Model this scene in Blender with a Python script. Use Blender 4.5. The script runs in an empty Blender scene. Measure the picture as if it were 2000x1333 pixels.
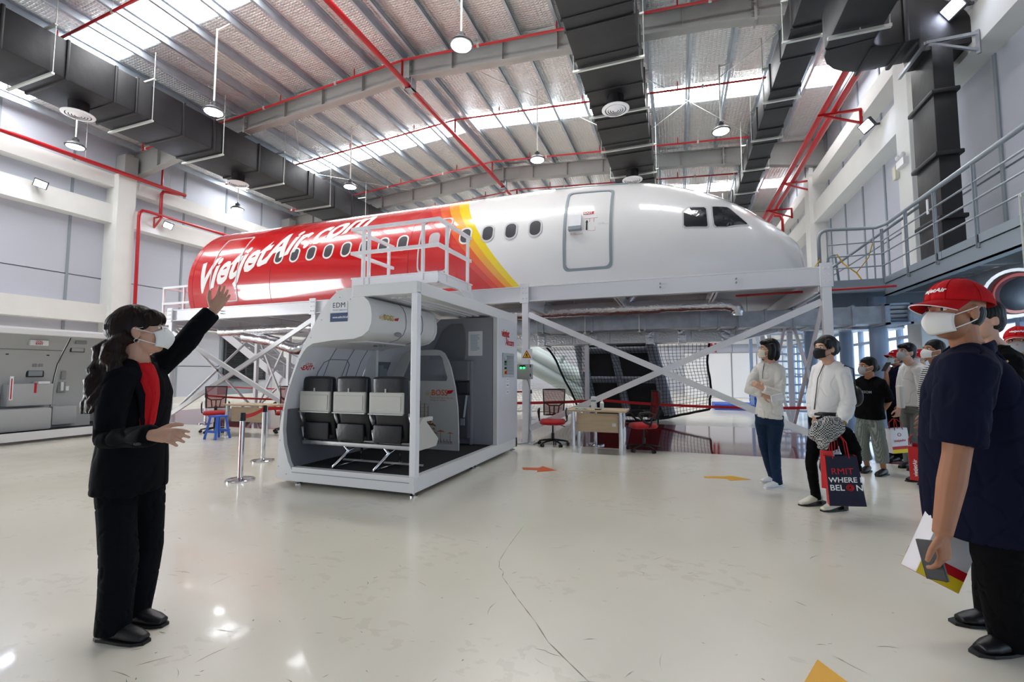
import bpy, bmesh, math, random
from mathutils import Vector, Matrix, Quaternion
from mathutils.bvhtree import BVHTree
random.seed(7)
S = bpy.context.scene
COL = S.collection
PI = math.pi
# ------------------------------------------------------------------ camera
cd = bpy.data.cameras.new('camera'); cam = bpy.data.objects.new('camera', cd); COL.objects.link(cam)
cd.sensor_width = 36.0; cd.lens = 36.0*893/2000; cd.clip_start = 0.05; cd.clip_end = 300
YAW = math.radians(19.93); PITCH = math.radians(3.88); CAMZ = 1.3
cam.location = (0, 0, CAMZ); cam.rotation_euler = (PI/2+PITCH, 0, YAW)
S.camera = cam
# ------------------------------------------------------------------ world, lights, exposure
w = bpy.data.worlds.new('world'); S.world = w; w.use_nodes = True
bg = w.node_tree.nodes['Background']; bg.inputs[0].default_value = (0.62, 0.8, 1.0, 1); bg.inputs[1].default_value = 2.2
S.view_settings.view_transform = 'Standard'; S.view_settings.look = 'None'
S.view_settings.exposure = 0.63; S.view_settings.gamma = 1.0; S.view_settings.use_curve_mapping = False
SKYLIGHT = 11.5      # radiance of the translucent roof sheets
LAMP = 45.0
def area(name, loc, rot, sx, sy, power, col=(1, 1, 1)):
    l = bpy.data.lights.new(name, 'AREA'); l.shape = 'RECTANGLE'; l.size = sx; l.size_y = sy; l.energy = power; l.color = col
    o = bpy.data.objects.new(name, l); COL.objects.link(o); o.location = loc; o.rotation_euler = rot
    return o
# daylight through the big open door in the left wall beside the camera (mirrored in the red fuselage in the photograph)
area('side_door_daylight_offscreen', (-19.95, -2.1, 2.35), (0, -PI/2, 0), 4.6, 7.6, 850, (1.0, 0.99, 0.97))
# ------------------------------------------------------------------ helpers
def rgb(h):
    if isinstance(h, str):
        h = h.lstrip('#'); c = [int(h[i:i+2], 16)/255 for i in (0, 2, 4)]
    else: c = h
    return tuple((x/12.92 if x <= 0.04045 else ((x+0.055)/1.055)**2.4) for x in c)+(1,)
MATS = {}
LOC = {}
def mat(name, col, rough=0.5, metal=0.0, emit=0.0, alpha=1.0, bump=0.0, bscale=30.0, var=0.0, vscale=4.0, spec=0.5, coat=0.0, trans=0.0, stretch=(1, 1, 1), sheen=0.0):
    if name in MATS: return MATS[name]
    m = bpy.data.materials.new(name); m.use_nodes = True; nt = m.node_tree; b = nt.nodes['Principled BSDF']
    c = rgb(col); b.inputs['Base Color'].default_value = c
    b.inputs['Roughness'].default_value = rough; b.inputs['Metallic'].default_value = metal
    b.inputs['Specular IOR Level'].default_value = spec; b.inputs['Coat Weight'].default_value = coat
    b.inputs['Coat Roughness'].default_value = 0.06
    b.inputs['Alpha'].default_value = alpha; b.inputs['Transmission Weight'].default_value = trans
    if sheen: b.inputs['Sheen Weight'].default_value = sheen
    if emit:
        b.inputs['Emission Color'].default_value = c; b.inputs['Emission Strength'].default_value = emit
    if bump or var:
        tc = nt.nodes.new('ShaderNodeTexCoord'); mp = nt.nodes.new('ShaderNodeMapping'); mp.inputs['Scale'].default_value = stretch
        nt.links.new(tc.outputs['Object'], mp.inputs['Vector'])
        if bump:
            n = nt.nodes.new('ShaderNodeTexNoise'); n.inputs['Scale'].default_value = bscale; n.inputs['Detail'].default_value = 3
            nt.links.new(mp.outputs[0], n.inputs['Vector'])
            bp = nt.nodes.new('ShaderNodeBump'); bp.inputs['Strength'].default_value = bump; bp.inputs['Distance'].default_value = 0.02
            nt.links.new(n.outputs[0], bp.inputs['Height']); nt.links.new(bp.outputs[0], b.inputs['Normal'])
        if var:
            n2 = nt.nodes.new('ShaderNodeTexNoise'); n2.inputs['Scale'].default_value = vscale; n2.inputs['Detail'].default_value = 5
            nt.links.new(mp.outputs[0], n2.inputs['Vector'])
            r = nt.nodes.new('ShaderNodeValToRGB'); r.color_ramp.elements[0].position = 0.3; r.color_ramp.elements[1].position = 0.7
            r.color_ramp.elements[0].color = tuple(x*(1-var) for x in c[:3])+(1,)
            r.color_ramp.elements[1].color = tuple(min(1, x*(1+var)) for x in c[:3])+(1,)
            nt.links.new(n2.outputs[0], r.inputs[0]); nt.links.new(r.outputs[0], b.inputs['Base Color'])
    MATS[name] = m
    return m
def V(*a): return Vector(a)
class MB:
    def __init__(s): s.v = []; s.f = []; s.m = []; s.cm = 0
    def add(s, vs, fs):
        o = len(s.v); s.v += [tuple(x) for x in vs]; s.f += [tuple(i+o for i in f) for f in fs]; s.m += [s.cm]*len(fs); return s
    def box(s, x0, x1, y0, y1, z0, z1, M=None):
        vs = [Vector((x, y, z)) for z in (z0, z1) for x, y in ((x0, y0), (x1, y0), (x1, y1), (x0, y1))]
        if M is not None: vs = [M@q for q in vs]
        return s.add(vs, [(3, 2, 1, 0), (4, 5, 6, 7), (0, 1, 5, 4), (1, 2, 6, 5), (2, 3, 7, 6), (3, 0, 4, 7)])
    def cbox(s, c, size, M=None):
        a, b, d = size[0]/2, size[1]/2, size[2]/2
        return s.box(c[0]-a, c[0]+a, c[1]-b, c[1]+b, c[2]-d, c[2]+d, M)
    def rbox(s, x0, x1, y0, y1, z0, z1, r=0.01, M=None):   # chamfered box
        bm = bmesh.new(); vs = [bm.verts.new((x, y, z)) for z in (z0, z1) for x, y in ((x0, y0), (x1, y0), (x1, y1), (x0, y1))]
        for f in [(3, 2, 1, 0), (4, 5, 6, 7), (0, 1, 5, 4), (1, 2, 6, 5), (2, 3, 7, 6), (3, 0, 4, 7)]: bm.faces.new([vs[i] for i in f])
        bmesh.ops.bevel(bm, geom=bm.edges[:], offset=r, segments=2, affect='EDGES', profile=0.6)
        s.addbm(bm, M); return s
    def addbm(s, bm, M=None):
        bm.verts.index_update(); vs = [(M@v.co if M is not None else v.co.copy()) for v in bm.verts]
        s.add(vs, [tuple(v.index for v in f.verts) for f in bm.faces]); bm.free(); return s
    def ring(s, p, ax, up, rx, ry, n):
        u = up-ax*up.dot(ax)
        if u.length < 1e-6: u = ax.orthogonal()
        u.normalize(); w_ = ax.cross(u)
        return [p+u*(ry*math.cos(2*PI*i/n))+w_*(rx*math.sin(2*PI*i/n)) for i in range(n)]
    def tube(s, pts, r, n=8, up=None, cap=True, closed=False):
        """swept tube; r scalar or list of scalars / (side, up) radii"""
        P = [Vector(p) for p in pts]; k = len(P); rs = r if isinstance(r, (list, tuple)) and len(r) == k else [r]*k
        o = len(s.v); upv = Vector(up) if up is not None else None
        prev = None
        for i, p in enumerate(P):
            if closed: t = (P[(i+1) % k]-P[i-1])
            elif i == 0: t = P[1]-P[0]
            elif i == k-1: t = P[-1]-P[-2]
            else: t = (P[i+1]-P[i]).normalized()+(P[i]-P[i-1]).normalized()
            if t.length < 1e-9: t = Vector((0, 0, 1))
            t.normalize()
            if upv is not None: u = upv
            elif prev is None: u = Vector((0, 0, 1)) if abs(t.z) < 0.9 else Vector((0, 1, 0))
            else: u = prev
            u = u-t*u.dot(t)
            if u.length < 1e-5: u = t.orthogonal()
            u.normalize(); prev = u
            rr = rs[i]; rx, ry = (rr if isinstance(rr, (tuple, list)) else (rr, rr))
            s.v += [tuple(q) for q in s.ring(p, t, u, rx, ry, n)]
        nf = 0
        for i in range(k if closed else k-1):
            j = (i+1) % k
            for a in range(n):
                b = (a+1) % n; s.f.append((o+i*n+a, o+i*n+b, o+j*n+b, o+j*n+a)); nf += 1
        if cap and not closed:
            s.f.append(tuple(o+a for a in range(n))[::-1]); s.f.append(tuple(o+(k-1)*n+a for a in range(n))); nf += 2
        s.m += [s.cm]*nf; return s
    def cyl(s, a, b, r, n=12, r2=None): return s.tube([a, b], [r, r if r2 is None else r2], n)
    def bar(s, a, b, wd, ht, up=(0, 0, 1)):   # rectangular bar
        a = Vector(a); b = Vector(b); t = (b-a).normalized(); u = Vector(up); u = u-t*u.dot(t)
        if u.length < 1e-5: u = t.orthogonal()
        u.normalize(); q = t.cross(u)
        vs = [p+q*(sx*wd/2)+u*(sy*ht/2) for p in (a, b) for sx, sy in ((-1, -1), (1, -1), (1, 1), (-1, 1))]
        return s.add(vs, [(3, 2, 1, 0), (4, 5, 6, 7), (0, 1, 5, 4), (1, 2, 6, 5), (2, 3, 7, 6), (3, 0, 4, 7)])
    def prism(s, poly, o, ax, ay, d):   # polygon in plane (o, ax, ay) extruded along vector d
        o = Vector(o); ax = Vector(ax); ay = Vector(ay); d = Vector(d); n = len(poly)
        a = [o+ax*x+ay*y for x, y in poly]; b = [q+d for q in a]
        return s.add(a+b, [tuple(range(n))[::-1], tuple(range(n, 2*n))]+[(i, (i+1) % n, n+(i+1) % n, n+i) for i in range(n)])
    def lathe(s, prof, o=(0, 0, 0), n=20, ax=(0, 0, 1)):   # prof: (r, h) pairs
        o = Vector(o); q = Vector((0, 0, 1)).rotation_difference(Vector(ax)); k = len(prof); vs = []
        for r, h in prof:
            for i in range(n): vs.append(o+q@Vector((r*math.cos(2*PI*i/n), r*math.sin(2*PI*i/n), h)))
        fs = [(i*n+a, i*n+(a+1) % n, (i+1)*n+(a+1) % n, (i+1)*n+a) for i in range(k-1) for a in range(n)]
        if prof[0] != prof[-1]: fs += [tuple(range(n))[::-1], tuple((k-1)*n+a for a in range(n))]
        return s.add(vs, fs)
    def ell(s, c, r, n=16, m=10, M=None):
        c = Vector(c); vs = [Vector((0, 0, r[2]))]; fs = []
        for i in range(1, m):
            th = PI*i/m
            for a in range(n): vs.append(Vector((r[0]*math.sin(th)*math.cos(2*PI*a/n), r[1]*math.sin(th)*math.sin(2*PI*a/n), r[2]*math.cos(th))))
        vs.append(Vector((0, 0, -r[2]))); L = len(vs)-1
        for a in range(n):
            b = (a+1) % n; fs.append((0, 1+a, 1+b)); fs.append((L, 1+(m-2)*n+b, 1+(m-2)*n+a))
            for i in range(m-2): fs.append((1+i*n+a, 1+(i+1)*n+a, 1+(i+1)*n+b, 1+i*n+b))
        return s.add([c+(M@q if M is not None else q) for q in vs], fs)
    def grid(s, f, nu, nv):   # f(u,v)->point, u,v in 0..1
        return s.add([f(i/nu, j/nv) for j in range(nv+1) for i in range(nu+1)],
                     [(j*(nu+1)+i, j*(nu+1)+i+1, (j+1)*(nu+1)+i+1, (j+1)*(nu+1)+i) for j in range(nv) for i in range(nu)])
    def mesh(s, name, mats, smooth=False):
        me = bpy.data.meshes.new(name); me.from_pydata(s.v, [], s.f)
        ml = mats if isinstance(mats, (list, tuple)) else [mats]
        for m in ml: me.materials.append(m)
        if len(ml) > 1: me.polygons.foreach_set('material_index', s.m)
        me.validate(); 
        if smooth:
            me.polygons.foreach_set('use_smooth', [True]*len(me.polygons))
            if smooth is not True: me.set_sharp_from_angle(angle=math.radians(smooth))
        me.update(); return me
    def build(s, name, mats, parent=None, smooth=False):
        o = bpy.data.objects.new(name, s.mesh(name, mats, smooth)); COL.objects.link(o)
        if parent is not None: par(o, parent)
        return o
def par(o, p):
    o.parent = p; o.matrix_parent_inverse = Matrix.Translation(-abs_loc(p))
def abs_loc(p):
    if p.type == 'EMPTY': return Vector(LOC.get(p.name, (0, 0, 0)))
    return Vector((0, 0, 0))
def thing(name, label, cat, loc=(0, 0, 0), group=None, kind=None):
    o = bpy.data.objects.new(name, None); COL.objects.link(o); o.location = loc; LOC[o.name] = tuple(loc); o.empty_display_size = 0.1
    return tag(o, label, cat, group, kind)
def tag(o, label=None, cat=None, group=None, kind=None):
    if label: o['label'] = label
    if cat: o['category'] = cat
    if group: o['group'] = group
    if kind: o['kind'] = kind
    return o
def struct(o, label=None):
    o['kind'] = 'structure'
    if label: o['label'] = label
    return o
def copy_tree(o, parent=None):
    c = o.copy(); COL.objects.link(c)
    if parent is not None:
        c.parent = parent; c.matrix_parent_inverse = o.matrix_parent_inverse.copy()
    for ch in list(o.children): copy_tree(ch, c)
    return c
def place(o, loc, rz=0.0):
    o.location = loc; o.rotation_euler = (0, 0, rz); return o
def dup(src, name, mesh_src=None):   # share mesh data
    o = bpy.data.objects.new(name, src.data); COL.objects.link(o); return o
def text_mesh(txt, size, offset=0.0, shear=0.0, extrude=0.0, space=1.0, align='LEFT', cut=0.0):
    cu = bpy.data.curves.new('t', 'FONT'); cu.body = txt; cu.size = size; cu.offset = offset; cu.shear = shear; cu.extrude = extrude
    cu.space_character = space; cu.align_x = align; cu.resolution_u = 3
    o = bpy.data.objects.new('t', cu); COL.objects.link(o)
    dg = bpy.context.evaluated_depsgraph_get(); me = bpy.data.meshes.new_from_object(o.evaluated_get(dg))
    if cut:
        bm = bmesh.new(); bm.from_mesh(me); bmesh.ops.triangulate(bm, faces=bm.faces[:]); ys_ = [v.co.y for v in bm.verts]; xs_ = [v.co.x for v in bm.verts]
        y = min(ys_)+cut
        while y < max(ys_):
            bmesh.ops.bisect_plane(bm, geom=bm.verts[:]+bm.edges[:]+bm.faces[:], plane_co=(0, y, 0), plane_no=(0, 1, 0)); y += cut
        bm.to_mesh(me); bm.free()
    vs = [v.co.copy() for v in me.vertices]; fs = [tuple(p.vertices) for p in me.polygons]
    bpy.data.objects.remove(o); bpy.data.curves.remove(cu); bpy.data.meshes.remove(me)
    return vs, fs
def label_text(mb, txt, o, ax, ay, size, offset=0.0, shear=0.0, align='LEFT', lift=0.002, space=1.0):
    """flat lettering on the plane through o spanned by unit axes ax, ay"""
    ax = Vector(ax); ay = Vector(ay); nn = ax.cross(ay); vs, fs = text_mesh(txt, size, offset, shear, 0, space, align)
    mb.add([Vector(o)+ax*v.x+ay*v.y+nn*(lift) for v in vs], fs); return mb
# ------------------------------------------------------------------ materials for the shell
def nodes(m): return m.node_tree, m.node_tree.nodes, m.node_tree.links
def floor_mat():
    m = bpy.data.materials.new('epoxy_floor'); m.use_nodes = True; nt, N, L = nodes(m); b = N['Principled BSDF']
    tc = N.new('ShaderNodeTexCoord'); sep = N.new('ShaderNodeSeparateXYZ'); L.new(tc.outputs['Object'], sep.inputs[0])
    def math_(op, a, b_=None, c=None):
        n = N.new('ShaderNodeMath'); n.operation = op
        for i, x in enumerate((a, b_, c)):
            if x is None: continue
            if isinstance(x, (int, float)): n.inputs[i].default_value = x
            else: L.new(x, n.inputs[i])
        return n.outputs[0]
    def noise(sc, det=4, st=(1, 1, 1), rot=0.0):
        mp = N.new('ShaderNodeMapping'); mp.inputs['Scale'].default_value = st; mp.inputs['Rotation'].default_value = (0, 0, rot)
        L.new(tc.outputs['Object'], mp.inputs[0]); n = N.new('ShaderNodeTexNoise'); n.inputs['Scale'].default_value = sc; n.inputs['Detail'].default_value = det
        L.new(mp.outputs[0], n.inputs['Vector']); return n.outputs[0]
    y = sep.outputs[1]; x = sep.outputs[0]
    red = math_('MULTIPLY', math_('GREATER_THAN', y, 8.02), math_('LESS_THAN', y, 12.05))
    red = math_('MULTIPLY', red, math_('MULTIPLY', math_('LESS_THAN', x, 3.3), math_('GREATER_THAN', x, -16.0)))
    # worn cream paint
    cloud = noise(0.55, 5); fine = noise(9, 6, (1, 1.6, 1), 0.4)
    r1 = N.new('ShaderNodeValToRGB'); L.new(cloud, r1.inputs[0]); e = r1.color_ramp.elements
    e[0].position = 0.35; e[0].color = rgb('#dad5c5'); e[1].position = 0.66; e[1].color = rgb('#e4dfd1')
    # grimy rubbed patches
    grime = math_('MULTIPLY', math_('GREATER_THAN', noise(1.1, 3, (1, 1.5, 1), 0.9), 0.56), math_('GREATER_THAN', fine, 0.56))
    mx = N.new('ShaderNodeMixRGB'); mx.inputs[2].default_value = rgb('#b3a999'); L.new(r1.outputs[0], mx.inputs[1]); L.new(math_('MULTIPLY', grime, 0.16), mx.inputs[0])
    mr = N.new('ShaderNodeMixRGB'); mr.inputs[2].default_value = rgb('#8c1219'); L.new(red, mr.inputs[0]); L.new(mx.outputs[0], mr.inputs[1])
    L.new(mr.outputs[0], b.inputs['Base Color'])
    rr = math_('ADD', 0.16, math_('MULTIPLY', noise(2.3, 4), 0.14)); rr = math_('SUBTRACT', rr, math_('MULTIPLY', red, 0.17))
    L.new(math_('MAXIMUM', rr, 0.05), b.inputs['Roughness'])
    b.inputs['Specular IOR Level'].default_value = 0.5; b.inputs['Coat Weight'].default_value = 0.25; b.inputs['Coat Roughness'].default_value = 0.05
    bp = N.new('ShaderNodeBump'); bp.inputs['Strength'].default_value = 0.03; bp.inputs['Distance'].default_value = 0.01
    L.new(noise(14, 3), bp.inputs['Height']); L.new(bp.outputs[0], b.inputs['Normal'])
    return m
def foil_mat(name, col, rough, bs, strength, quilt=False):
    m = bpy.data.materials.new(name); m.use_nodes = True; nt, N, L = nodes(m); b = N['Principled BSDF']
    b.inputs['Base Color'].default_value = rgb(col); b.inputs['Metallic'].default_value = 0.6 if quilt else 0.9; b.inputs['Roughness'].default_value = rough
    tc = N.new('ShaderNodeTexCoord'); n = N.new('ShaderNodeTexNoise'); n.inputs['Scale'].default_value = bs; n.inputs['Detail'].default_value = 7 if quilt else 3; n.inputs['Roughness'].default_value = 0.62
    L.new(tc.outputs['Object'], n.inputs['Vector']); h = n.outputs[0]
    if quilt:   # square scrim grid of the foil insulation pulled into pillows
        sep = N.new('ShaderNodeSeparateXYZ'); L.new(tc.outputs['Object'], sep.inputs[0]); o = None
        for i, s_ in ((0, 0.11), (1, 0.075)):
            a = N.new('ShaderNodeMath'); a.operation = 'MULTIPLY'; a.inputs[1].default_value = PI/s_; L.new(sep.outputs[i], a.inputs[0])
            q = N.new('ShaderNodeMath'); q.operation = 'SINE'; L.new(a.outputs[0], q.inputs[0])
            q2 = N.new('ShaderNodeMath'); q2.operation = 'ABSOLUTE'; L.new(q.outputs[0], q2.inputs[0])
            if o is None: o = q2.outputs[0]
            else:
                t = N.new('ShaderNodeMath'); t.operation = 'MINIMUM'; L.new(o, t.inputs[0]); L.new(q2.outputs[0], t.inputs[1]); o = t.outputs[0]
        t = N.new('ShaderNodeMath'); t.operation = 'MULTIPLY_ADD'; t.inputs[1].default_value = 0.3; L.new(o, t.inputs[0]); L.new(h, t.inputs[2]); h = t.outputs[0]
    bp = N.new('ShaderNodeBump'); bp.inputs['Strength'].default_value = strength; bp.inputs['Distance'].default_value = 0.05
    L.new(h, bp.inputs['Height']); L.new(bp.outputs[0], b.inputs['Normal']); MATS[name] = m
    return m
M_FLOOR = floor_mat()
M_FOILROOF = foil_mat('roof_foil', '#ececea', 0.26, 7.0, 1.0, True)
M_FOIL = foil_mat('duct_foil', '#dcdce0', 0.22, 11.0, 0.4)
M_GALV = mat('galvanised', '#aab0b8', 0.38, 0.85, var=0.15, vscale=6, bump=0.05, bscale=8)
M_PURL = mat('purlin_zinc', '#b9c3cc', 0.4, 0.6, var=0.1, vscale=3)
M_STEELG = mat('grey_steel_paint', '#a5a6a3', 0.5, 0.1, var=0.06, vscale=1.5)
M_WALLP = mat('wall_panel', '#c3c7d2', 0.42, 0.0, bump=0.12, bscale=6, stretch=(1, 0.15, 6))
M_SEAM = mat('seam_strip', '#8f9aa2', 0.5)
M_WHITEW = mat('white_masonry', '#e6e7e3', 0.7, var=0.02, vscale=2)
M_RED = mat('red_pipe', '#b5121c', 0.35, coat=0.3)
M_BLACKD = mat('black_duct', '#1d1d20', 0.5, bump=0.25, bscale=5, var=0.2, vscale=3)
M_BLACKJ = mat('black_joint', '#141417', 0.5)
M_WHITE = mat('white_paint', '#edeef0', 0.35)
M_WHITEM = mat('white_steel', '#f0f0f4', 0.3, coat=0.2)
M_SKY = mat('skylight_sheet', '#ffffff', 0.5, emit=SKYLIGHT)
M_LAMP = mat('lamp_lens', '#ffffff', 0.3, emit=LAMP)
M_FLOOD = mat('flood_lens', '#dfe6ff', 0.3, emit=40.0)
M_DARKG = mat('dark_grey', '#3c3e42', 0.5)
M_ROD = mat('zinc_rod', '#c8ccc6', 0.4, 0.4)
M_GLASS = mat('clear_glass', '#e9f4ff', 0.02, alpha=0.25, spec=0.6)
M_BLUEG = mat('blue_grey_paint', '#8ea2bb', 0.4)
M_MEZ = mat('walkway_grey', '#8d99a3', 0.42)
M_BLACK = mat('black_plastic', '#121214', 0.4)
M_CHROME = mat('chrome', '#d9d9dc', 0.12, 1.0)
M_ALU = mat('brushed_aluminium', '#bfc0bf', 0.3, 0.8)
# ------------------------------------------------------------------ floor
ff = MB(); ff.box(-20.3, 5.6, -10.5, 33.2, -0.2, 0); FLOOR = struct(ff.build('floor', M_FLOOR), 'glossy cream epoxy floor with a dark red band under the aircraft')
gr = MB(); gr.box(5.6, 60, -40, 70, -0.6, -0.25); struct(gr.build('floor_outside', mat('paving', '#b9bcc0', 0.8, var=0.1)), 'pale paving outside the glazed side')
# ------------------------------------------------------------------ left wall
XL, XLB, XLC = -19.9, -19.45, -19.2
FR = [3.5, 11.3, 19.1, 26.9]
LCOL = [3.0, 10.78, 18.5, 26.4]; RCOL = [4.1, 11.88, 19.55, 27.1]
wl = struct(thing('wall_left', 'left hall wall of pale grey panels between white concrete beams', None), None)
WX = XL
seamsY = [y*1.93-7.9 for y in range(22)]
zrow = [0, 1.55, 3.4, 4.72, 7.1, 8.4, 10.4]
for i in range(len(seamsY)-1):
    for j in range(len(zrow)-1):
        y0, y1 = seamsY[i]+0.03, seamsY[i+1]-0.03
        mb = MB(); mb.box(XL-0.06, XL, y0, y1, zrow[j]+0.02, zrow[j+1]-0.02)
        if j < 3 and -6.9 < (y0+y1)/2 < 1.8: continue
        if j < 2 and 15.9 < (y0+y1)/2 < 17.3: continue
        mb.build('panel', M_WALLP, wl)
for bx4 in ((-10.5, -6.9, 0, 4.72), (1.75, 33, 0, 4.72), (-10.5, 33, 4.72, 10.6)):
    sm = MB(); sm.box(XL-0.2, XL-0.05, *bx4); sm.build('backing', M_SEAM, wl)
for y in seamsY:
    mb = MB(); mb.box(XL-0.05, XL+0.025, y-0.04, y+0.04, 4.72 if -6.8 < y < 1.7 else 0, 10.3); mb.build('seam_strip', M_SEAM, wl)
for z0, z1, n in ((8.13, 8.6, 'beam'), (6.78, 7.47, 'beam'), (3.08, 3.73, 'beam'), (0.0, 0.25, 'plinth')):
    for ya, yb in (((-10.5, -6.9), (1.75, 33)) if z0 < 4 else ((-10.5, 33),)):
        mb = MB(); mb.box(XL, XLB if n == 'beam' else XL+0.08, ya, yb, z0, z1); mb.build(n, M_WHITEW, wl)
for y in LCOL:
    mb = MB(); mb.rbox(XL, XLC, y-0.3, y+0.3, 0, 8.62, 0.015); mb.build('column', M_WHITEW, wl)
    mb = MB(); mb.box(XL, XLC-0.15, y-0.05, y+0.4, 8.62, 9.5); mb.build('steel_stub', M_STEELG, wl)
# louvred window seen under the aircraft
wn = struct(thing('window_1', 'dark louvred window in the left wall under the aircraft', None), None)
mb = MB(); mb.box(XL-0.04, XL-0.02, 15.5, 17.7, 0.95, 3.15); mb.build('pane', mat('dark_pane', '#1c2a2c', 0.1, spec=0.8), wn)
for k in range(26):
    z = 0.99+k*0.083; mb = MB(); mb.box(-0.045, 0.045, 15.55, 17.65, -0.004, 0.004, Matrix.Translation((XL+0.03, 0, z))@Matrix.Rotation(0.6, 4, 'Y')); mb.build('slat', M_DARKG, wn)
for a in (15.5, 16.6, 17.7):
    mb = MB(); mb.box(XL-0.03, XL+0.07, a-0.04, a+0.04, 0.9, 3.2); mb.build('frame_post', M_DARKG, wn)
for z in (0.93, 3.17):
    mb = MB(); mb.box(XL-0.03, XL+0.07, 15.46, 17.74, z-0.03, z+0.03); mb.build('frame_rail', M_DARKG, wn)
# ------------------------------------------------------------------ right wall
XR, XRB, XRC = 5.25, 4.82, 4.68
wr = struct(thing('wall_right', 'right hall wall of pale grey panels between white concrete beams above glazing', None), None)
mb = MB(); mb.box(XR+0.05, XR+0.2, -10.5, 33, 3.0, 10.6); mb.build('backing', M_SEAM, wr)
seamsR = [y*1.5-8.1 for y in range(28)]
zr = [3.0, 4.72, 7.1, 8.4, 10.4]
for i in range(len(seamsR)-1):
    for j in range(len(zr)-1):
        mb = MB(); mb.box(XR, XR+0.06, seamsR[i]+0.03, seamsR[i+1]-0.03, zr[j]+0.02, zr[j+1]-0.02); mb.build('panel', M_WALLP, wr)
for y in seamsR:
    mb = MB(); mb.box(XR-0.025, XR+0.05, y-0.04, y+0.04, 3.0, 10.3); mb.build('seam_strip', M_SEAM, wr)
for z0, z1 in ((8.18, 8.6), (6.76, 7.46), (2.62, 3.0)):
    mb = MB(); mb.box(XRB, XR, -10.5, 33, z0, z1); mb.build('beam', M_WHITEW, wr)
for y in RCOL:
    mb = MB(); mb.rbox(XRC, XR, y-0.3, y+0.3, 0, 8.62, 0.015); mb.build('column', M_WHITEW, wr)
    mb = MB(); mb.box(XRC+0.15, XR, y-0.4, y+0.1, 8.62, 9.5); mb.build('steel_stub', M_STEELG, wr)
# ground floor glazing on the right side
k = 0
for y0 in [y*2.6-7.6 for y in range(16)]:
    k += 1; wn = struct(thing('window_%d' % (k+1), 'tall clear glazing bay with blue grey frame in the right wall', None), None)
    mb = MB(); mb.box(XR-0.01, XR+0.01, y0, y0+2.6, 0.05, 2.6); mb.build('pane', M_GLASS, wn)
    for a in (y0, y0+0.87, y0+1.73):
        mb = MB(); mb.box(XR-0.06, XR+0.06, a-0.05, a+0.05, 0, 2.62); mb.build('mullion', M_BLUEG, wn)
    for z in (0.04, 1.2, 2.15, 2.58):
        mb = MB(); mb.box(XR-0.05, XR+0.05, y0, y0+2.6, z-0.035, z+0.035); mb.build('transom', M_BLUEG, wn)
# ------------------------------------------------------------------ far wall and the wall behind the camera
wf = struct(thing('wall_far', 'far end wall of the hall in pale grey panels', None), None)
for i in range(13):
    for j, (z0, z1) in enumerate(((0, 3.4), (3.4, 7.1), (7.1, 11.2))):
        mb = MB(); mb.box(-20.2+i*1.96, -20.2+(i+1)*1.96-0.03, 32.5, 32.6, z0, z1-0.02); mb.build('panel', M_WALLP, wf)
for z0, z1 in ((8.13, 8.6), (6.78, 7.47), (3.08, 3.73)):
    mb = MB(); mb.box(-20.2, 5.3, 32.2, 32.5, z0, z1); mb.build('beam', M_WHITEW, wf)
mb = MB(); mb.box(-20.2, 5.6, 32.6, 32.75, 0, 11.3); mb.build('backing', M_SEAM, wf)
wb = struct(thing('wall_back', 'plain panelled end wall of the hall behind the viewer', None), None)
mb = MB(); mb.box(-20.2, -13.3, -10.4, -10.1, 0, 11); mb.build('panel', M_WALLP, wb)
mb = MB(); mb.box(-1.3, 5.6, -10.4, -10.1, 0, 11); mb.build('panel', M_WALLP, wb)
mb = MB(); mb.box(-13.3, -1.3, -10.4, -10.1, 5.1, 11); mb.build('panel', M_WALLP, wb)
mb = MB(); mb.box(-13.3, -1.3, -10.4, -10.1, 0, 5.1); mb.build('panel', M_WALLP, wb)
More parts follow.
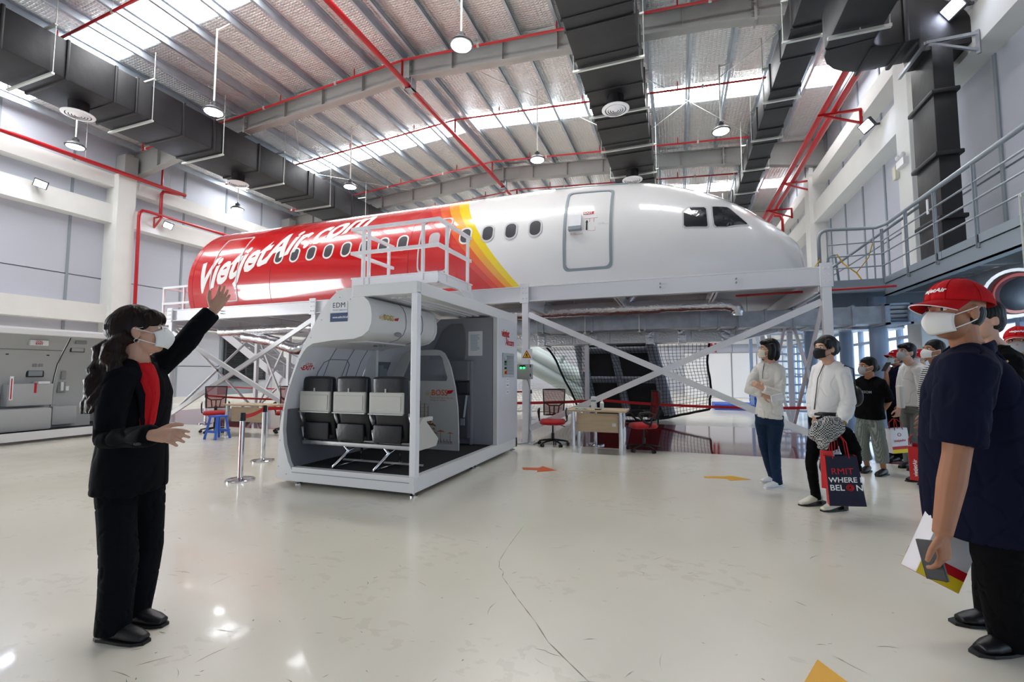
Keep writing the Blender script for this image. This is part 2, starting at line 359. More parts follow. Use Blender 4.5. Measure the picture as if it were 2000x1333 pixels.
# ------------------------------------------------------------------ roof
XRI, ZRI, SL = -7.32, 10.86, 0.068
def zroof(x): return ZRI-SL*abs(x-XRI)
ce = struct(thing('ceiling', 'pitched roof lined with shiny quilted foil between steel purlins', None), None)
purl = [XRI+0.18+1.09*i for i in range(12)]+[XRI-0.18-1.09*i for i in range(12)]
purl = sorted(p for p in purl if XL+0.1 < p < XR-0.1)
edges = [XL-0.1]+purl+[XR+0.1]
SKYB = [(6.95, 8.05), (14.85, 15.95), (23.1, 24.2)]
ys = [-10.5, -3.5, 3.5, SKYB[0][0], SKYB[0][1], 11.3, SKYB[1][0], SKYB[1][1], 19.1, SKYB[2][0], SKYB[2][1], 26.9, 32.8]
for i in range(len(edges)-1):
    a, b = edges[i]+0.006, edges[i+1]-0.006
    for j in range(len(ys)-1):
        y0, y1 = ys[j], ys[j+1]; sky = any(abs(y0-s[0]) < 1e-6 for s in SKYB)
        if edges[i] < XL+0.4 or edges[i+1] > XR-0.3: sky = False
        mid = abs((a+b)/2-XRI) < 0.4
        if sky and not mid:
            mb = MB(); z0, z1 = zroof(a)-0.005, zroof(b)-0.005
            mb.add([(a+0.04, y0+0.03, z0), (b-0.04, y0+0.03, z1), (b-0.04, y1-0.03, z1), (a+0.04, y1-0.03, z0), (a+0.04, y0+0.03, z0+0.02), (b-0.04, y0+0.03, z1+0.02), (b-0.04, y1-0.03, z1+0.02), (a+0.04, y1-0.03, z0+0.02)], [(3, 2, 1, 0), (4, 5, 6, 7), (0, 1, 5, 4), (1, 2, 6, 5), (2, 3, 7, 6), (3, 0, 4, 7)])
            mb.build('skylight_panel', M_SKY, ce)
        else:
            mb = MB(); nu, nv = 4, max(2, int((y1-y0)/0.35)); ph = random.random()*9
            def f(u, v, a=a, b=b, y0=y0, y1=y1, ph=ph):
                x = a+(b-a)*u; y = y0+(y1-y0)*v; sag = 0.02*math.sin(PI*u)*(1+0.5*math.sin(7*y+ph))
                return (x, y, zroof(x)-sag)
            mb.grid(f, nu, nv); mb.build('foil_panel', M_FOILROOF, ce, smooth=True)
deck = MB(); 
deck.add([(XL-0.3, -10.5, zroof(XL-0.3)+0.06), (XRI, -10.5, ZRI+0.06), (XRI, 32.8, ZRI+0.06), (XL-0.3, 32.8, zroof(XL-0.3)+0.06), (XR+0.3, -10.5, zroof(XR+0.3)+0.06), (XR+0.3, 32.8, zroof(XR+0.3)+0.06)], [(0, 1, 2, 3), (1, 4, 5, 2)]); deck.build('roof_deck', M_SEAM, ce)
for p in purl:   # Z purlins
    z = zroof(p)-0.01; mb = MB(); sgn = -1 if p < XRI else 1
    mb.box(p-0.006, p+0.006, -10.4, 32.5, z-0.2, z); mb.box(min(p, p+sgn*0.07), max(p, p+sgn*0.07), -10.4, 32.5, z-0.205, z-0.195); mb.box(min(p, p-sgn*0.07), max(p, p-sgn*0.07), -10.4, 32.5, z-0.012, z)
    mb.box(min(p, p+sgn*0.07)-0.003+(0.073 if sgn > 0 else 0), min(p, p+sgn*0.07)+0.003+(0.067 if sgn > 0 else 0), -10.4, 32.5, z-0.205, z-0.18)
    mb.build('purlin', M_PURL, ce)
def rafter(Y):
    mb = MB()
    def sec(x):
        top = zroof(x)-0.215; d = 0.6
        e = min(x-XL, XR-x)
        if e < 4.2: d = 0.6+0.42*(4.2-e)/4.2
        return top, top-d
    xs = [XL+0.05, XL+4.2, XRI, XR-4.2, XR-0.05]
    for i in range(4):
        x0, x1 = xs[i], xs[i+1]; t0, b0 = sec(x0); t1, b1 = sec(x1)
        for (ya, yb, za0, za1, zb0, zb1) in ((Y-0.006, Y+0.006, b0, b1, t0, t1), (Y-0.13, Y+0.13, b0, b1, b0+0.02, b1+0.02), (Y-0.13, Y+0.13, t0-0.02, t1-0.02, t0, t1)):
            mb.add([(x0, ya, za0), (x1, ya, za1), (x1, yb, za1), (x0, yb, za0), (x0, ya, zb0), (x1, ya, zb1), (x1, yb, zb1), (x0, yb, zb0)], [(3, 2, 1, 0), (4, 5, 6, 7), (0, 1, 5, 4), (1, 2, 6, 5), (2, 3, 7, 6), (3, 0, 4, 7)])
    r = mb.build('rafter', M_STEELG, ce)
    for x in (XRI, XL+6.0, XR-3.4):
        t, b = sec(x); mb = MB(); mb.box(x-0.03, x+0.03, Y-0.14, Y+0.14, b-0.05, t+0.03)
        for q in range(5): mb.cyl((x-0.07, Y-0.08, b+0.1+q*0.11), (x+0.07, Y-0.08, b+0.1+q*0.11), 0.018, 6)
        mb.build('splice_plate', M_STEELG, r)
    for i, x in enumerate([XL+1.6+1.55*q for q in range(15)]):
        if abs(x-XRI) < 0.3 or abs(x-XL-6) < 0.3: continue
        t, b = sec(x); mb = MB(); mb.box(x-0.006, x+0.006, Y-0.12, Y+0.12, b+0.02, t-0.02); mb.build('stiffener', M_STEELG, r)
        mb = MB(); mb.bar((x, Y+0.05, b+0.03), (x, Y+0.6, t+0.02), 0.04, 0.006); mb.build('fly_brace', M_ROD, r)
for y in FR: rafter(y)
for (a, b) in (((-2.5, 11.4), (3.5, 19)), ((-2.5, 19), (3.5, 11.4)), ((-12, 11.4), (-18.5, 19)), ((-6, 11.4), (-0.3, 19)), ((-12, 19), (-18, 11.4)), ((3.4, 4), (-2, 11))):
    mb = MB(); mb.cyl((a[0], a[1], zroof(a[0])-0.35), (b[0], b[1], zroof(b[0])-0.35), 0.012, 6); mb.build('tie_rod', M_ROD, ce)
# ------------------------------------------------------------------ aircraft cabin mock-up
YC, ZC, RF = 10.84, 3.73, 1.975
NX  = [-13.0, -2.4, -1.3, -0.39, 0.36, 0.97, 1.36, 1.64, 1.92, 2.14, 2.27, 2.36, 2.42, 2.46]
NTOP = [5.705, 5.705, 5.64, 5.50, 5.25, 4.97, 4.72, 4.50, 4.29, 4.11, 3.99, 3.80, 3.55, 3.22]
NBOT = [1.755, 1.755, 1.755, 1.76, 1.80, 1.88, 1.96, 2.05, 2.18, 2.33, 2.46, 2.62, 2.8, 3.0]
NW   = [1.975, 1.975, 1.975, 1.962, 1.90, 1.76, 1.63, 1.50, 1.34, 1.15, 0.97, 0.74, 0.45, 0.1]
NMID = [3.73, 3.73, 3.73, 3.72, 3.69, 3.62, 3.52, 3.42, 3.32, 3.24, 3.2, 3.16, 3.13, 3.11]
def _it(xs, ys, x):
    if x <= xs[0]: return ys[0]
    if x >= xs[-1]: return ys[-1]
    for i in range(len(xs)-1):
        if x <= xs[i+1]:
            # monotone-ish hermite
            h = xs[i+1]-xs[i]; t = (x-xs[i])/h
            d = (ys[i+1]-ys[i])/h
            m0 = d if i == 0 else ((ys[i]-ys[i-1])/(xs[i]-xs[i-1])+d)/2
            m1 = d if i == len(xs)-2 else (d+(ys[i+2]-ys[i+1])/(xs[i+2]-xs[i+1]))/2
            if i == 0: m0 = 0; m1 = 0 if len(xs) > 3 and ys[0] == ys[1] else m1
            if i == 1: m0 = 0
            return (2*t**3-3*t*t+1)*ys[i]+(t**3-2*t*t+t)*h*m0+(-2*t**3+3*t*t)*ys[i+1]+(t**3-t*t)*h*m1
def surf(x, ph, lift=0.0):   # ph in degrees above the horizontal on the near side
    w_, zt, zb, zm = _it(NX, NW, x), _it(NX, NTOP, x), _it(NX, NBOT, x), _it(NX, NMID, x)
    c, s_ = math.cos(math.radians(ph)), math.sin(math.radians(ph))
    hz = (zt-zm) if s_ >= 0 else (zm-zb)
    return (x, YC-(w_+lift)*c, zm+(hz+lift)*s_)
def plane_mat():
    m = bpy.data.materials.new('livery'); m.use_nodes = True; nt, N, L = nodes(m); b = N['Principled BSDF']
    tc = N.new('ShaderNodeTexCoord'); sep = N.new('ShaderNodeSeparateXYZ'); L.new(tc.outputs['Object'], sep.inputs[0]); x, z = sep.outputs[0], sep.outputs[2]
    def mm(op, a, b_):
        n = N.new('ShaderNodeMath'); n.operation = op
        for i, q in enumerate((a, b_)):
            if isinstance(q, (int, float)): n.inputs[i].default_value = q
            else: L.new(q, n.inputs[i])
        return n.outputs[0]
    z0 = mm('SUBTRACT', z, 3.09); z1 = mm('SUBTRACT', z, 4.13)
    A = mm('ADD', mm('ADD', mm('MULTIPLY', z0, -0.769), mm('MULTIPLY', mm('MULTIPLY', z0, z1), 0.081)), -3.08)
    W = mm('ADD', mm('MULTIPLY', z0, 0.046), 0.155)
    q = mm('DIVIDE', mm('DIVIDE', mm('SUBTRACT', A, x), W), 6.0)
    r = N.new('ShaderNodeValToRGB'); r.color_ramp.interpolation = 'CONSTANT'; L.new(q, r.inputs[0]); e = r.color_ramp.elements
    e[0].position = 0.0; e[0].color = rgb('#f0d416'); e[1].position = 1/6; e[1].color = rgb('#eda92f')
    for p, c in ((2/6, '#e4602a'), (3/6, '#d5382a'), (4/6, '#c5060f')):
        n = e.new(p); n.color = rgb(c)
    mx = N.new('ShaderNodeMixRGB'); mx.inputs[1].default_value = rgb('#ecebea'); L.new(r.outputs[0], mx.inputs[2]); L.new(mm('GREATER_THAN', q, 0.0), mx.inputs[0])
    L.new(mx.outputs[0], b.inputs['Base Color']); b.inputs['Roughness'].default_value = 0.22; b.inputs['Coat Weight'].default_value = 1.0; b.inputs['Coat Roughness'].default_value = 0.03
    return m
PL = thing('aircraft_mockup', 'red and white airliner cabin mock-up with yellow stripes and large white lettering', 'aircraft', (-5.0, YC, 2.6))
M_LIV = plane_mat(); M_PLW = mat('plane_lettering', '#ece9e6', 0.3, coat=0.5); M_PANE = mat('plane_pane', '#4a4b4f', 0.25)
M_GASK = mat('door_gasket', '#8f99a0', 0.4); M_GASK2 = mat('pale_outline', '#c9c6c8', 0.4)
xs = [-12.92+0.3*i for i in range(41)]+[-0.8+0.08*i for i in range(40)]; xs = [x for x in xs if x < 2.41]+[2.42, 2.445, 2.46]
fu = MB(); NP_ = 96
for x in xs:
    for k in range(NP_):
        q_ = surf(x, 360*k/NP_); fu.v.append((q_[0], q_[1], max(q_[2], 2.86)))
for i in range(len(xs)-1):
    for k in range(NP_):
        fu.f.append((i*NP_+k, (i+1)*NP_+k, (i+1)*NP_+(k+1) % NP_, i*NP_+(k+1) % NP_))
fu.f.append(tuple(range(NP_))); fu.f.append(tuple((len(xs)-1)*NP_+k for k in range(NP_))[::-1]); fu.m = [0]*len(fu.f)
FUSE = fu.build('fuselage', M_LIV, PL, smooth=50)
DEG = 180/PI/RF      # degrees per metre of arc
def patch(mb, pts, faces, lift):
    mb.add([surf(x, p, lift) for x, p in pts], faces); return mb
def rrect(w_, h_, r, n=5):
    out = []
    for cx, cy, a0 in ((w_/2-r, h_/2-r, 0), (-w_/2+r, h_/2-r, 90), (-w_/2+r, -h_/2+r, 180), (w_/2-r, -h_/2+r, 270)):
        for k in range(n+1):
            a = math.radians(a0+90*k/n); out.append((cx+r*math.cos(a), cy+r*math.sin(a)))
    return out
def ring_patch(mb, outer, inner, cx, cp, lift, side=True):
    """ring band standing proud of the skin"""
    n = len(outer); f = lambda q, l: surf(cx+q[0], cp+q[1]*DEG, l)
    vs = [f(q, lift) for q in outer]+[f(q, lift) for q in inner]+[f(q, -0.01) for q in outer]+[f(q, -0.01) for q in inner]
    fs = []
    for i in range(n):
        j = (i+1) % n; fs += [(i, n+i, n+j, j), (2*n+i, i, j, 2*n+j), (n+i, 3*n+i, 3*n+j, n+j)]
    mb.add(vs, fs); return mb
def disc_patch(mb, poly, cx, cp, lift):
    n = len(poly); vs = [surf(cx, cp, lift)]; rings = 3
    for r in range(1, rings+1): vs += [surf(cx+q[0]*r/rings, cp+q[1]*r/rings*DEG, lift) for q in poly]
    fs = [(0, 1+i, 1+(i+1) % n) for i in range(n)]
    for r in range(rings-1):
        fs += [(1+r*n+i, 1+(r+1)*n+i, 1+(r+1)*n+(i+1) % n, 1+r*n+(i+1) % n) for i in range(n)]
    mb.add(vs, fs); return mb
wo, wi = rrect(0.30, 0.42, 0.135), rrect(0.235, 0.345, 0.11)
for i, x in enumerate([-2.73, -3.27, -3.80, -4.33, -5.94, -6.47, -7.01, -7.55, -8.09, -8.63, -9.16, -9.68]):
    f = ring_patch(MB(), wo, wi, x, 16.6, 0.012).build('window_frame', M_GASK2 if x > -4.2 else M_PLW, PL, smooth=40)
    disc_patch(MB(), wi, x, 16.6, 0.004).build('pane', M_PANE, f)
def subdiv(poly, d=0.12):
    out = []
    for i, a in enumerate(poly):
        b = poly[(i+1) % len(poly)]; L_ = math.hypot(b[0]-a[0], b[1]-a[1]); n = max(1, int(L_/d))
        out += [(a[0]+(b[0]-a[0])*k/n, a[1]+(b[1]-a[1])*k/n) for k in range(n)]
    return out
def door(x0, x1, p0, p1, band, r, mt, lift=0.015, panel=None):
    w_, h_ = x1-x0, (p1-p0)/DEG; o = subdiv(rrect(w_, h_, r)); sx, sy = (w_-2*band)/w_, (h_-2*band)/h_
    i = [(q[0]*sx, q[1]*sy) for q in o]
    return ring_patch(MB(), o, i, (x0+x1)/2, (p0+p1)/2, lift).build('door_surround', mt, PL, smooth=40)
D1 = door(-2.13, -1.15, -12.3, 45.5, 0.055, 0.11, M_GASK)
D2 = door(-12.05, -11.05, -15.5, 43.5, 0.03, 0.07, M_GASK2)
D3 = door(-5.5, -4.72, -6.5, 34.0, 0.035, 0.13, M_GASK2)
ex = rrect(0.27, 0.36, 0.11); disc_patch(MB(), ex, -5.11, 16.5, 0.006).build('pane', mat('pale_pane', '#b9b4b5', 0.3), D3)
# door fittings: handle box, exit sign, arrow and instructions
hb = MB()
def sbox(mb, x0, x1, p0, p1, t):
    a = [surf(x, p, l) for l in (-0.01, t) for x, p in ((x0, p0), (x1, p0), (x1, p1), (x0, p1))]
    return mb.add(a, [(3, 2, 1, 0), (4, 5, 6, 7), (0, 1, 5, 4), (1, 2, 6, 5), (2, 3, 7, 6), (3, 0, 4, 7)])
sbox(hb, -2.0, -1.76, 13.5, 21.5, 0.06); HB = hb.build('handle_box', M_WHITE, D1)
sbox(MB(), -2.01, -1.75, 11.6, 13.6, 0.09).build('handle', M_GASK, HB)
sbox(MB(), -1.73, -1.52, 22.6, 24.6, 0.006).build('exit_sign', mat('sign_red', '#d21a24', 0.4), D1)
sbox(MB(), -1.665, -1.635, 11.6, 16.6, 0.005).build('arrow', M_BLACK, D1)
mb = MB(); mb.add([surf(-1.68, 16.6, 0.005), surf(-1.62, 16.6, 0.005), surf(-1.65, 18.6, 0.005)], [(0, 1, 2)]); mb.build('arrow_head', M_BLACK, D1)
mb = MB()
def stext(mb, txt, x, p, size, sx=1.0, off=0.0, shear=0.0, lift=0.008, slope=0.0):
    vs, fs = text_mesh(txt, size, off, shear)
    mb.add([surf(x+v.x*sx, p+(v.y+slope*v.x*sx)*DEG, lift) for v in vs], fs); return mb
stext(MB(), 'EXIT', -1.72, 22.85, 0.075, 1.1, 0.002, lift=0.009).build('exit_lettering', M_WHITE, D1)
tx = MB(); stext(tx, '1. TO OPEN\n2. LIFT LEVER FULLY', -1.43, 15.2, 0.024); tx.build('small_print', M_GASK, D1)
tx = MB(); stext(tx, 'CAUTION\nLIFT HANDLE SLOWLY', -1.98, 9.8, 0.026); tx.build('small_print', mat('print_red', '#c8505a', 0.5), D1)
ln = MB(); sbox(ln, -1.7, -1.44, 19.55, 19.75, 0.004); sbox(ln, -1.6, -1.585, 16.9, 19.6, 0.004); sbox(ln, -1.52, -1.505, 16.9, 19.6, 0.004); sbox(ln, -1.63, -1.48, 11.0, 11.15, 0.004); sbox(ln, -1.63, -1.625, 11, 13.2, 0.004); sbox(ln, -1.485, -1.48, 11, 13.2, 0.004); ln.build('instruction_mark', mat('print_pink', '#d9a9ac', 0.5), D1)['kind'] = 'stuff'
mb = MB(); sbox(mb, -2.5, -0.9, 57.0, 58.3, 0.03); mb.build('rain_gutter', M_GASK, PL)
# cockpit windows
def cockpit(poly):
    n = len(poly); cx = sum(q[0] for q in poly)/n; cp = sum(q[1] for q in poly)/n
    P = [((q[0]-cx), (q[1]-cp)/DEG) for q in poly]; P = subdiv(P, 0.08); O = [(q[0]*1.0+math.copysign(0.028, q[0]), q[1]+math.copysign(0.03, q[1])) for q in P]
    f = ring_patch(MB(), O, P, cx, cp, 0.006).build('cockpit_frame', M_GASK2, PL, smooth=30)
    disc_patch(MB(), P, cx, cp, 0.01).build('pane', mat('cockpit_pane', '#34353a', 0.08, coat=1.0), f)
cockpit([(0.266, 26.7), (0.534, 29.3), (0.563, 28.2), (0.573, 12.9), (0.557, 11.9), (0.198, 10.6), (0.163, 11.7), (0.167, 21.8)])
cockpit([(0.683, 31.9), (0.946, 36.5), (0.985, 36.0), (1.128, 29.5), (1.271, 23.9), (1.256, 22.6), (0.905, 14.3), (0.727, 12.8), (0.69, 14.5), (0.679, 22.5)])
# lettering on the red tail, baseline climbing round the barrel
def livery_text():
    vs, fs = text_mesh('VietjetAir.com', 1.0, 0.03, 0.3, cut=0.05); x1 = max(v.x for v in vs); sx = 5.5/x1; bx = -12.62
    mb = MB(); L0 = 0.29
    def q(v):
        X = bx+v.x*sx; k = 1.2-0.1*(v.x/x1)
        arc = v.y*k
        return surf(X, -8.5+(v.x*sx*L0+arc)*DEG, 0.006)
    mb.add([q(v) for v in vs], fs); return mb
livery_text().build('lettering', M_PLW, PL)
for x in (-5.75, -9.9, -12.75):   # skin joints
    mb = MB(); mb.tube([surf(x, -20+4*k, 0.002) for k in range(30)], 0.006, 5, cap=False); mb.build('skin_joint', M_RED if x < -4 else M_GASK, PL)
# ------------------------------------------------------------------ steel platform carrying the mock-up
PF = thing('aircraft_platform', 'white steel platform on braced posts carrying the airliner mock-up', 'platform', (-5, 8, 0))
def ibeam(name, a, b, z0, z1, w_=0.13, parent=PF, m=M_WHITEM):
    a = Vector(a); b = Vector(b); t = (b-a).normalized(); q = Vector((0, 0, 1)).cross(t); mb = MB()
    for (ww, za, zb) in ((w_, z0, z0+0.018), (w_, z1-0.018, z1), (0.02, z0, z1)):
        vs = [p+q*(s_*ww/2)+Vector((0, 0, zz)) for zz in (za, zb) for p, s_ in ((a, -1), (b, -1), (b, 1), (a, 1))]
        mb.add(vs, [(3, 2, 1, 0), (4, 5, 6, 7), (0, 1, 5, 4), (1, 2, 6, 5), (2, 3, 7, 6), (3, 0, 4, 7)])
    return mb.build(name, m, parent)
for Y in (8.02, 13.6):
    ibeam('main_beam', (-12.3, Y, 0), (2.05, Y, 0), 2.60, 2.885)
PX = [-12.18, -7.57, -2.63, 2.12]
for i, x in enumerate(PX[:-1]+[2.05]):
    ibeam('cross_beam', (x, 8.1, 0), (x, 13.5, 0), 2.5, 2.78)
for x in (-10.6, -9.1, -6.0, -4.4, -1.0, 0.6):
    ibeam('cross_beam', (x, 8.1, 0), (x, 13.5, 0), 2.6, 2.78, 0.09)
mb = MB(); mb.box(-12.28, 2.0, 8.1, 13.5, 2.79, 2.83); mb.build('deck', mat('deck_underside', '#c8c9cd', 0.5), PF)
def post(x, y, h=2.62, w_=0.12, plate=True):
    mb = MB(); mb.rbox(x-w_/2, x+w_/2, y-w_/2, y+w_/2, 0.02, h, 0.006); p = mb.build('post', M_WHITEM, PF)
    mb = MB(); mb.box(x-0.17, x+0.17, y-0.13, y+0.13, 0, 0.02)
    for a in (-1, 1):
        for b in (-1, 1): mb.cyl((x+a*0.13, y+b*0.09, 0.02), (x+a*0.13, y+b*0.09, 0.05), 0.012, 6)
    mb.build('base_plate', M_WHITEM, p)
    return p
for x in PX:
    post(x, 8.02); post(x, 13.6)
    mb = MB(); mb.box(x-0.09, x+0.075, 7.925, 7.95, 2.57, 2.93)
    for a in (-0.035, 0.03):
        for z in (2.65, 2.75, 2.85): mb.cyl((x+a, 7.9, z), (x+a, 7.93, z), 0.014, 6)
    mb.build('splice_plate', M_WHITEM, PF)
for x, y in ((-9.0, 13.6), (-10.6, 12.9), (-7.57, 11.0), (-2.1, 11.2), (2.3, 11.4)): post(x, y, 2.62, 0.1)
def brace(a, b, w_=0.055, h_=0.1):
    mb = MB(); mb.bar(a, b, w_, h_); mb.build('brace', M_WHITEM, PF)
brace((-2.57, 7.99, 2.36), (2.05, 7.99, 0.28)); brace((2.06, 8.05, 2.36), (-2.57, 8.05, 0.27))
brace((-12.1, 7.99, 2.3), (-7.62, 7.99, 0.25)); brace((-7.6, 8.05, 2.5), (-12.1, 8.05, 0.25))
brace((-12.1, 13.57, 2.3), (-7.62, 13.57, 0.25), 0.05, 0.08); brace((-7.6, 13.63, 2.3), (-12.1, 13.63, 0.25), 0.05, 0.08)
for x in (-12.18, 2.12):
    for (ya, yb) in ((8.05, 10.5), (10.6, 13.55)):
        brace((x, ya, 2.5), (x, yb, 0.2), 0.05, 0.05); brace((x, yb, 2.5), (x, ya, 0.2), 0.05, 0.05)
post(-12.18, 10.55, 2.6, 0.1); post(-10.9, 10.55, 2.6, 0.1)
brace((-10.6, 12.9, 2.5), (-12.1, 13.5, 0.2), 0.05, 0.05); brace((-10.6, 12.9, 0.2), (-12.1, 13.5, 2.5), 0.05, 0.05)
brace((-12.15, 10.5, 2.5), (-10.9, 10.5, 0.2), 0.05, 0.05); brace((-12.15, 10.6, 0.2), (-10.9, 10.6, 2.5), 0.05, 0.05)
# bolt studs on the main beam
for x in (-10.4, -0.25, 0.9):
    for z in (2.72, 2.78): mb = MB(); mb.cyl((x, 7.94, z), (x, 8.02, z), 0.012, 6); mb.build('bolt', M_GASK, PF)
# end guard rail beside the tail
for gx, gy in ((-14.1, 9.0), (-13.25, 9.0), (-14.1, 10.7), (-14.1, 12.4)):
    mb = MB(); mb.box(gx-0.025, gx+0.025, gy-0.025, gy+0.025, 2.7, 3.74); mb.build('guard_post', M_WHITEM, PF)
for z in (3.28, 3.75):
    mb = MB(); mb.box(-14.13, -14.07, 8.97, 12.5, z-0.03, z+0.03); mb.build('guard_rail', M_WHITEM, PF)
    mb = MB(); mb.box(-14.06, -13.0, 8.97, 9.03, z-0.03, z+0.03); mb.build('guard_rail', M_WHITEM, PF)
ibeam('end_beam', (-14.1, 8.9, 0), (-14.1, 12.5, 0), 2.62, 2.85)
mb = MB(); mb.box(-14.1, -12.3, 8.9, 12.5, 2.8, 2.85); mb.build('end_deck', MATS['deck_underside'], PF)
for y in (8.95, 12.45):
    mb = MB(); mb.box(-14.1, -12.25, y-0.05, y+0.05, 2.64, 2.84); mb.build('outrigger', M_WHITEM, PF)
# ------------------------------------------------------------------ boarding landing in front of the emergency exit
LD = thing('boarding_landing', 'white railed steel landing outside the red cabin exit', 'landing', (-4.6, 7.3, 2.8))
x0, x1, y0, y1 = -5.47, -3.72, 6.66, 7.94
for nm, a, b in (('front_beam', (x0, y0), (x1, y0)), ('side_beam', (x1, y0), (x1, y1)), ('side_beam', (x0, y0), (x0, y1))):
    ibeam(nm, (a[0], a[1], 0), (b[0], b[1], 0), 2.79, 2.98, 0.07, LD)
for k in range(9):
    y = y0+0.1+k*0.135; mb = MB(); mb.box(x0, x1, y-0.045, y+0.045, 2.93, 2.96); mb.build('deck_plank', M_WHITE, LD)
for sx in (x0, x1):
    mb = MB(); mb.prism([(7.35, 2.79), (7.93, 2.79), (7.93, 2.55)], (sx, 0, 0), (0, 1, 0), (0, 0, 1), (0.03, 0, 0)); mb.build('knee_bracket', M_WHITEM, LD)
for x, y in ((-5.12, y0), (-5.23, y0), (-4.02, y0), (x1, 6.95), (x1, 7.78), (x0, 6.95), (x0, 7.75)):
    mb = MB(); mb.rbox(x-0.025, x+0.025, y-0.025, y+0.025, 2.85, 3.86, 0.006); mb.build('rail_post', M_WHITEM, LD)
for z in (3.43, 3.87):
    mb = MB(); mb.rbox(x0-0.03, x1+0.03, y0-0.03, y0+0.03, z-0.03, z+0.03, 0.006); mb.build('rail', M_WHITEM, LD)
    for x in (x0, x1):
        mb = MB(); mb.rbox(x-0.03, x+0.03, y0+0.03, 7.9, z-0.03, z+0.03, 0.006); mb.build('rail', M_WHITEM, LD)
# ------------------------------------------------------------------ stair behind the platform, seen under the tail
ST = thing('access_stair', 'white steel stair with closed risers behind the platform', 'stair', (-12, 11.4, 0))
sa, sb = Vector((-14.1, 10.9, 2.7)), Vector((-9.9, 10.9, 0.1))
for yy in (10.88, 11.92):
    mb = MB(); mb.bar((sa.x, yy, sa.z-0.1), (sb.x, yy, sb.z), 0.05, 0.24); mb.build('stringer', M_WHITEM, ST)
for k in range(14):
    t = (k+0.5)/14; p = sa.lerp(sb, t)
    mb = MB(); mb.box(p.x-0.15, p.x+0.15, 10.9, 11.9, p.z+0.02, p.z+0.05); mb.box(p.x-0.15, p.x-0.13, 10.9, 11.9, p.z+0.02, p.z+0.2); mb.build('tread', M_WHITEM, ST)
for yy in (10.88, 11.92):
    for k in range(4):
        p = sa.lerp(sb, 0.08+k*0.28); mb = MB(); mb.cyl((p.x, yy, p.z), (p.x, yy, p.z+0.05+0.75*(0.08+k*0.28)), 0.02, 8); mb.build('baluster', M_WHITEM, ST)
    mb = MB(); mb.cyl((sa.x, yy, sa.z+0.05), (sb.x, yy, sb.z+0.8), 0.022, 8); mb.build('handrail', M_WHITEM, ST)
# ------------------------------------------------------------------ black supply ducts under the roof
def black_duct(label, x0, x1, z0, z1, ya, yb, joints, hang_top, diff, taper=0.0, diff_w=0.33):
    D = thing('air_duct', label, 'duct', ((x0+x1)/2, (ya+yb)/2, z0))
    ys_ = [ya]+[j for j in joints if ya < j < yb]+[yb]
    for i in range(len(ys_)-1):
        a, b = ys_[i], ys_[i+1]; k = 0.012*(i % 2); mb = MB()
        mb.rbox(x0-k, x1+k, a, b, z0-k, z1+k, 0.03); mb.build('duct_section', M_BLACKD, D, smooth=30)
    for j in ys_[1:-1]:
        mb = MB(); mb.rbox(x0-0.035, x1+0.035, j-0.035, j+0.035, z0-0.035, z1+0.03, 0.025); mb.build('joint_band', M_BLACKD, D, smooth=30)
    for h in hang_top:
        mb = MB(); mb.box(x0-0.12, x1+0.12, h-0.03, h+0.03, z0-0.09, z0-0.045); mb.box(x0-0.12, x1+0.12, h-0.03, h+0.03, z1+0.15, z1+0.19)
        for x in (x0-0.1, x1+0.1): mb.cyl((x, h, z0-0.1), (x, h, zroof(x)-0.2), 0.011, 6)
        mb.build('hanger', M_ROD, D)
    for (dx, dy) in diff:
        mb = MB(); mb.lathe([(0.2, 0), (0.22, 0.3)], (dx, dy, z0-0.3), 16); mb.build('duct_neck', M_BLACKD, D, smooth=40)
        df = MB()
        for r0, r1, h in ((0.27, diff_w+0.02, 0.0), (0.20, 0.245, -0.012), (0.14, 0.18, -0.018), (0.08, 0.12, -0.024), (0.0, 0.06, -0.03)):
            df.lathe([(max(r0, 0.001), 0.012), (max(r0, 0.001), 0.0), (r1, 0.02), (r1, 0.032), (max(r0, 0.001), 0.012)], (dx, dy, z0-0.35+h), 28)
        dd_ = df.build('diffuser', M_WHITE, D, smooth=30)
        mb = MB(); mb.lathe([(0.001, 0.02), (0.3, 0.02), (0.3, 0.05), (0.001, 0.05)], (dx, dy, z0-0.35), 28); mb.build('diffuser_back', M_DARKG, dd_)
    return D
black_duct('long black insulated duct between the left wall and the roof ridge', -15.3, -13.65, 8.32, 9.28, -2.0, 21.5,
           [1.0, 2.6, 4.1, 5.1, 6.25, 7.25, 7.75, 9.0, 9.95, 10.25, 11.6, 12.7, 13.9, 14.2, 15.4, 16.5, 17.8, 19.0, 20.2], [1.6, 3.8, 5.95, 8.1, 10.2, 12.6, 15.0, 17.3, 19.6], [(-14.55, 6.95), (-14.6, 11.6), (-14.6, 17.2)])
black_duct('wide black insulated duct beside the roof ridge above the cockpit', -2.05, -0.66, 8.42, 9.2, -1.0, 24.0,
           [2.0, 4.2, 6.4, 8.6, 8.95, 9.9, 10.35, 11.2, 11.9, 12.6, 13.15, 14.1, 14.9, 16.0, 17.2, 18.3, 19.5, 21.0, 22.4], [7.9, 10.2, 12.3, 14.4, 16.5, 18.6, 20.7], [(-1.37, 11.65), (-1.37, 16.3)])
black_duct('slim stepped black duct close to the right wall pipes', 2.34, 2.96, 8.3, 8.97, -1.0, 26.0,
           [4.2, 6.0, 8.0, 9.3, 10.3, 11.3, 12.5, 13.4, 14.5, 15.4, 16.5, 17.5, 18.5, 19.7, 20.9, 22.2, 23.5, 24.8], [8.6, 10.6, 12.9, 15.0, 17.2, 19.4, 21.8, 24.0], [])
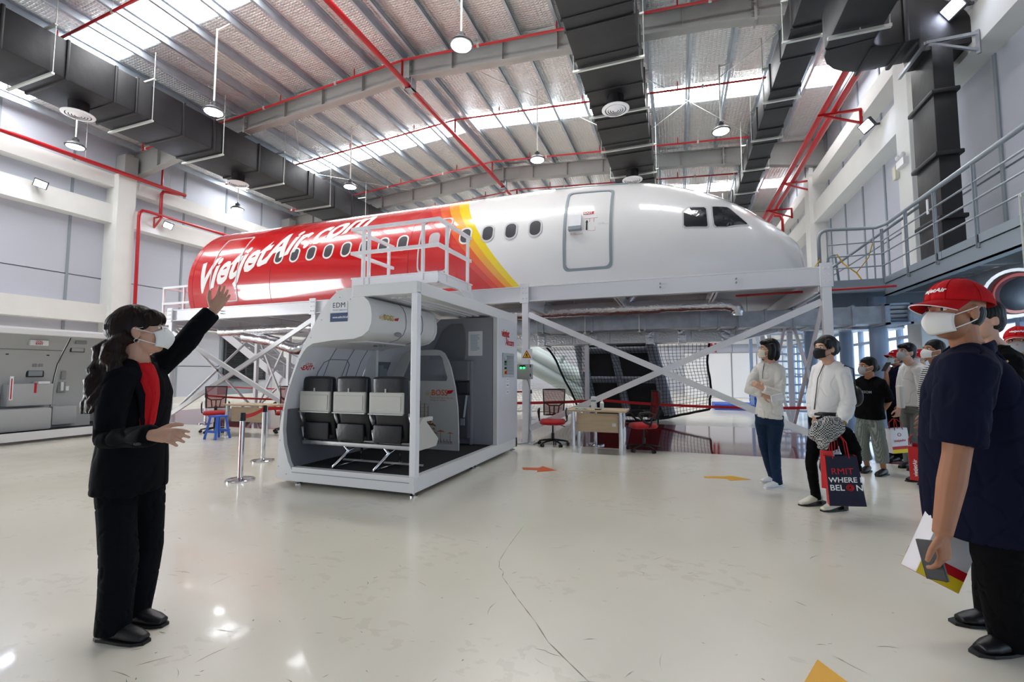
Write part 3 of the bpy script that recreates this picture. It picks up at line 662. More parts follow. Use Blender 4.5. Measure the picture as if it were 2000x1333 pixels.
# big return duct with the elbow that drops down the right wall
RD = thing('air_duct', 'large black duct that elbows down the right wall behind the walkway rail', 'duct', (4.3, 9.4, 3))
def rsweep(name, path, wd, ht, mt, parent, up=(0, 0, 1), r=0.04):
    """rounded rectangular tube along a path"""
    P = [Vector(p) for p in path]; prof = rrect(wd, ht, r, 2); n = len(prof); mb = MB(); vs = []; pu = Vector(up)
    for i, p in enumerate(P):
        t = (P[min(i+1, len(P)-1)]-P[max(i-1, 0)]).normalized(); u = pu-t*pu.dot(t)
        if u.length < 0.3: u = pu2-t*pu2.dot(t)
        u.normalize(); q = t.cross(u)
        vs += [p+q*a+u*b for a, b in prof]
    fs = [(i*n+a, i*n+(a+1) % n, (i+1)*n+(a+1) % n, (i+1)*n+a) for i in range(len(P)-1) for a in range(n)]+[tuple(range(n))[::-1], tuple((len(P)-1)*n+a for a in range(n))]
    mb.add(vs, fs); return mb.build(name, mt, parent, smooth=40)
DZ = 7.5; XD, YE = 3.0, 9.92
rsweep('duct_section', [(XD, -1, DZ), (XD, 4, DZ), (XD, 9.3, DZ)], 0.76, 0.8, M_BLACKD, RD)
rsweep('elbow', [(XD, 9.3, DZ)]+[(XD+0.62*(1-math.cos(a)), 9.3+0.62*math.sin(a), DZ) for a in [PI/2*k/6 for k in range(1, 7)]]+[(3.7, YE, DZ)], 0.74, 0.82, M_BLACKD, RD)
rsweep('duct_section', [(3.65, YE, DZ), (4.1, YE, DZ)], 0.72, 0.8, M_BLACKD, RD)
pe = [(4.05, YE, DZ)]+[(4.05+0.45*math.sin(a), YE, DZ-0.45*(1-math.cos(a))) for a in [PI/2*k/6 for k in range(1, 7)]]+[(4.5, YE, 6.9)]
rsweep('elbow', pe, 0.8, 0.6, M_BLACKD, RD, up=(0, 1, 0))
zz = 7.05
for k, zb in enumerate((6.1, 5.0, 3.9, 3.1)):
    mb = MB(); mb.rbox(4.26-0.015*(k % 2), 4.56+0.015*(k % 2), 9.6, 10.38, zb, zz, 0.04); mb.build('riser_section', M_BLACKD, RD, smooth=30)
    mb = MB(); mb.rbox(4.2, 4.6, 9.54, 10.44, zb-0.03, zb+0.05, 0.03); mb.build('joint_band', M_BLACKD, RD, smooth=30); zz = zb
for x in (3.4, 3.9):
    mb = MB(); mb.rbox(x-0.04, x+0.04, YE-0.42, YE+0.42, DZ-0.44, DZ+0.44, 0.03); mb.build('joint_band', M_BLACKD, RD, smooth=30)
mb = MB(); mb.box(2.55, 3.45, 8.87, 8.93, DZ-0.5, DZ-0.45)
for x in (3.02, 3.43): mb.cyl((x, 8.9, DZ-0.5), (x, 8.9, 9.9), 0.011, 6)
mb.build('hanger', M_ROD, RD)
mb = MB(); mb.bar((4.1, 9.4, 6.9), (4.8, 9.4, 6.9), 0.05, 0.05); mb.bar((4.15, 9.4, 6.88), (4.8, 9.4, 6.6), 0.04, 0.04); mb.bar((4.1, 9.4, 6.9), (4.1, 10.4, 6.9), 0.05, 0.05); mb.bar((4.79, 9.4, 6.95), (4.79, 9.4, 6.55), 0.05, 0.05); mb.build('wall_bracket', M_GALV, RD)
# ------------------------------------------------------------------ red sprinkler pipes
SP = thing('sprinkler_piping', 'red sprinkler main along the roof ridge with cross branches', 'pipe', (XRI, 10, 9.9))
mb = MB(); mb.cyl((XRI-0.02, -6, 9.78), (XRI-0.02, 30, 9.78), 0.075, 12); mb.build('main_pipe', M_RED, SP, smooth=40)
for i, y in enumerate((2.7, 6.55, 10.85, 14.2, 17.7, 20.9, 24.5)):
    for sg, xe in ((-1, XL+1.3), (1, XR-2.6)):
        zt = lambda x: zroof(x)-0.52
        pts = [(XRI, y, 9.8), (XRI+sg*0.06, y+0.02, zroof(XRI)-0.6), (XRI+sg*0.2, y, zt(XRI))]
        mb = MB(); mb.cyl((XRI, y+0.0, 9.8), (XRI, y, zt(XRI)+0.0), 0.035, 8); mb.cyl((XRI, y, zt(XRI)), (xe, y, zt(xe)), 0.032, 8)
        br = mb.build('branch_pipe', M_RED, SP, smooth=40)
        x = XRI+sg*1.7; 
        while abs(x-XRI) < abs(xe-XRI):
            mb = MB(); mb.cyl((x, y, zt(x)), (x, y, zt(x)+0.22), 0.02, 6); mb.cyl((x, y, zt(x)+0.22), (x, y, zt(x)+0.26), 0.012, 6); mb.build('sprinkler_head', M_RED, br)
            mb = MB(); mb.cyl((x+0.7*sg, y, zt(x)), (x+0.7*sg, y, zroof(x)-0.1), 0.006, 5); mb.cyl((x+0.7*sg, y-0.01, zt(x+0.7*sg)-0.05), (x+0.7*sg, y-0.01, zt(x+0.7*sg)+0.05), 0.04, 6); mb.build('pipe_hanger', M_ROD, br)
            x += sg*2.9
mb = MB(); mb.cyl((XL+1.3, 10.85, zroof(XL+1.3)-0.5), (XL+1.3, 10.85, zroof(XL+1.3)-0.1), 0.03, 8); mb.build('branch_end', M_RED, SP)
for y in (11.3, 19.1):
    mb = MB(); mb.box(XRI-0.13, XRI+0.13, y-0.14, y+0.1, 9.66, 9.69); mb.box(XRI-0.13, XRI-0.1, y-0.14, y+0.1, 9.66, 10.0); mb.box(XRI+0.1, XRI+0.13, y-0.14, y+0.1, 9.66, 10.0); mb.build('pipe_saddle', M_GALV, SP)
LP = thing('wall_pipe', 'red fire main along the top of the left wall with a drop pipe', 'pipe', (-19.1, 11, 0))
mb = MB(); mb.cyl((-19.1, -4, 8.62), (-19.1, 12.82, 8.62), 0.075, 10); mb.build('main_pipe', M_RED, LP, smooth=40)
mb = MB(); mb.tube([(-19.1, 12.8, 8.62), (-19.32, 12.1, 8.55), (-19.34, 12.05, 8.4), (-19.34, 12.05, 7.5)], 0.06, 10); mb.build('link_pipe', M_RED, LP, smooth=40)
mb = MB(); mb.tube([(-19.1, 11.2, 0.05), (-19.1, 11.15, 7.2), (-19.1, 11.17, 7.35), (-19.1, 11.27, 7.46), (-19.1, 11.5, 7.48), (-19.1, 20, 7.48)], 0.06, 10); mb.build('drop_pipe', M_RED, LP, smooth=40)
mb = MB(); mb.cyl((-19.1, 11.9, 8.62), (-19.1, 11.9, 9.4), 0.04, 8); mb.build('riser_pipe', M_RED, LP)
for y in (11.9, 14.7):
    mb = MB(); mb.bar((-19.45, y, 7.42), (-18.98, y, 7.42), 0.05, 0.05); mb.bar((-19.45, y, 7.42), (-19.45, y, 7.0), 0.05, 0.05); mb.bar((-19.45, y, 7.02), (-19.0, y, 7.4), 0.05, 0.05); mb.build('bracket', M_RED, LP)
for y in (4.0, 9.4, 12.2):
    mb = MB(); mb.cyl((-19.1, y, 8.6), (-19.1, y, zroof(-19.1)-0.1), 0.008, 6); mb.build('pipe_hanger', M_ROD, LP)
for k, (rx, lab) in enumerate(((0.548, 'red fire main on brackets along the right wall, the run farther from the wall'), (0.587, 'red fire main on brackets along the right wall, the run nearer the wall'))):
    x = 3.95+0.28*k; RP = thing('wall_pipe', lab, 'pipe', (x, 12, 8.4)); z = 1.3+x/rx
    mb = MB(); mb.cyl((x, -4, z), (x, 27, z), 0.085, 10); mb.build('main_pipe', M_RED, RP, smooth=40)
    if k == 1:
        for y in (7.0, 14.4, 19.3, 22.4, 26):
            mb = MB(); mb.bar((3.8, y, z-0.12), (4.8, y, z-0.12), 0.06, 0.06); mb.bar((4.8, y, z-0.1), (4.8, y, z-0.55), 0.06, 0.06); mb.bar((3.95, y, z-0.14), (4.8, y, z-0.5), 0.05, 0.05); mb.build('bracket', M_RED, RP)
        mb = MB(); mb.tube([(4.23, 23.5, z), (4.55, 23.5, z-0.05), (4.65, 23.5, z-0.25), (4.65, 23.5, 4.5)], 0.06, 8); mb.build('drop_pipe', M_RED, RP, smooth=40)
# ------------------------------------------------------------------ pendant lamps and floodlights
def pendant(x, y, z, label):
    px_ = min(purl, key=lambda p: abs(p-x))
    T = thing('pendant_lamp', label, 'lamp', (x, y, z), 'pendant high bay lamps')
    mb = MB(); mb.cyl((x, y, z+0.28), (x, y, zroof(x)-0.19), 0.022, 8); mb.bar((x, y, zroof(x)-0.24), (px_, y, zroof(px_)-0.2), 0.03, 0.03); mb.build('rod', mat('rod_white', '#e2e2da', 0.5), T)
    mb = MB(); mb.lathe([(0.25, 0.0), (0.255, 0.03), (0.2, 0.09), (0.13, 0.13), (0.09, 0.16), (0.085, 0.24), (0.03, 0.26), (0.03, 0.3)], (x, y, z), 20); mb.build('housing', M_DARKG, T, smooth=35)
    mb = MB(); mb.lathe([(0.2, -0.008), (0.21, 0.004)], (x, y, z-0.004), 20); mb.build('lens', M_LAMP, T)
PLB = [(-4.1, 8.2, 'pendant lamp hanging before the near rafter right of the ridge pipe'), (-11.3, 8.2, 'pendant lamp on a long rod before the near rafter beside the left black duct'), (-17.0, 8.1, 'pendant lamp before the left wall, below a round diffuser'),
       (-11.2, 13.4, 'pendant lamp between the two rafters left of the ridge pipe'), (-17.2, 13.7, 'pendant lamp between left black duct and wall beyond the first white column'), (-4.1, 13.7, 'pendant lamp between the two rafters just right of the ridge pipe'), (1.3, 13.8, 'pendant lamp between the wide and the slim black ducts')]
for a in PLB: pendant(a[0], a[1], 8.1, a[2])
def flood(x, y, z, d, label):
    T = thing('floodlight', label, 'lamp', (x, y, z), 'wall floodlights'); M = Matrix.Translation((x+d*0.25, y, z))@Matrix.Rotation(d*0.55, 4, 'Y')@Matrix.Rotation(-0.5 if d > 0 else 0.5, 4, 'Z')
    mb = MB(); mb.rbox(-0.06, 0.03, -0.17, 0.17, -0.13, 0.13, 0.01, M); mb.build('housing', M_DARKG, T)
    mb = MB(); mb.box(0.03, 0.036, -0.14, 0.14, -0.1, 0.1, M) if d > 0 else mb.box(-0.066, -0.06, -0.14, 0.14, -0.1, 0.1, M); mb.build('lens', M_FLOOD, T)
    mb = MB(); mb.bar((x+d*0.002, y, z), (x+d*0.22, y, z), 0.04, 0.04); mb.build('bracket', M_DARKG, T)
flood(-19.45, 8.33, 7.36, 1, 'floodlight on the left wall beam before the first white column')
flood(-19.45, 12.27, 7.2, 1, 'floodlight on the left wall beam under the red drop pipe')
flood(4.82, 9.5, 7.5, -1, 'floodlight on the right wall beam above the duct riser')
flood(4.82, 13.33, 7.42, -1, 'floodlight on the right wall beam beyond the first column')
EL = thing('emergency_light', 'white twin head emergency light on the right column', 'lamp', (4.6, 11.8, 5.8))
mb = MB(); mb.rbox(4.58, 4.68, 11.65, 12.0, 5.7, 5.86, 0.01); mb.build('body', M_WHITE, EL)
for y in (11.72, 11.92):
    mb = MB(); mb.ell((4.6, y, 5.93), (0.06, 0.06, 0.06), 10, 6); mb.build('lamp_head', M_WHITE, EL, smooth=True)
mb = MB(); mb.rbox(4.6, 4.68, 12.1, 12.25, 5.55, 5.85, 0.01); tag(mb.build('junction_box', mat('cream_box', '#dcd9c8', 0.5)), 'cream junction box beside the emergency light on the right column', 'box')
mb = MB(); mb.rbox(-19.2, -19.12, 10.72, 10.95, 3.25, 3.5, 0.01); tag(mb.build('junction_box', mat('cream_box', '#dcd9c8', 0.5)), 'cream junction box low on the left white column', 'box')
# ------------------------------------------------------------------ cabin section trainer in the middle of the floor
M_EDM = mat('trainer_white', '#e9e9e9', 0.35, coat=0.1); M_EDMIN = mat('cabin_lining', '#e6e6ec', 0.4); M_EDMDK = mat('cabin_dado', '#75767c', 0.55)
M_GALLEY = mat('bulkhead_grey', '#9c9da6', 0.5, bump=0.03, bscale=120); M_CARPET = mat('dark_carpet', '#26272a', 0.9, bump=0.2, bscale=300)
M_LEATH = mat('black_leather', '#17181d', 0.35, bump=0.12, bscale=18); M_SEATW = mat('seat_plastic', '#c9c7c0', 0.45); M_NAVY = mat('sign_navy', '#1d3a6e', 0.45)
M_PRED = mat('print_logo_red', '#c4141f', 0.4); M_PYEL = mat('print_yellow', '#c9a227', 0.45); M_PAPER = mat('paper', '#eef0f2', 0.6); M_PGREY = mat('print_grey', '#6f7480', 0.6)
M_BROWN = mat('print_brown', '#b06a3c', 0.6); M_PLBLUE = mat('print_lightblue', '#5aa0d8', 0.5)
E_ = thing('cabin_trainer', 'white open sided aircraft cabin trainer on a low base with overhead locker', 'trainer', (-3.5, 5.8, 0))
EX0, EX1, EY0, EY1 = -4.45, -2.58, 4.18, 7.37
outer = [(-3.42, 2.25), (-3.54, 2.25), (-3.66, 2.2), (-3.77, 2.11), (-3.88, 1.97), (-3.98, 1.82), (-4.1, 1.63), (-4.2, 1.44), (-4.29, 1.21), (-4.36, 0.98), (-4.41, 0.74), (-4.44, 0.5), (-4.45, 0.25), (-4.45, 0.06), (-4.2, 0.05), (-4.2, 0.16)]
inner = [(-4.22, 0.17), (-4.28, 0.26), (-4.35, 0.45), (-4.375, 0.62), (-4.365, 0.86), (-4.32, 1.06), (-4.24, 1.27), (-4.16, 1.45), (-4.1, 1.54), (-4.05, 1.59), (-3.97, 1.63), (-3.68, 1.66), (-3.4, 1.67), (-3.28, 1.70), (-3.2, 1.76), (-3.165, 1.84), (-3.16, 1.93), (-3.175, 2.02), (-3.21, 2.09), (-3.27, 2.14), (-3.34, 2.155), (-3.42, 2.155)]
mb = MB(); mb.prism(outer+inner, (0, EY0, 0), (1, 0, 0), (0, 0, 1), (0, 0.05, 0)); mb.build('side_panel', M_EDM, E_)
# base
mb = MB(); mb.rbox(-4.2, EX1, EY0-0.02, EY0+0.06, 0.05, 0.21, 0.006); b_ = mb.build('base_rail', M_EDM, E_)
mb = MB(); mb.box(-4.2, EX1-0.06, EY0-0.026, EY0-0.02, 0.15, 0.156); mb.build('rail_groove', M_GASK, b_)
mb = MB(); mb.rbox(EX1-0.08, EX1, EY0+0.06, EY1, 0.05, 0.21, 0.006); mb.build('base_rail', M_EDM, E_)
mb = MB(); mb.rbox(EX0, EX1, EY1-0.08, EY1, 0.05, 0.21, 0.006); mb.build('base_rail', M_EDM, E_)
mb = MB(); mb.rbox(EX0, EX0+0.08, EY0+0.06, EY1, 0.05, 0.21, 0.006); mb.build('base_rail', M_EDM, E_)
mb = MB(); mb.box(EX0+0.05, EX1-0.06, EY0+0.05, EY1-0.05, 0.16, 0.195); mb.build('carpet_floor', M_CARPET, E_)
for x, y in ((-2.63, 4.24), (-4.18, 4.26), (-2.63, 5.7), (-2.63, 5.82), (-2.63, 7.28), (-4.35, 7.28)):
    mb = MB(); mb.lathe([(0.045, 0), (0.045, 0.012), (0.012, 0.02), (0.012, 0.06)], (x, y, 0), 12); mb.build('levelling_foot', M_CHROME, E_)
mb = MB(); mb.rbox(EX1-0.075, EX1, EY0, EY0+0.075, 0.2, 2.16, 0.006); mb.build('corner_post', M_WHITEM, E_)
# roof
mb = MB(); mb.rbox(-3.42, EX1, EY0-0.01, EY0+0.06, 2.14, 2.27, 0.006); mb.build('roof_rail', M_EDM, E_)
mb = MB(); mb.rbox(EX1-0.07, EX1+0.005, EY0+0.06, EY1, 2.13, 2.27, 0.006); mb.build('roof_rail', M_EDM, E_)
mb = MB(); mb.box(-3.7, EX1-0.05, EY0+0.05, EY1, 2.17, 2.24); mb.build('ceiling_panel', M_EDM, E_)
for k, x in enumerate((-3.12, -3.02, -2.9)):
    mb = MB(); mb.box(x, x+0.05, EY0+0.3, EY1-1.0, 2.15, 2.17); mb.build('ceiling_strip', mat('strip_light_cover', '#f4f4fa', 0.25), E_)
# curved side wall and window reveals
sw = [(-4.22, 0.17), (-4.30, 0.30), (-4.36, 0.47), (-4.385, 0.62), (-4.375, 0.86), (-4.33, 1.06), (-4.25, 1.27), (-4.17, 1.45), (-4.08, 1.6), (-3.94, 1.8), (-3.78, 2.0), (-3.62, 2.16)]
def extr(mb, prof, y0, y1, n=1):
    m = len(prof); return mb.add([(x, y0+(y1-y0)*j/n, z) for j in range(n+1) for x, z in prof], [(j*m+i, (j+1)*m+i, (j+1)*m+i+1, j*m+i+1) for j in range(n) for i in range(m-1)])
def shell(prof, y0, y1, t=0.03):
    mb = MB(); p2 = [(x-t, z) for x, z in prof][::-1]; mb.prism(prof+p2, (0, y0, 0), (1, 0, 0), (0, 0, 1), (0, y1-y0, 0)); return mb
shell(sw[4:], EY0+0.05, 5.45).build('sidewall_panel', M_EDMIN, E_, smooth=50)
shell(sw[4:], 5.47, 6.44).build('sidewall_panel', M_EDMIN, E_, smooth=50)
shell([(x+0.004, z) for x, z in sw[:5]], EY0+0.05, 6.44).build('dado_panel', M_EDMDK, E_, smooth=50)
def onwall(z, d=0.0):
    for i in range(len(sw)-1):
        if sw[i][1] <= z <= sw[i+1][1]:
            t = (z-sw[i][1])/(sw[i+1][1]-sw[i][1]); return sw[i][0]+(sw[i+1][0]-sw[i][0])*t+d
    return sw[-1][0]+d
def wallquad(mb, y0, y1, z0, z1, d=0.004):
    n = 3; zs = [z0+(z1-z0)*k/n for k in range(n+1)]
    return mb.add([(onwall(z, d), y, z) for z in zs for y in (y0, y1)], [(2*k, 2*k+1, 2*k+3, 2*k+2) for k in range(n)])
def wallline(mb, pts, d=0.006, r=0.006): return mb.tube([(onwall(z, d), y, z) for y, z in pts], r, 5)
wp = [(4.56, 0.95), (4.56, 1.3), (4.6, 1.42), (4.7, 1.46), (5.0, 1.46), (5.08, 1.4), (5.1, 1.25), (5.1, 0.95)]
wallline(MB(), wp).build('window_surround', mat('reveal_grey', '#8f9098', 0.5), E_, smooth=True)
wallquad(MB(), 4.7, 5.0, 1.2, 1.44).build('window_shade', M_EDM, E_)
for y in (4.68, 5.02, 5.3): wallline(MB(), [(y, 0.9), (y, 1.2), (y, 1.45), (y+0.02, 1.6)], 0.003, 0.004).build('panel_seam', M_PGREY, E_)
mb = MB(); mb.lathe([(0.05, 0), (0.05, 0.04), (0.03, 0.05)], (onwall(1.17, 0.0), 4.82, 1.17), 14, (1, 0, 0)); mb.build('handle_knob', M_SEATW, E_, smooth=30)
ds = MB(); ds.box(-4.2, -4.02, 5.44, 5.49, 0.6, 1.62); ds.build('door_jamb', M_EDM, E_)
shell([(x+0.01, z) for x, z in sw[4:8]], 5.55, 6.0, 0.01).build('door_mirror', mat('door_recess', '#7d7f88', 0.3), E_)
for k, (y, z) in enumerate(((5.62, 1.22), (5.78, 1.3), (5.9, 1.25))):
    mb = MB(); mb.rbox(onwall(z), onwall(z, 0.07), y-0.05, y+0.05, z-0.1, z+0.1, 0.015); mb.build('door_fitting', M_GASK, E_)
# overhead locker
bn = [(-4.05, 1.6)]+inner[10:22]+[(-3.6, 2.16)]
mb = MB(); mb.prism([(x-0.003, z) for x, z in bn], (0, EY0+0.05, 0), (1, 0, 0), (0, 0, 1), (0, 1.4, 0)); BN = mb.build('overhead_locker', M_EDM, E_, smooth=40)
mb = MB(); mb.prism([(-3.3+(x+3.3)*1.03, 1.93+(z-1.93)*1.03) for x, z in inner[12:21]]+[(-3.5, 2.14), (-3.5, 1.67)], (0, 5.58, 0), (1, 0, 0), (0, 0, 1), (0, 0.05, 0)); mb.build('locker_end_cap', M_EDM, BN, smooth=40)
for y in (4.86, 5.25):
    mb = MB(); mb.tube([(x+0.002, y, z) for x, z in inner[12:20]], 0.004, 5); mb.build('locker_seam', M_PGREY, BN)
mb = MB(); mb.ell((-3.2, 4.75, 1.755), (0.02, 0.08, 0.03), 12, 6); mb.build('locker_latch', M_GASK, BN, smooth=True)
mb = MB(); mb.box(-3.75, -3.45, 4.5, 5.3, 1.652, 1.672); mb.build('service_panel', M_EDMIN, BN)
for k in range(3):
    mb = MB(); mb.lathe([(0.03, 0), (0.02, 0.02)], (-3.6+0.08*k, 4.85, 1.62), 10); mb.build('reading_lamp', M_GASK, BN)
# locker branding: small two-colour word with a flag
def bintext(mb, txt, y, z, size, off=0.0):
    vs, fs = text_mesh(txt, size, off); n = Vector((1, 0, 0))
    return mb.add([(-3.152+0.4*abs(z+v.y-1.93)*abs(z+v.y-1.93)*-1.6, y+v.x, z+v.y) for v in vs], fs)
bintext(MB(), 'sky', 4.30, 1.9, 0.07).build('brand_word', M_PYEL, BN); bintext(MB(), 'BOSS', 4.39, 1.9, 0.085, 0.002).build('brand_word', M_PYEL, BN)
mb = MB(); mb.add([(-3.15, 4.60, 1.93), (-3.15, 4.69, 1.95), (-3.15, 4.67, 1.91), (-3.15, 4.6, 1.905)], [(0, 1, 2, 3)]); mb.build('brand_flag', M_PRED, BN)
# divider wall with clear window
dv = [(-2.92, 0.195), (-2.925, 0.5), (-2.94, 0.8), (-2.98, 1.08), (-3.05, 1.35), (-3.1, 1.47), (-3.16, 1.57), (-3.22, 1.61), (-3.3, 1.625), (-3.62, 1.62), (-3.8, 1.6), (-3.87, 1.55), (-4.0, 1.3), (-4.14, 1.14), (-4.22, 0.8), (-4.2, 0.4), (-4.1, 0.195)]
wn_ = [(-3.12, 1.17), (-3.105, 1.22), (-3.15, 1.36), (-3.19, 1.5), (-3.23, 1.54), (-3.66, 1.54), (-3.72, 1.51), (-3.8, 1.32), (-3.86, 1.2), (-3.84, 1.17)]
def ring_prism(o, i_, y, t):
    """plate with a hole: outer and inner loops bridged by angle"""
    cx = sum(p[0] for p in i_)/len(i_); cz = sum(p[1] for p in i_)/len(i_); bm = bmesh.new(); 
    ov = [bm.verts.new((x, y, z)) for x, z in o]; iv = [bm.verts.new((x, y, z)) for x, z in i_]
    es = [bm.edges.new((ov[k], ov[(k+1) % len(ov)])) for k in range(len(ov))]+[bm.edges.new((iv[k], iv[(k+1) % len(iv)])) for k in range(len(iv))]
    bmesh.ops.triangle_fill(bm, use_beauty=True, use_dissolve=False, edges=es)
    r = bmesh.ops.extrude_face_region(bm, geom=bm.faces[:]); bmesh.ops.translate(bm, verts=[v for v in r['geom'] if isinstance(v, bmesh.types.BMVert)], vec=(0, t, 0))
    bmesh.ops.recalc_face_normals(bm, faces=bm.faces[:]); return MB().addbm(bm)
DV = ring_prism(dv, wn_, 5.85, 0.03).build('divider_wall', mat('divider_cream', '#c4c5c3', 0.4), E_)
mb = MB(); mb.prism(wn_, (0, 5.86, 0), (1, 0, 0), (0, 0, 1), (0, 0.01, 0)); mb.build('divider_pane', mat('smoked_pane', '#9a9ca4', 0.05, alpha=0.35), DV)
label_text(MB(), 'sky', (-3.46, 5.849, 0.965), (1, 0, 0), (0, 0, 1), 0.09).build('brand_word', M_PYEL, DV)
label_text(MB(), 'BOSS', (-3.36, 5.849, 0.965), (1, 0, 0), (0, 0, 1), 0.115, 0.002).build('brand_word', mat('print_orange', '#d4602a', 0.5), DV)
mb = MB(); mb.prism([(-3.11, 0.99), (-3.1, 1.035), (-3.0, 1.045), (-3.03, 1.0), (-3.06, 0.99)], (0, 5.847, 0), (1, 0, 0), (0, 0, 1), (0, 0.002, 0)); mb.build('brand_flag', M_PRED, DV)
label_text(MB(), 'Phong cach Nguoi dan dau\nWings for Leaders', (-3.38, 5.849, 0.92), (1, 0, 0), (0, 0, 1), 0.035).build('small_print', M_BROWN, DV)
art = MB()   # printed cafe scene: house, awnings, parasols, chairs
for (x, z, w_, h_) in ((-3.62, 0.55, 0.02, 0.35), (-3.55, 0.55, 0.02, 0.33), (-3.48, 0.55, 0.02, 0.3), (-3.42, 0.55, 0.02, 0.26)): art.box(x, x+w_, 5.846, 5.848, z, z+h_)
for k in range(6): art.box(-3.66, -3.40, 5.846, 5.848, 0.56+k*0.055, 0.565+k*0.055)
art.build('wall_print', mat('print_sepia', '#a58f7c', 0.6), DV)['kind'] = 'stuff'
art = MB()
for x, z, s_ in ((-3.33, 0.42, 0.1), (-3.2, 0.45, 0.075), (-3.05, 0.43, 0.055)):
    art.prism([(-s_, 0), (s_, 0), (0, s_*0.35)], (x, 5.846, z), (1, 0, 0), (0, 0, 1), (0, 0.002, 0)); art.box(x-0.004, x+0.004, 5.846, 5.848, 0.29, z)
for k in range(26):
    x = -3.48+random.random()*0.2; z = 0.44+random.random()*0.2; art.prism([(-0.02, 0), (0.02, -0.01), (0.015, 0.015), (-0.01, 0.02)], (x, 5.845, z), (1, 0, 0), (0, 0, 1), (0, 0.001, 0))
art.build('cafe_print', M_BROWN, DV)['kind'] = 'stuff'
art = MB()
for k in range(5):
    x = -3.26+k*0.052
    art.box(x, x+0.005, 5.846, 5.848, 0.28, 0.35); art.box(x+0.025, x+0.03, 5.846, 5.848, 0.28, 0.32); art.box(x, x+0.03, 5.846, 5.848, 0.315, 0.32)
art.build('chair_print', M_BLACK, DV)['kind'] = 'stuff'
# rear bulkhead, attendant seat, end cabinet
bk = [(-2.65, 0.2), (-2.65, 2.14), (-3.55, 2.14), (-3.7, 2.02), (-3.9, 1.8), (-4.05, 1.6), (-4.2, 1.4), (-4.3, 1.1), (-4.34, 0.8), (-4.3, 0.4), (-4.2, 0.2)]
mb = MB(); mb.prism(bk, (0, 6.45, 0), (1, 0, 0), (0, 0, 1), (0, 0.05, 0)); BK = mb.build('bulkhead', M_GALLEY, E_)
mb = MB(); mb.prism([(-3.12, 1.5), (-3.1, 1.75), (-3.12, 1.96), (-3.16, 2.05), (-3.35, 2.05), (-3.5, 1.95), (-3.75, 1.5)], (0, 6.42, 0), (1, 0, 0), (0, 0, 1), (0, 0.03, 0)); mb.build('stowage_door', M_EDMDK, BK)
mb = MB(); mb.rbox(-3.06, -2.82, 6.44, 6.45, 1.55, 1.93, 0.003); mb.build('notice_sheet', M_PAPER, BK)
nt_ = MB()
for k in range(15): nt_.box(-3.02, -3.02+0.16*(0.7+0.3*random.random()), 6.438, 6.44, 1.87-k*0.017, 1.876-k*0.017)
nt_.build('notice_print', mat('print_bluegrey', '#8fa4ba', 0.6), BK)['kind'] = 'stuff'
JS = MB(); JS.rbox(-3.42, -2.99, 6.3, 6.45, 1.17, 1.47, 0.02); JS.build('attendant_headrest', M_EDMDK, BK)
mb = MB(); mb.rbox(-3.4, -3.0, 6.33, 6.45, 0.97, 1.15, 0.02); mb.build('attendant_cushion', mat('dark_cushion', '#3a3b42', 0.6), BK)
mb = MB(); mb.rbox(-3.4, -2.98, 6.28, 6.45, 0.3, 0.95, 0.02); mb.build('attendant_seat_pan', mat('seat_grey', '#54565e', 0.5), BK)
mb = MB(); mb.rbox(-3.1, -3.03, 6.262, 6.28, 0.5, 0.6, 0.004); mb.build('socket_plate', M_GASK, BK)
mb = MB(); mb.bar((-3.0, 6.27, 0.95), (-3.03, 6.24, 0.62), 0.02, 0.03); mb.build('strap', M_GASK, BK)
mb = MB(); mb.rbox(-3.0, -2.95, 6.36, 6.45, 0.2, 1.47, 0.015); mb.build('seat_rail', mat('rail_grey', '#8a8d96', 0.4), BK)
mb = MB(); mb.rbox(-3.4, EX1+0.002, 6.5, EY1-0.005, 0.2, 2.14, 0.004); CB = mb.build('end_cabinet', mat('cabinet_white', '#dfe0e6', 0.3, coat=0.2), E_)
mb = MB(); mb.box(EX1-0.06, EX1+0.004, 6.44, 6.5, 0.2, 2.14); mb.build('cabinet_edge', M_EDM, CB)
AXY, AXZ = (0, 1, 0), (0, 0, 1)
label_text(MB(), 'vietjet', (EX1+0.004, 6.62, 1.86), AXY, AXZ, 0.17, 0.004, 0.15, space=0.85).build('brand_word', M_PRED, CB)
label_text(MB(), 'Air.com', (EX1+0.004, 6.8, 1.73), AXY, AXZ, 0.15, 0.004, 0.15, space=0.8).build('brand_word', M_PRED, CB)
mb = MB(); mb.rbox(EX1, EX1+0.025, 6.66, 7.16, 1.22, 1.6, 0.006); TS = mb.build('control_panel', M_ALU, CB)
mb = MB(); mb.box(EX1+0.025, EX1+0.028, 6.8, 7.12, 1.26, 1.56); mb.build('touch_screen', mat('screen_dark', '#2b3340', 0.1, coat=0.6), TS)
for z, m_ in ((1.52, M_WHITE), (1.46, M_BLACK), (1.42, mat('button_green', '#2f8f4a', 0.4)), (1.36, M_BLACK)):
    mb = MB(); mb.lathe([(0.018, 0), (0.018, 0.02)], (EX1+0.025, 6.73, z), 10, (1, 0, 0)); mb.build('push_button', m_, TS)
mb = MB(); mb.rbox(EX1+0.025, EX1+0.032, 6.69, 6.77, 1.26, 1.33, 0.002); ES = mb.build('emergency_stop', mat('stop_yellow', '#e7b81c', 0.4), TS)
mb = MB(); mb.lathe([(0.026, 0), (0.026, 0.02)], (EX1+0.03, 6.73, 1.295), 12, (1, 0, 0)); mb.build('stop_button', mat('stop_red', '#cf1b1b', 0.4), ES)
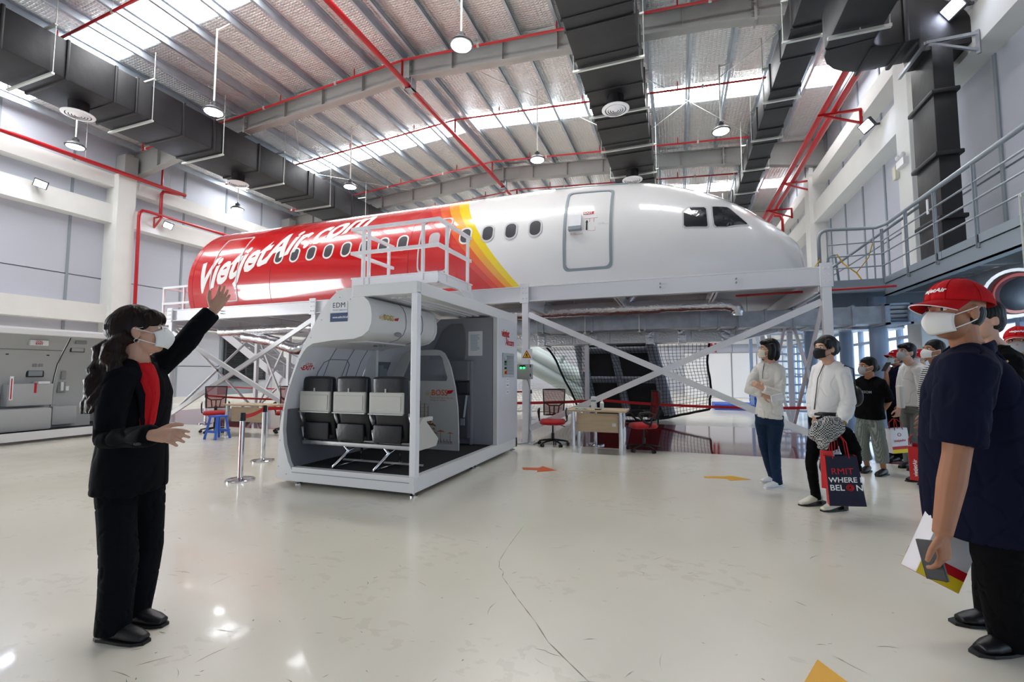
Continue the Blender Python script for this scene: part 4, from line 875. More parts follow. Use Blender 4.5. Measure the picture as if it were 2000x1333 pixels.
for z, h_ in ((1.16, 0.05), (1.05, 0.08), (0.95, 0.06)):
    mb = MB(); mb.box(EX1+0.002, EX1+0.004, 6.83, 6.97, z, z+h_); lb = mb.build('sticker', M_PAPER, CB)
    mb = MB(); mb.box(EX1+0.004, EX1+0.005, 6.86, 6.94, z+h_*0.4, z+h_*0.6); mb.build('sticker_print', M_PRED if z < 1 else M_PGREY, lb)
# maker's plates on the near panel
mb = MB(); mb.box(-3.72, -3.49, EY0-0.004, EY0, 1.98, 2.1); s1 = mb.build('maker_sign', M_PAPER, E_)
label_text(MB(), 'EDM', (-3.695, EY0-0.004, 2.03), (1, 0, 0), AXZ, 0.085, 0.0, space=1.1).build('sign_lettering', mat('ink_navy', '#22304f', 0.5), s1)
label_text(MB(), 'World Class', (-3.69, EY0-0.004, 1.995), (1, 0, 0), AXZ, 0.026).build('sign_lettering', M_PGREY, s1)
label_text(MB(), 'solutions', (-3.59, EY0-0.004, 1.995), (1, 0, 0), AXZ, 0.026).build('sign_lettering', M_PLBLUE, s1)
mb = MB(); mb.box(-3.725, -3.485, EY0-0.004, EY0, 1.87, 1.97); s2 = mb.build('web_sign', M_NAVY, E_)
label_text(MB(), 'www.edm.ltd.uk', (-3.69, EY0-0.004, 1.91), (1, 0, 0), AXZ, 0.033, 0.001).build('sign_lettering', M_PAPER, s2)
for x, z in [(-3.3, 2.2), (-3.45, 2.12), (-3.6, 2.15), (-3.85, 1.9), (-4.0, 1.7), (-4.16, 1.45), (-4.3, 1.15), (-4.38, 0.85), (-4.41, 0.5), (-4.42, 0.2), (-4.3, 0.12)]:
    mb = MB(); mb.lathe([(0.006, 0), (0.006, 0.003)], (x, EY0, z), 8, (0, -1, 0)); mb.build('screw', M_GASK, E_)
wallquad(MB(), 4.24, 4.46, 1.32, 1.42, 0.01).build('exit_sign', M_PAPER, E_)
def walltext(mb, txt, y, z, size, off=0.0):
    vs, fs = text_mesh(txt, size, off); return mb.add([(onwall(z+v.y, 0.013), y+v.x, z+v.y) for v in vs], fs)
walltext(MB(), 'EXIT', 4.275, 1.325, 0.075, 0.003).build('exit_lettering', M_PRED, E_); walltext(MB(), 'LOI RA', 4.3, 1.385, 0.035, 0.001).build('exit_lettering', M_PRED, E_)
for s_, y in ((-1, 4.268), (1, 4.44)):
    mb = MB(); mb.add([(onwall(1.35, 0.013), y, 1.375), (onwall(1.35, 0.013), y, 1.325), (onwall(1.35, 0.013), y+s_*0.025, 1.35)], [(0, 1, 2)]); mb.build('exit_arrow', M_PRED, E_)
# ------------------------------------------------------------------ row of three cabin seats
TSEAT = thing('cabin_seat_row', 'row of three black leather cabin seats with grey tray tables inside the trainer', 'seats', (-3.6, 4.6, 0.195))
for i, cx in enumerate((-4.075, -3.575, -3.07)):
    w_ = 0.225
    def back(u, v, cx=cx, w_=w_):   # shell of the seat back seen from behind
        a = 2*PI*u; z = 0.5+0.72*v; t = 0.055+0.02*math.sin(PI*v); ww = w_*(1-0.12*max(0, (0.25-v))/0.25)
        yc = 4.47+0.06*(1-v)-0.05*math.sin(PI*v*0.6)
        sx = math.copysign(abs(math.cos(a))**0.45, math.cos(a)); sy = math.copysign(abs(math.sin(a))**0.6, math.sin(a))
        return (cx+ww*sx, yc+t*sy, z)
    mb = MB(); mb.grid(back, 28, 14); n = 29
    top = [back(k/28, 1) for k in range(28)]
    mb.add([(cx+(p[0]-cx)*q, 4.43+(p[1]-4.43)*q, 1.22+h) for q, h in ((1, 0), (0.9, 0.02), (0.6, 0.03)) for p in top], [(r*28+k, r*28+(k+1) % 28, (r+1)*28+(k+1) % 28, (r+1)*28+k) for r in range(2) for k in range(28)]+[tuple(56+k for k in range(28))])
    SBk = mb.build('seat_back', M_LEATH, TSEAT, smooth=50)
    mb = MB(); mb.rbox(cx-w_-0.005, cx+w_-0.01, 4.35, 4.385, 0.83, 1.07, 0.012); tr = mb.build('tray_table', M_SEATW, TSEAT)
    mb = MB(); mb.rbox(cx-w_+0.02, cx+w_-0.035, 4.343, 4.352, 0.86, 1.03, 0.004); mb.build('tray_inset', M_SEATW, tr)
    mb = MB(); mb.box(cx-w_-0.008, cx+w_-0.005, 4.335, 4.36, 0.822, 0.832); mb.build('tray_edge', M_ALU, tr)
    mb = MB(); mb.lathe([(0.05, 0), (0.05, 0.012), (0.03, 0.016)], (cx-0.02, 4.385, 1.1), 16, (0, -1, 0)); mb.box(cx-0.028, cx-0.012, 4.355, 4.37, 1.06, 1.11); mb.build('tray_latch', M_SEATW, TSEAT)
    mb = MB(); mb.rbox(cx-w_+0.03, cx+w_-0.05, 4.385, 4.42, 0.5, 0.7, 0.02); mb.build('literature_pocket', M_LEATH, TSEAT, smooth=40)
    mb = MB(); mb.rbox(cx-w_, cx+w_-0.01, 4.5, 4.95, 0.5, 0.62, 0.04); mb.build('seat_cushion', M_LEATH, TSEAT, smooth=40)
for cx in (-4.34, -3.82, -3.32, -2.8):
    mb = MB(); mb.tube([(cx, 4.4, 0.84), (cx+0.02, 4.4, 0.76), (cx+0.035, 4.42, 0.7)], 0.018, 8); mb.tube([(cx+0.035, 4.42, 0.64), (cx+0.04, 4.44, 0.53), (cx+0.07, 4.46, 0.46)], [(0.02, 0.03)]*3, 8); mb.build('side_frame', M_ALU, TSEAT, smooth=True)
    mb = MB(); mb.rbox(cx-0.025, cx+0.025, 4.5, 4.88, 0.72, 0.77, 0.012); mb.build('armrest', M_SEATW, TSEAT)
mb = MB(); mb.rbox(-4.32, -2.75, 4.42, 4.47, 0.43, 0.48, 0.015); mb.build('beam', M_ALU, TSEAT, smooth=30)
mb = MB(); mb.rbox(-4.3, -2.78, 4.75, 4.8, 0.42, 0.47, 0.015); mb.build('beam', M_ALU, TSEAT, smooth=30)
mb = MB(); mb.prism([(4.45, 0.42), (4.9, 0.42), (4.95, 0.5), (4.6, 0.78), (4.5, 0.7)], (-2.79, 0, 0), (0, 1, 0), (0, 0, 1), (0.05, 0, 0)); mb.build('end_shroud', M_SEATW, TSEAT)
for cx in (-3.72, -3.16):
    mb = MB(); mb.tube([(cx, 4.45, 0.45), (cx+0.03, 4.5, 0.37), (cx, 4.43, 0.3), (cx-0.02, 4.3, 0.21)], 0.02, 8); mb.tube([(cx+0.02, 4.5, 0.36), (cx+0.03, 4.78, 0.44)], 0.013, 8); lg = mb.build('leg', M_CHROME, TSEAT, smooth=True)
    mb = MB(); mb.bar((cx-0.02, 4.28, 0.205), (cx-0.02, 4.85, 0.205), 0.03, 0.02); mb.build('leg', M_CHROME, TSEAT); mb = MB(); mb.cyl((cx-0.02, 4.8, 0.21), (cx, 4.78, 0.44), 0.016, 8); mb.build('leg', M_CHROME, TSEAT)
mb = MB(); mb.bar((-3.9, 4.62, 0.24), (-2.75, 4.62, 0.24), 0.02, 0.02); mb.build('baggage_bar', M_ALU, TSEAT)
# ------------------------------------------------------------------ door trainer by the left wall
T2 = thing('door_trainer', 'pale grey aircraft door trainer with red handle stripe and exit sign by the left wall', 'trainer', (-11.7, 4.6, 0))
M_DT = mat('door_grey', '#b4b6b6', 0.42); M_DT2 = mat('door_grey_dark', '#8d9092', 0.45)
XA, TY0, TY1 = -11.2, 1.8, 6.75
mb = MB(); mb.rbox(XA-0.08, XA, TY0, TY1, 0.05, 0.2, 0.006); mb.build('base_rail', M_EDM, T2)
mb = MB(); mb.box(-13.0, XA-0.06, TY0, TY1, 0.14, 0.19); mb.build('carpet_floor', M_CARPET, T2)
mb = MB(); mb.rbox(XA-0.1, XA+0.04, TY0, TY1+0.05, 1.99, 2.09, 0.006); mb.build('roof_rail', M_EDM, T2)
mb = MB(); mb.box(-13.0, XA, TY0, TY1, 2.06, 2.12); mb.build('roof_panel', M_EDM, T2)
for y in (2.0, 4.55, 5.95):
    mb = MB(); mb.lathe([(0.045, 0), (0.045, 0.012), (0.012, 0.02), (0.012, 0.06)], (XA-0.05, y, 0), 12); mb.build('levelling_foot', M_CHROME, T2)
for y in (2.0, 6.4):
    mb = MB(); mb.lathe([(0.045, 0), (0.045, 0.012), (0.012, 0.02), (0.012, 0.15)], (-12.8, y, 0), 12); mb.build('levelling_foot', M_CHROME, T2)
lin = [(-11.75, 0.19), (-11.78, 0.6), (-11.77, 0.95), (-11.72, 1.2), (-11.64, 1.45), (-11.52, 1.7), (-11.4, 1.85), (-11.3, 1.99)]
def dw(z, d=0.0):
    for i in range(len(lin)-1):
        if lin[i][1] <= z <= lin[i+1][1]:
            t = (z-lin[i][1])/(lin[i+1][1]-lin[i][1]); return lin[i][0]+(lin[i+1][0]-lin[i][0])*t+d
    return lin[0][0]+d
for (ya, yb) in ((TY0, 3.2), (3.22, 5.5), (5.52, 6.15)):
    mb = MB(); p2 = [(x-0.06, z) for x, z in lin][::-1]; mb.prism(lin+p2, (0, ya, 0), (1, 0, 0), (0, 0, 1), (0, yb-ya, 0)); mb.build('lining_panel', M_DT, T2, smooth=50)
def dbox(name, y0, y1, z0, z1, d0, d1, m_, r=0.01, parent=T2):
    xm = dw((z0+z1)/2); mb = MB(); mb.rbox(xm+d0, xm+d1, y0, y1, z0, z1, r); return mb.build(name, m_, parent, smooth=30)
for yb in (5.51,):
    mb = MB(); mb.tube([(dw(z, 0.004), yb-0.02+0.03*(z > 1.5), z) for z in (0.25, 0.6, 0.95, 1.2, 1.45, 1.7, 1.85, 1.97)], 0.009, 5); mb.build('door_seam', M_BLACK, T2)
mb = MB(); mb.tube([(dw(1.72, 0.004), y, 1.72+0.0*y) for y in (TY0, 4, 5.5)], 0.006, 5); mb.build('lining_seam', M_PGREY, T2)
ex_ = dbox('exit_sign', 4.93, 5.2, 1.80, 1.90, 0.0, 0.07, M_PAPER)
label_text(MB(), 'EXIT', (dw(1.85, 0.072), 5.005, 1.815), AXY, AXZ, 0.055, 0.002).build('exit_lettering', M_PRED, ex_)
label_text(MB(), 'LOI RA', (dw(1.85, 0.072), 5.01, 1.866), AXY, AXZ, 0.03, 0.001).build('exit_lettering', M_PRED, ex_)
bx_ = dbox('slide_pack', 4.76, 5.42, 0.66, 1.08, 0.0, 0.22, M_DT, 0.03)
dbox('pack_lid', 5.18, 5.36, 1.07, 1.12, 0.03, 0.2, M_EDM, 0.01)
mb = MB(); mb.box(dw(0.9, 0.215), dw(0.9, 0.222), 5.13, 5.165, 0.9, 1.09); mb.build('pull_strap', M_PRED, T2)
dbox('slide_bustle', 3.3, 5.36, 0.2, 0.62, 0.0, 0.36, M_DT, 0.05)
mb = MB(); mb.box(dw(0.95, 0.224), dw(0.95, 0.23), 4.78, 4.83, 0.78, 1.22); vs_ = mb.build('arrow_strip', M_PAPER, T2)
mb = MB(); mb.box(dw(0.95, 0.23), dw(0.95, 0.233), 4.797, 4.813, 0.8, 1.18); mb.build('red_stripe', M_PRED, vs_)
wf_ = dbox('window_surround', 5.06, 5.32, 1.2, 1.34, -0.01, 0.02, M_BLACK, 0.02); dbox('window_pane', 5.085, 5.295, 1.22, 1.32, 0.0, 0.026, M_GASK, 0.01)
dbox('indicator', 5.12, 5.18, 1.4, 1.46, 0, 0.02, M_DT2, 0.005); dbox('indicator', 5.21, 5.27, 1.4, 1.46, 0, 0.02, M_DT2, 0.005)
for y in (4.7, 5.28): dbox('latch_slot', y, y+0.04, 1.615, 1.635, 0, 0.01, M_BLACK, 0.002)
lf = dbox('light_frame', 5.6, 5.83, 1.7, 1.8, -0.01, 0.03, M_BLACK, 0.008); dbox('light_cover', 5.615, 5.815, 1.715, 1.785, 0.0, 0.036, M_DT, 0.004)
dbox('loudspeaker', 5.62, 5.8, 1.86, 1.93, -0.01, 0.04, M_DT2, 0.01)
dbox('interphone', 5.58, 5.66, 1.15, 1.32, 0, 0.05, M_DT2, 0.02); dbox('grab_handle', 5.6, 5.65, 0.92, 1.1, 0, 0.06, M_EDM, 0.015); dbox('grab_recess', 5.57, 5.7, 0.88, 1.12, 0, 0.02, M_DT2, 0.008)
dbox('sticker', 5.71, 5.76, 0.92, 1.04, 0, 0.006, M_PAPER, 0.001); dbox('side_box', 5.45, 5.85, 0.25, 0.62, 0, 0.16, M_DT, 0.03)
dbox('status_screen', 4.45, 4.72, 0.88, 1.04, 0.0, 0.04, mat('screen_pale', '#c9d6de', 0.2), 0.01)
mb = MB(); mb.bar((dw(0.82, 0.08), 4.4, 0.82), (dw(0.82, 0.08), 4.72, 0.82), 0.04, 0.03); mb.build('door_handle', M_BLACK, T2)
mb = MB(); mb.rbox(-13.0, XA-0.05, 6.55, 6.7, 0.19, 2.06, 0.01); ew = mb.build('end_wall', M_DT, T2)
lin2 = [(-12.0, 0.19), (-11.9, 0.7), (-11.85, 1.1), (-11.7, 1.5), (-11.5, 1.8), (-11.35, 2.05)]
mb = MB(); mb.prism(lin2+[(-13, 2.05), (-13, 0.19)], (0, 6.15, 0), (1, 0, 0), (0, 0, 1), (0, 0.05, 0)); mb.build('door_jamb', M_DT, T2)
mb = MB(); mb.rbox(-11.62, -11.32, 6.45, 6.55, 1.1, 1.38, 0.03); mb.build('attendant_headrest', mat('headrest_taupe', '#7f7a74', 0.7), ew, smooth=30)
mb = MB(); mb.rbox(-11.62, -11.32, 6.42, 6.55, 0.86, 1.08, 0.03); mb.build('attendant_cushion', mat('headrest_taupe', '#7f7a74', 0.7), ew, smooth=30)
mb = MB(); mb.rbox(-11.66, -11.28, 6.44, 6.55, 0.25, 0.84, 0.01); mb.build('attendant_seat_pan', mat('seat_paleblue', '#a9b1b6', 0.4), ew)
mb = MB(); mb.rbox(-11.6, -11.36, 6.5, 6.56, 1.6, 1.8, 0.01); mb.build('light_grille', M_DT2, ew)
# ------------------------------------------------------------------ silver ducts under the platform
def foil_round(D, name, pts, r, m=M_FOIL, n=14):
    P = [Vector(p) for p in pts]; out = []; rad = []
    for i in range(len(P)-1):
        k = max(2, int((P[i+1]-P[i]).length/0.12))
        for j in range(k): out.append(P[i].lerp(P[i+1], j/k)); rad.append(r*(1+0.04*math.sin(len(out)*2.1)+0.02*random.uniform(-1, 1)))
    out.append(P[-1]); rad.append(r); mb = MB(); mb.tube(out, rad, n); return mb.build(name, m, D, smooth=50)
def arc3(a, b, c, n=6):   # quadratic bend
    a, b, c = Vector(a), Vector(b), Vector(c); return [a*(1-t)**2+b*2*t*(1-t)+c*t*t for t in [k/n for k in range(n+1)]]
D = thing('foil_duct', 'round silver foil duct hung under the red tail end of the platform', 'duct', (-10.4, 9.3, 2.3))
foil_round(D, 'main_duct', [(-12.1, 9.3, 2.43), (-8.3, 9.3, 2.45)], 0.125)
foil_round(D, 'branch_duct', [(-11.2, 9.3, 2.28), (-10.3, 9.35, 2.14), (-9.6, 9.3, 1.95)]+arc3((-9.6, 9.3, 1.95), (-9.2, 9.3, 1.8), (-9.0, 9.4, 2.1))[1:]+[(-8.8, 9.5, 2.4)], 0.15)
for x in (-11.4, -10.9, -9.9):
    mb = MB(); mb.cyl((x, 9.3, 2.5), (x, 9.3, 2.8), 0.006, 6); mb.build('hanger', M_ROD, D)
D = thing('foil_duct', 'round silver foil duct hung under the white nose end of the platform', 'duct', (-1.2, 9.5, 2.5))
foil_round(D, 'main_duct', [(-4.2, 9.3, 2.56), (-2.0, 9.3, 2.58), (-0.3, 9.3, 2.57)], 0.14)
foil_round(D, 'end_duct', [(-0.3, 9.3, 2.57), (0.75, 9.3, 2.56)]+arc3((0.75, 9.3, 2.56), (1.1, 9.3, 2.56), (1.06, 9.35, 2.36))[1:], 0.11)
foil_round(D, 'flexible_hose', [(-0.95, 9.25, 2.6), (-0.8, 9.3, 2.82)], 0.06)
for x in (-2.0, -0.2, 0.4):
    mb = MB(); mb.cyl((x, 9.3, 2.6), (x, 9.3, 2.8), 0.006, 6); mb.build('hanger', M_ROD, D)
def rect_duct(D, x0, x1, y0, y1, z0, z1, m, step, fl=True):
    x = x0; k = 0
    while x < x1-0.05:
        b = min(x1, x+step); mb = MB(); mb.rbox(x, b-0.004, y0, y1, z0, z1, 0.008); mb.build('duct_section', m, D)
        if fl:
            mb = MB(); mb.box(b-0.02, b+0.02, y0-0.03, y1+0.03, z0-0.03, z1+0.03); mb.build('flange', M_GALV, D)
        x = b; k += 1
D = thing('sheet_duct', 'galvanised rectangular duct running under the platform to the grey damper', 'duct', (0, 10.2, 2.2))
rect_duct(D, -4.0, 0.45, 10.0, 10.5, 2.2, 2.56, M_GALV, 1.12)
rect_duct(D, 0.45, 1.12, 9.9, 10.4, 2.2, 2.55, M_GALV, 0.34)
rect_duct(D, 1.12, 3.4, 9.7, 10.2, 2.15, 2.46, M_GALV, 0.46)
rect_duct(D, 3.8, 5.0, 9.7, 10.2, 2.15, 2.46, M_GALV, 0.6)
for x in (-3.0, -1.9, -0.75, 1.3, 2.3):
    mb = MB(); mb.cyl((x, 9.95, 2.15), (x, 9.95, 2.8), 0.008, 6); mb.box(x-0.03, x+0.03, 9.9, 10.55, 2.13, 2.16); mb.build('hanger', M_ROD, D)
DM = thing('air_damper', 'square galvanised damper with four blades in the duct beside the walkway', 'damper', (3.6, 9.6, 2.1))
for a in ((3.42, 3.46, 2.12, 2.48), (3.74, 3.78, 2.12, 2.48)):
    mb = MB(); mb.box(a[0], a[1], 9.58, 10.2, a[2], a[3]); mb.build('frame_side', M_BLUEG, DM)
for z in (2.12, 2.45):
    mb = MB(); mb.box(3.42, 3.78, 9.58, 10.2, z, z+0.035); mb.build('frame_rail', M_BLUEG, DM)
for k in range(4):
    mb = MB(); mb.box(-0.14, 0.14, -0.004, 0.004, -0.036, 0.036, Matrix.Translation((3.6, 9.68, 2.19+k*0.075))@Matrix.Rotation(0.5, 4, 'X')); mb.build('blade', M_GALV, DM)
mb = MB(); mb.box(3.46, 3.74, 9.9, 9.92, 2.15, 2.45); mb.build('back_plate', M_GALV, DM)
D = thing('foil_duct', 'rectangular foil wrapped duct behind the galvanised duct', 'duct', (-1, 11.2, 2))
rect_duct(D, -4.2, 1.2, 11.0, 11.6, 1.97, 2.34, mat('foil_wrap', '#d0d0d2', 0.28, 0.85, bump=0.6, bscale=26), 0.9, False)
for x in (-3.2, -1.9, -0.6, 0.1, 1.0):
    mb = MB(); mb.rbox(x-0.09, x+0.09, 10.97, 11.63, 1.94, 2.37, 0.01); mb.build('foil_band', M_FOIL, D)
mb = MB(); mb.add([(1.2, 11.0, 1.97), (1.2, 11.6, 1.97), (1.2, 11.6, 2.34), (1.2, 11.0, 2.34), (2.0, 11.0, 2.15), (2.0, 11.6, 2.15), (2.0, 11.6, 2.6), (2.0, 11.0, 2.6)], [(0, 1, 2, 3), (7, 6, 5, 4), (0, 4, 5, 1), (1, 5, 6, 2), (2, 6, 7, 3), (3, 7, 4, 0)]); mb.build('duct_offset', M_FOIL, D)
mb = MB(); mb.rbox(2.0, 4.2, 11.0, 11.6, 2.15, 2.6, 0.02); mb.build('duct_section', M_FOIL, D)
# ------------------------------------------------------------------ walkway along the right wall
W = thing('walkway', 'grey steel walkway with pipe railing along the right wall', 'walkway', (4.4, 6, 2.7))
XE = 3.7
mb = MB(); mb.box(XE-0.01, XE+0.02, -4, 10.4, 2.73, 2.97); mb.box(XE-0.01, XE+0.14, -4, 10.4, 2.73, 2.75); mb.box(XE-0.01, XE+0.14, -4, 10.4, 2.95, 2.97); mb.build('edge_beam', M_MEZ, W)
for k in range(7):
    mb = MB(); mb.box(XE-0.03, XE+0.0, -4+k*2.06, -4+k*2.06+2.05, 2.96, 3.07); mb.build('toe_plate', M_MEZ, W)
mb = MB(); n = 60
for k in range(n):
    y = -4+k*0.24; mb.box(XE+0.02, 5.2, y, y+0.12, 2.985, 2.99); mb.box(XE+0.02, 5.2, y+0.12, y+0.24, 2.94, 2.945)
mb.build('deck_sheet', M_GALV, W)
for y in (-2, 0.5, 3.0, 5.5, 8.0, 10.3):
    mb = MB(); mb.box(XE+0.02, 5.2, y-0.04, y+0.04, 2.76, 2.94); mb.build('joist', M_MEZ, W)
mb = MB(); mb.box(4.35, 4.45, -4, 10.3, 2.6, 2.8); mb.build('joist', M_MEZ, W)
mb = MB(); mb.box(2.5, 3.7, 10.35, 10.43, 2.83, 3.06); mb.build('landing_beam', M_MEZ, W)
mb = MB(); mb.box(2.58, 5.2, 10.43, 13.2, 2.98, 3.04); mb.build('landing_deck', M_MEZ, W)
mb = MB(); mb.bar((2.6, 11.0, 2.75), (4.6, 11.0, 2.75), 0.1, 0.3); mb.build('landing_beam', M_MEZ, W)
mb = MB(); mb.box(2.58, 2.68, 10.43, 13.2, 2.7, 2.98); mb.build('landing_beam', M_MEZ, W)
py = [-1.5, 0.0, 1.3, 2.5, 3.6, 4.6, 5.55, 6.5, 7.5, 8.48, 9.4, 10.36]
for y in py:
    mb = MB(); mb.box(XE-0.05, XE+0.0, y-0.006, y+0.006, 2.9, 4.0); mb.box(XE-0.03, XE-0.01, y-0.025, y+0.025, 2.9, 4.0); mb.build('rail_post', mat('rail_paint', '#9aa4ac', 0.35, 0.2), W)
M_RAIL = MATS['rail_paint']
mb = MB(); mb.tube([(XE-0.03, -2, 4.03), (XE-0.03, 9.5, 4.03), (XE-0.03, 10.1, 4.03), (XE-0.1, 10.36, 4.04), (XE-0.4, 10.38, 4.05), (2.85, 10.38, 4.08)]+arc3((2.85, 10.38, 4.08), (2.66, 10.38, 4.08), (2.66, 10.38, 3.9))[1:]+[(2.66, 10.38, 3.05)], 0.033, 10); mb.build('top_rail', M_RAIL, W, smooth=True)
for z in (3.3, 3.53, 3.77):
    mb = MB(); mb.cyl((XE-0.03, -2, z), (XE-0.03, 10.36, z), 0.014, 8); mb.build('mid_rail', M_RAIL, W)
    mb = MB(); mb.cyl((2.8, 10.38, z), (XE-0.05, 10.38, z), 0.013, 8); mb.build('mid_rail', M_RAIL, W)
for x in (2.8, 3.55):
    mb = MB(); mb.cyl((x, 10.38, 3.05), (x, 10.38, 4.06), 0.014, 8); mb.build('rail_post', M_RAIL, W)
for yy in (11.0, 11.9):
    mb = MB(); mb.tube([(2.75, yy, 3.2), (3.1, yy, 3.5), (4.6, yy, 4.6)], 0.028, 8); mb.build('stair_rail', M_RAIL, W, smooth=True)
    mb = MB(); mb.tube([(2.85, yy, 3.05), (2.97, yy, 3.6)]+arc3((2.95, yy, 3.6), (3.0, yy, 3.72), (3.1, yy, 3.7))[1:]+[(3.15, yy, 3.05)], 0.025, 8); mb.build('rail_hoop', M_RAIL, W, smooth=True)
mb = MB(); mb.box(XE-0.045, XE-0.03, 8.62, 8.66, 3.72, 3.95); mb.build('rail_tag', M_PAPER, W)
M_TAPE = mat('hazard_tape', '#e0b020', 0.5)
mb = MB(); mb.tube([(3.1, 10.9, 3.7), (3.2, 10.9, 3.5), (3.36, 10.7, 3.25), (3.4, 10.6, 3.1)], 0.014, 6); mb.tube([(3.36, 10.7, 3.26), (3.5, 10.5, 3.5), (3.55, 10.38, 3.8)], 0.01, 6); mb.build('hazard_tape', M_TAPE, W)
mb = MB(); mb.cyl((2.66, 10.36, 3.5), (2.5, 10.1, 3.3), 0.012, 6); mb.build('hazard_tape', M_TAPE, W)
for i, (x, y, r) in enumerate(((3.62, 10.6, 0.14), (3.62, 12.4, 0.13), (2.8, 11.9, 0.115))):
    T = thing('steel_column', ['round blue grey column at the end of the walkway', 'round blue grey column behind the walkway landing', 'round blue grey column near the platform end post'][i], 'column', (x, y, 0), 'walkway columns')
    mb = MB(); mb.cyl((x, y, 0.02), (x, y, 2.94 if i else 2.73), r, 24); mb.build('shaft', M_BLUEG, T, smooth=40)
    mb = MB(); mb.lathe([(r+0.1, 0), (r+0.1, 0.02)], (x, y, 0), 24); mb.build('base_plate', M_BLUEG, T)
mb = MB(); mb.tube([(1.0, 9.0, 2.66), (3.35, 9.0, 2.69)], 0.02, 8); tag(mb.build('sprinkler_branch', M_RED), 'thin red pipe crossing from the platform to the walkway', 'pipe')
mb = MB(); mb.box(3.54, 3.6, -1, 6.3, 2.54, 2.61); tag(mb.build('cable_tray', mat('tray_red', '#c8202a', 0.45)), 'red cable tray hung beneath the walkway edge', 'tray')
D = thing('round_duct', 'large round silver duct mouth with a red inner ring beneath the walkway', 'duct', (3.3, 5.8, 2))
DC = (2.94, 5.52, 2.03)
mb = MB(); mb.lathe([(0.2, 0), (0.23, 0), (0.23, 0.05), (0.21, 0.08), (0.21, 1.2), (0.19, 1.2), (0.19, 0.02), (0.2, 0)], DC, 28, (0.75, 0.66, 0)); mb.build('duct_wall', M_GALV, D, smooth=30)
mb = MB(); mb.lathe([(0.16, 0.06), (0.192, 0.06), (0.192, 0.14), (0.16, 0.14), (0.16, 0.06)], DC, 28, (0.75, 0.66, 0)); mb.build('red_seal', M_RED, D, smooth=30)
mb = MB(); mb.cyl((3.1, 5.65, 2.24), (3.1, 5.65, 2.98), 0.01, 6); mb.bar((3.1, 5.65, 2.98), (3.72, 5.65, 2.98), 0.04, 0.04); mb.build('hanger', M_ROD, D)
# stair under the walkway
ST2 = thing('steel_stair', 'blue grey open tread stair beneath the walkway landing', 'stair', (3.2, 16, 0))
for k in range(12):
    y = 14.3+k*0.27; z = 0.22+k*0.23; mb = MB(); mb.box(2.5, 3.8, y, y+0.27, z, z+0.05); mb.build('tread', M_BLUEG, ST2)
for x in (2.48, 3.82):
    mb = MB(); mb.bar((x, 14.25, 0.12), (x, 17.6, 2.95), 0.04, 0.22); mb.build('stringer', M_BLUEG, ST2)
mb = MB(); mb.box(2.4, 4.6, 17.6, 18.7, 2.9, 2.98); mb.build('top_landing', M_BLUEG, ST2)
for x in (2.5, 4.5):
    mb = MB(); mb.box(x-0.05, x+0.05, 18.5, 18.6, 0, 2.9); mb.build('post', M_BLUEG, ST2)
# ------------------------------------------------------------------ far floor: partition, mats, slides, net
PT = thing('partition_screen', 'row of plain white partition panels at the far right of the hall', 'partition', (3, 25.4, 0))
for k in range(4):
    mb = MB(); mb.rbox(0.3+k*1.13, 0.3+k*1.13+1.08, 25.4, 25.45, 0.02, 2.25, 0.01); mb.build('panel', M_WHITE, PT)
for k in range(5):
    mb = MB(); mb.box(0.3+k*1.13-0.045, 0.3+k*1.13-0.005, 25.38, 25.47, 0, 2.28); mb.build('upright', M_ALU, PT)
mb = MB(); mb.box(0.3, 4.8, 25.39, 25.46, 2.25, 2.3); mb.build('head_rail', M_ALU, PT)
M_MAT = mat('mat_blue', '#2458b8', 0.5)
mb = MB(); mb.rbox(1.15, 2.38, 17.3, 18.7, 0, 0.2, 0.03); tag(mb.build('gym_mat', M_MAT), 'thick blue gym mat lying on the far floor beside the net', 'mat')
for k in range(3):
    mb = MB(); mb.rbox(2.55, 3.5, 18.8, 19.8, k*0.16, k*0.16+0.15, 0.03); tag(mb.build('gym_mat', M_MAT), ['blue gym mat at the bottom of the short stack', 'blue gym mat in the middle of the short stack', 'blue gym mat on top of the short stack'][k], 'mat')
for k, x in enumerate((2.05, 2.3)):
    mb = MB(); mb.cyl((x, 32.1, 0), (x, 32.1, 8.0), 0.06, 8); tag(mb.build('riser_pipe', M_RED), 'slim red riser pipe on the far end wall', 'pipe', 'far riser pipes')
# black and grey evacuation slide behind the net
SLD = thing('evacuation_slide', 'dark inflated evacuation slide hanging behind the black net', 'slide', (-1, 14, 0))
M_SLT = mat('slide_tube', '#6f7684', 0.55); M_SLB = mat('slide_black', '#0d0d10', 0.7)
def sp(u, v): return Vector((-2.9+2.1*u+0.55*(1-v), 13.4+1.2*v*0.5, 0.1+2.3*v))    # u across, v up
for u in (0.0, 0.47, 1.0):
    mb = MB(); mb.tube([sp(u, v/6) for v in range(7)], 0.17 if u != 0.47 else 0.12, 14); mb.build('side_tube', M_SLT, SLD, smooth=50)
for v in (0.02, 0.42, 0.8):
    mb = MB(); mb.tube([sp(0, v), sp(0.5, v), sp(1, v)], 0.11, 12); mb.build('cross_tube', M_SLT if v > 0.3 else M_SLB, SLD, smooth=50)
for (u0, u1) in ((0.02, 0.45), (0.5, 0.98)):
    for (v0, v1) in ((0.03, 0.41), (0.43, 0.79), (0.8, 1.0)):
        mb = MB(); P = [sp(u0, v0), sp(u1, v0), sp(u1, v1), sp(u0, v1)]; d = Vector((0, 0.04, 0)); mb.add([p-d for p in P]+[p+d for p in P], [(0, 1, 2, 3), (7, 6, 5, 4), (0, 4, 5, 1), (1, 5, 6, 2), (2, 6, 7, 3), (3, 7, 4, 0)]); mb.build('sliding_surface', M_SLB, SLD)
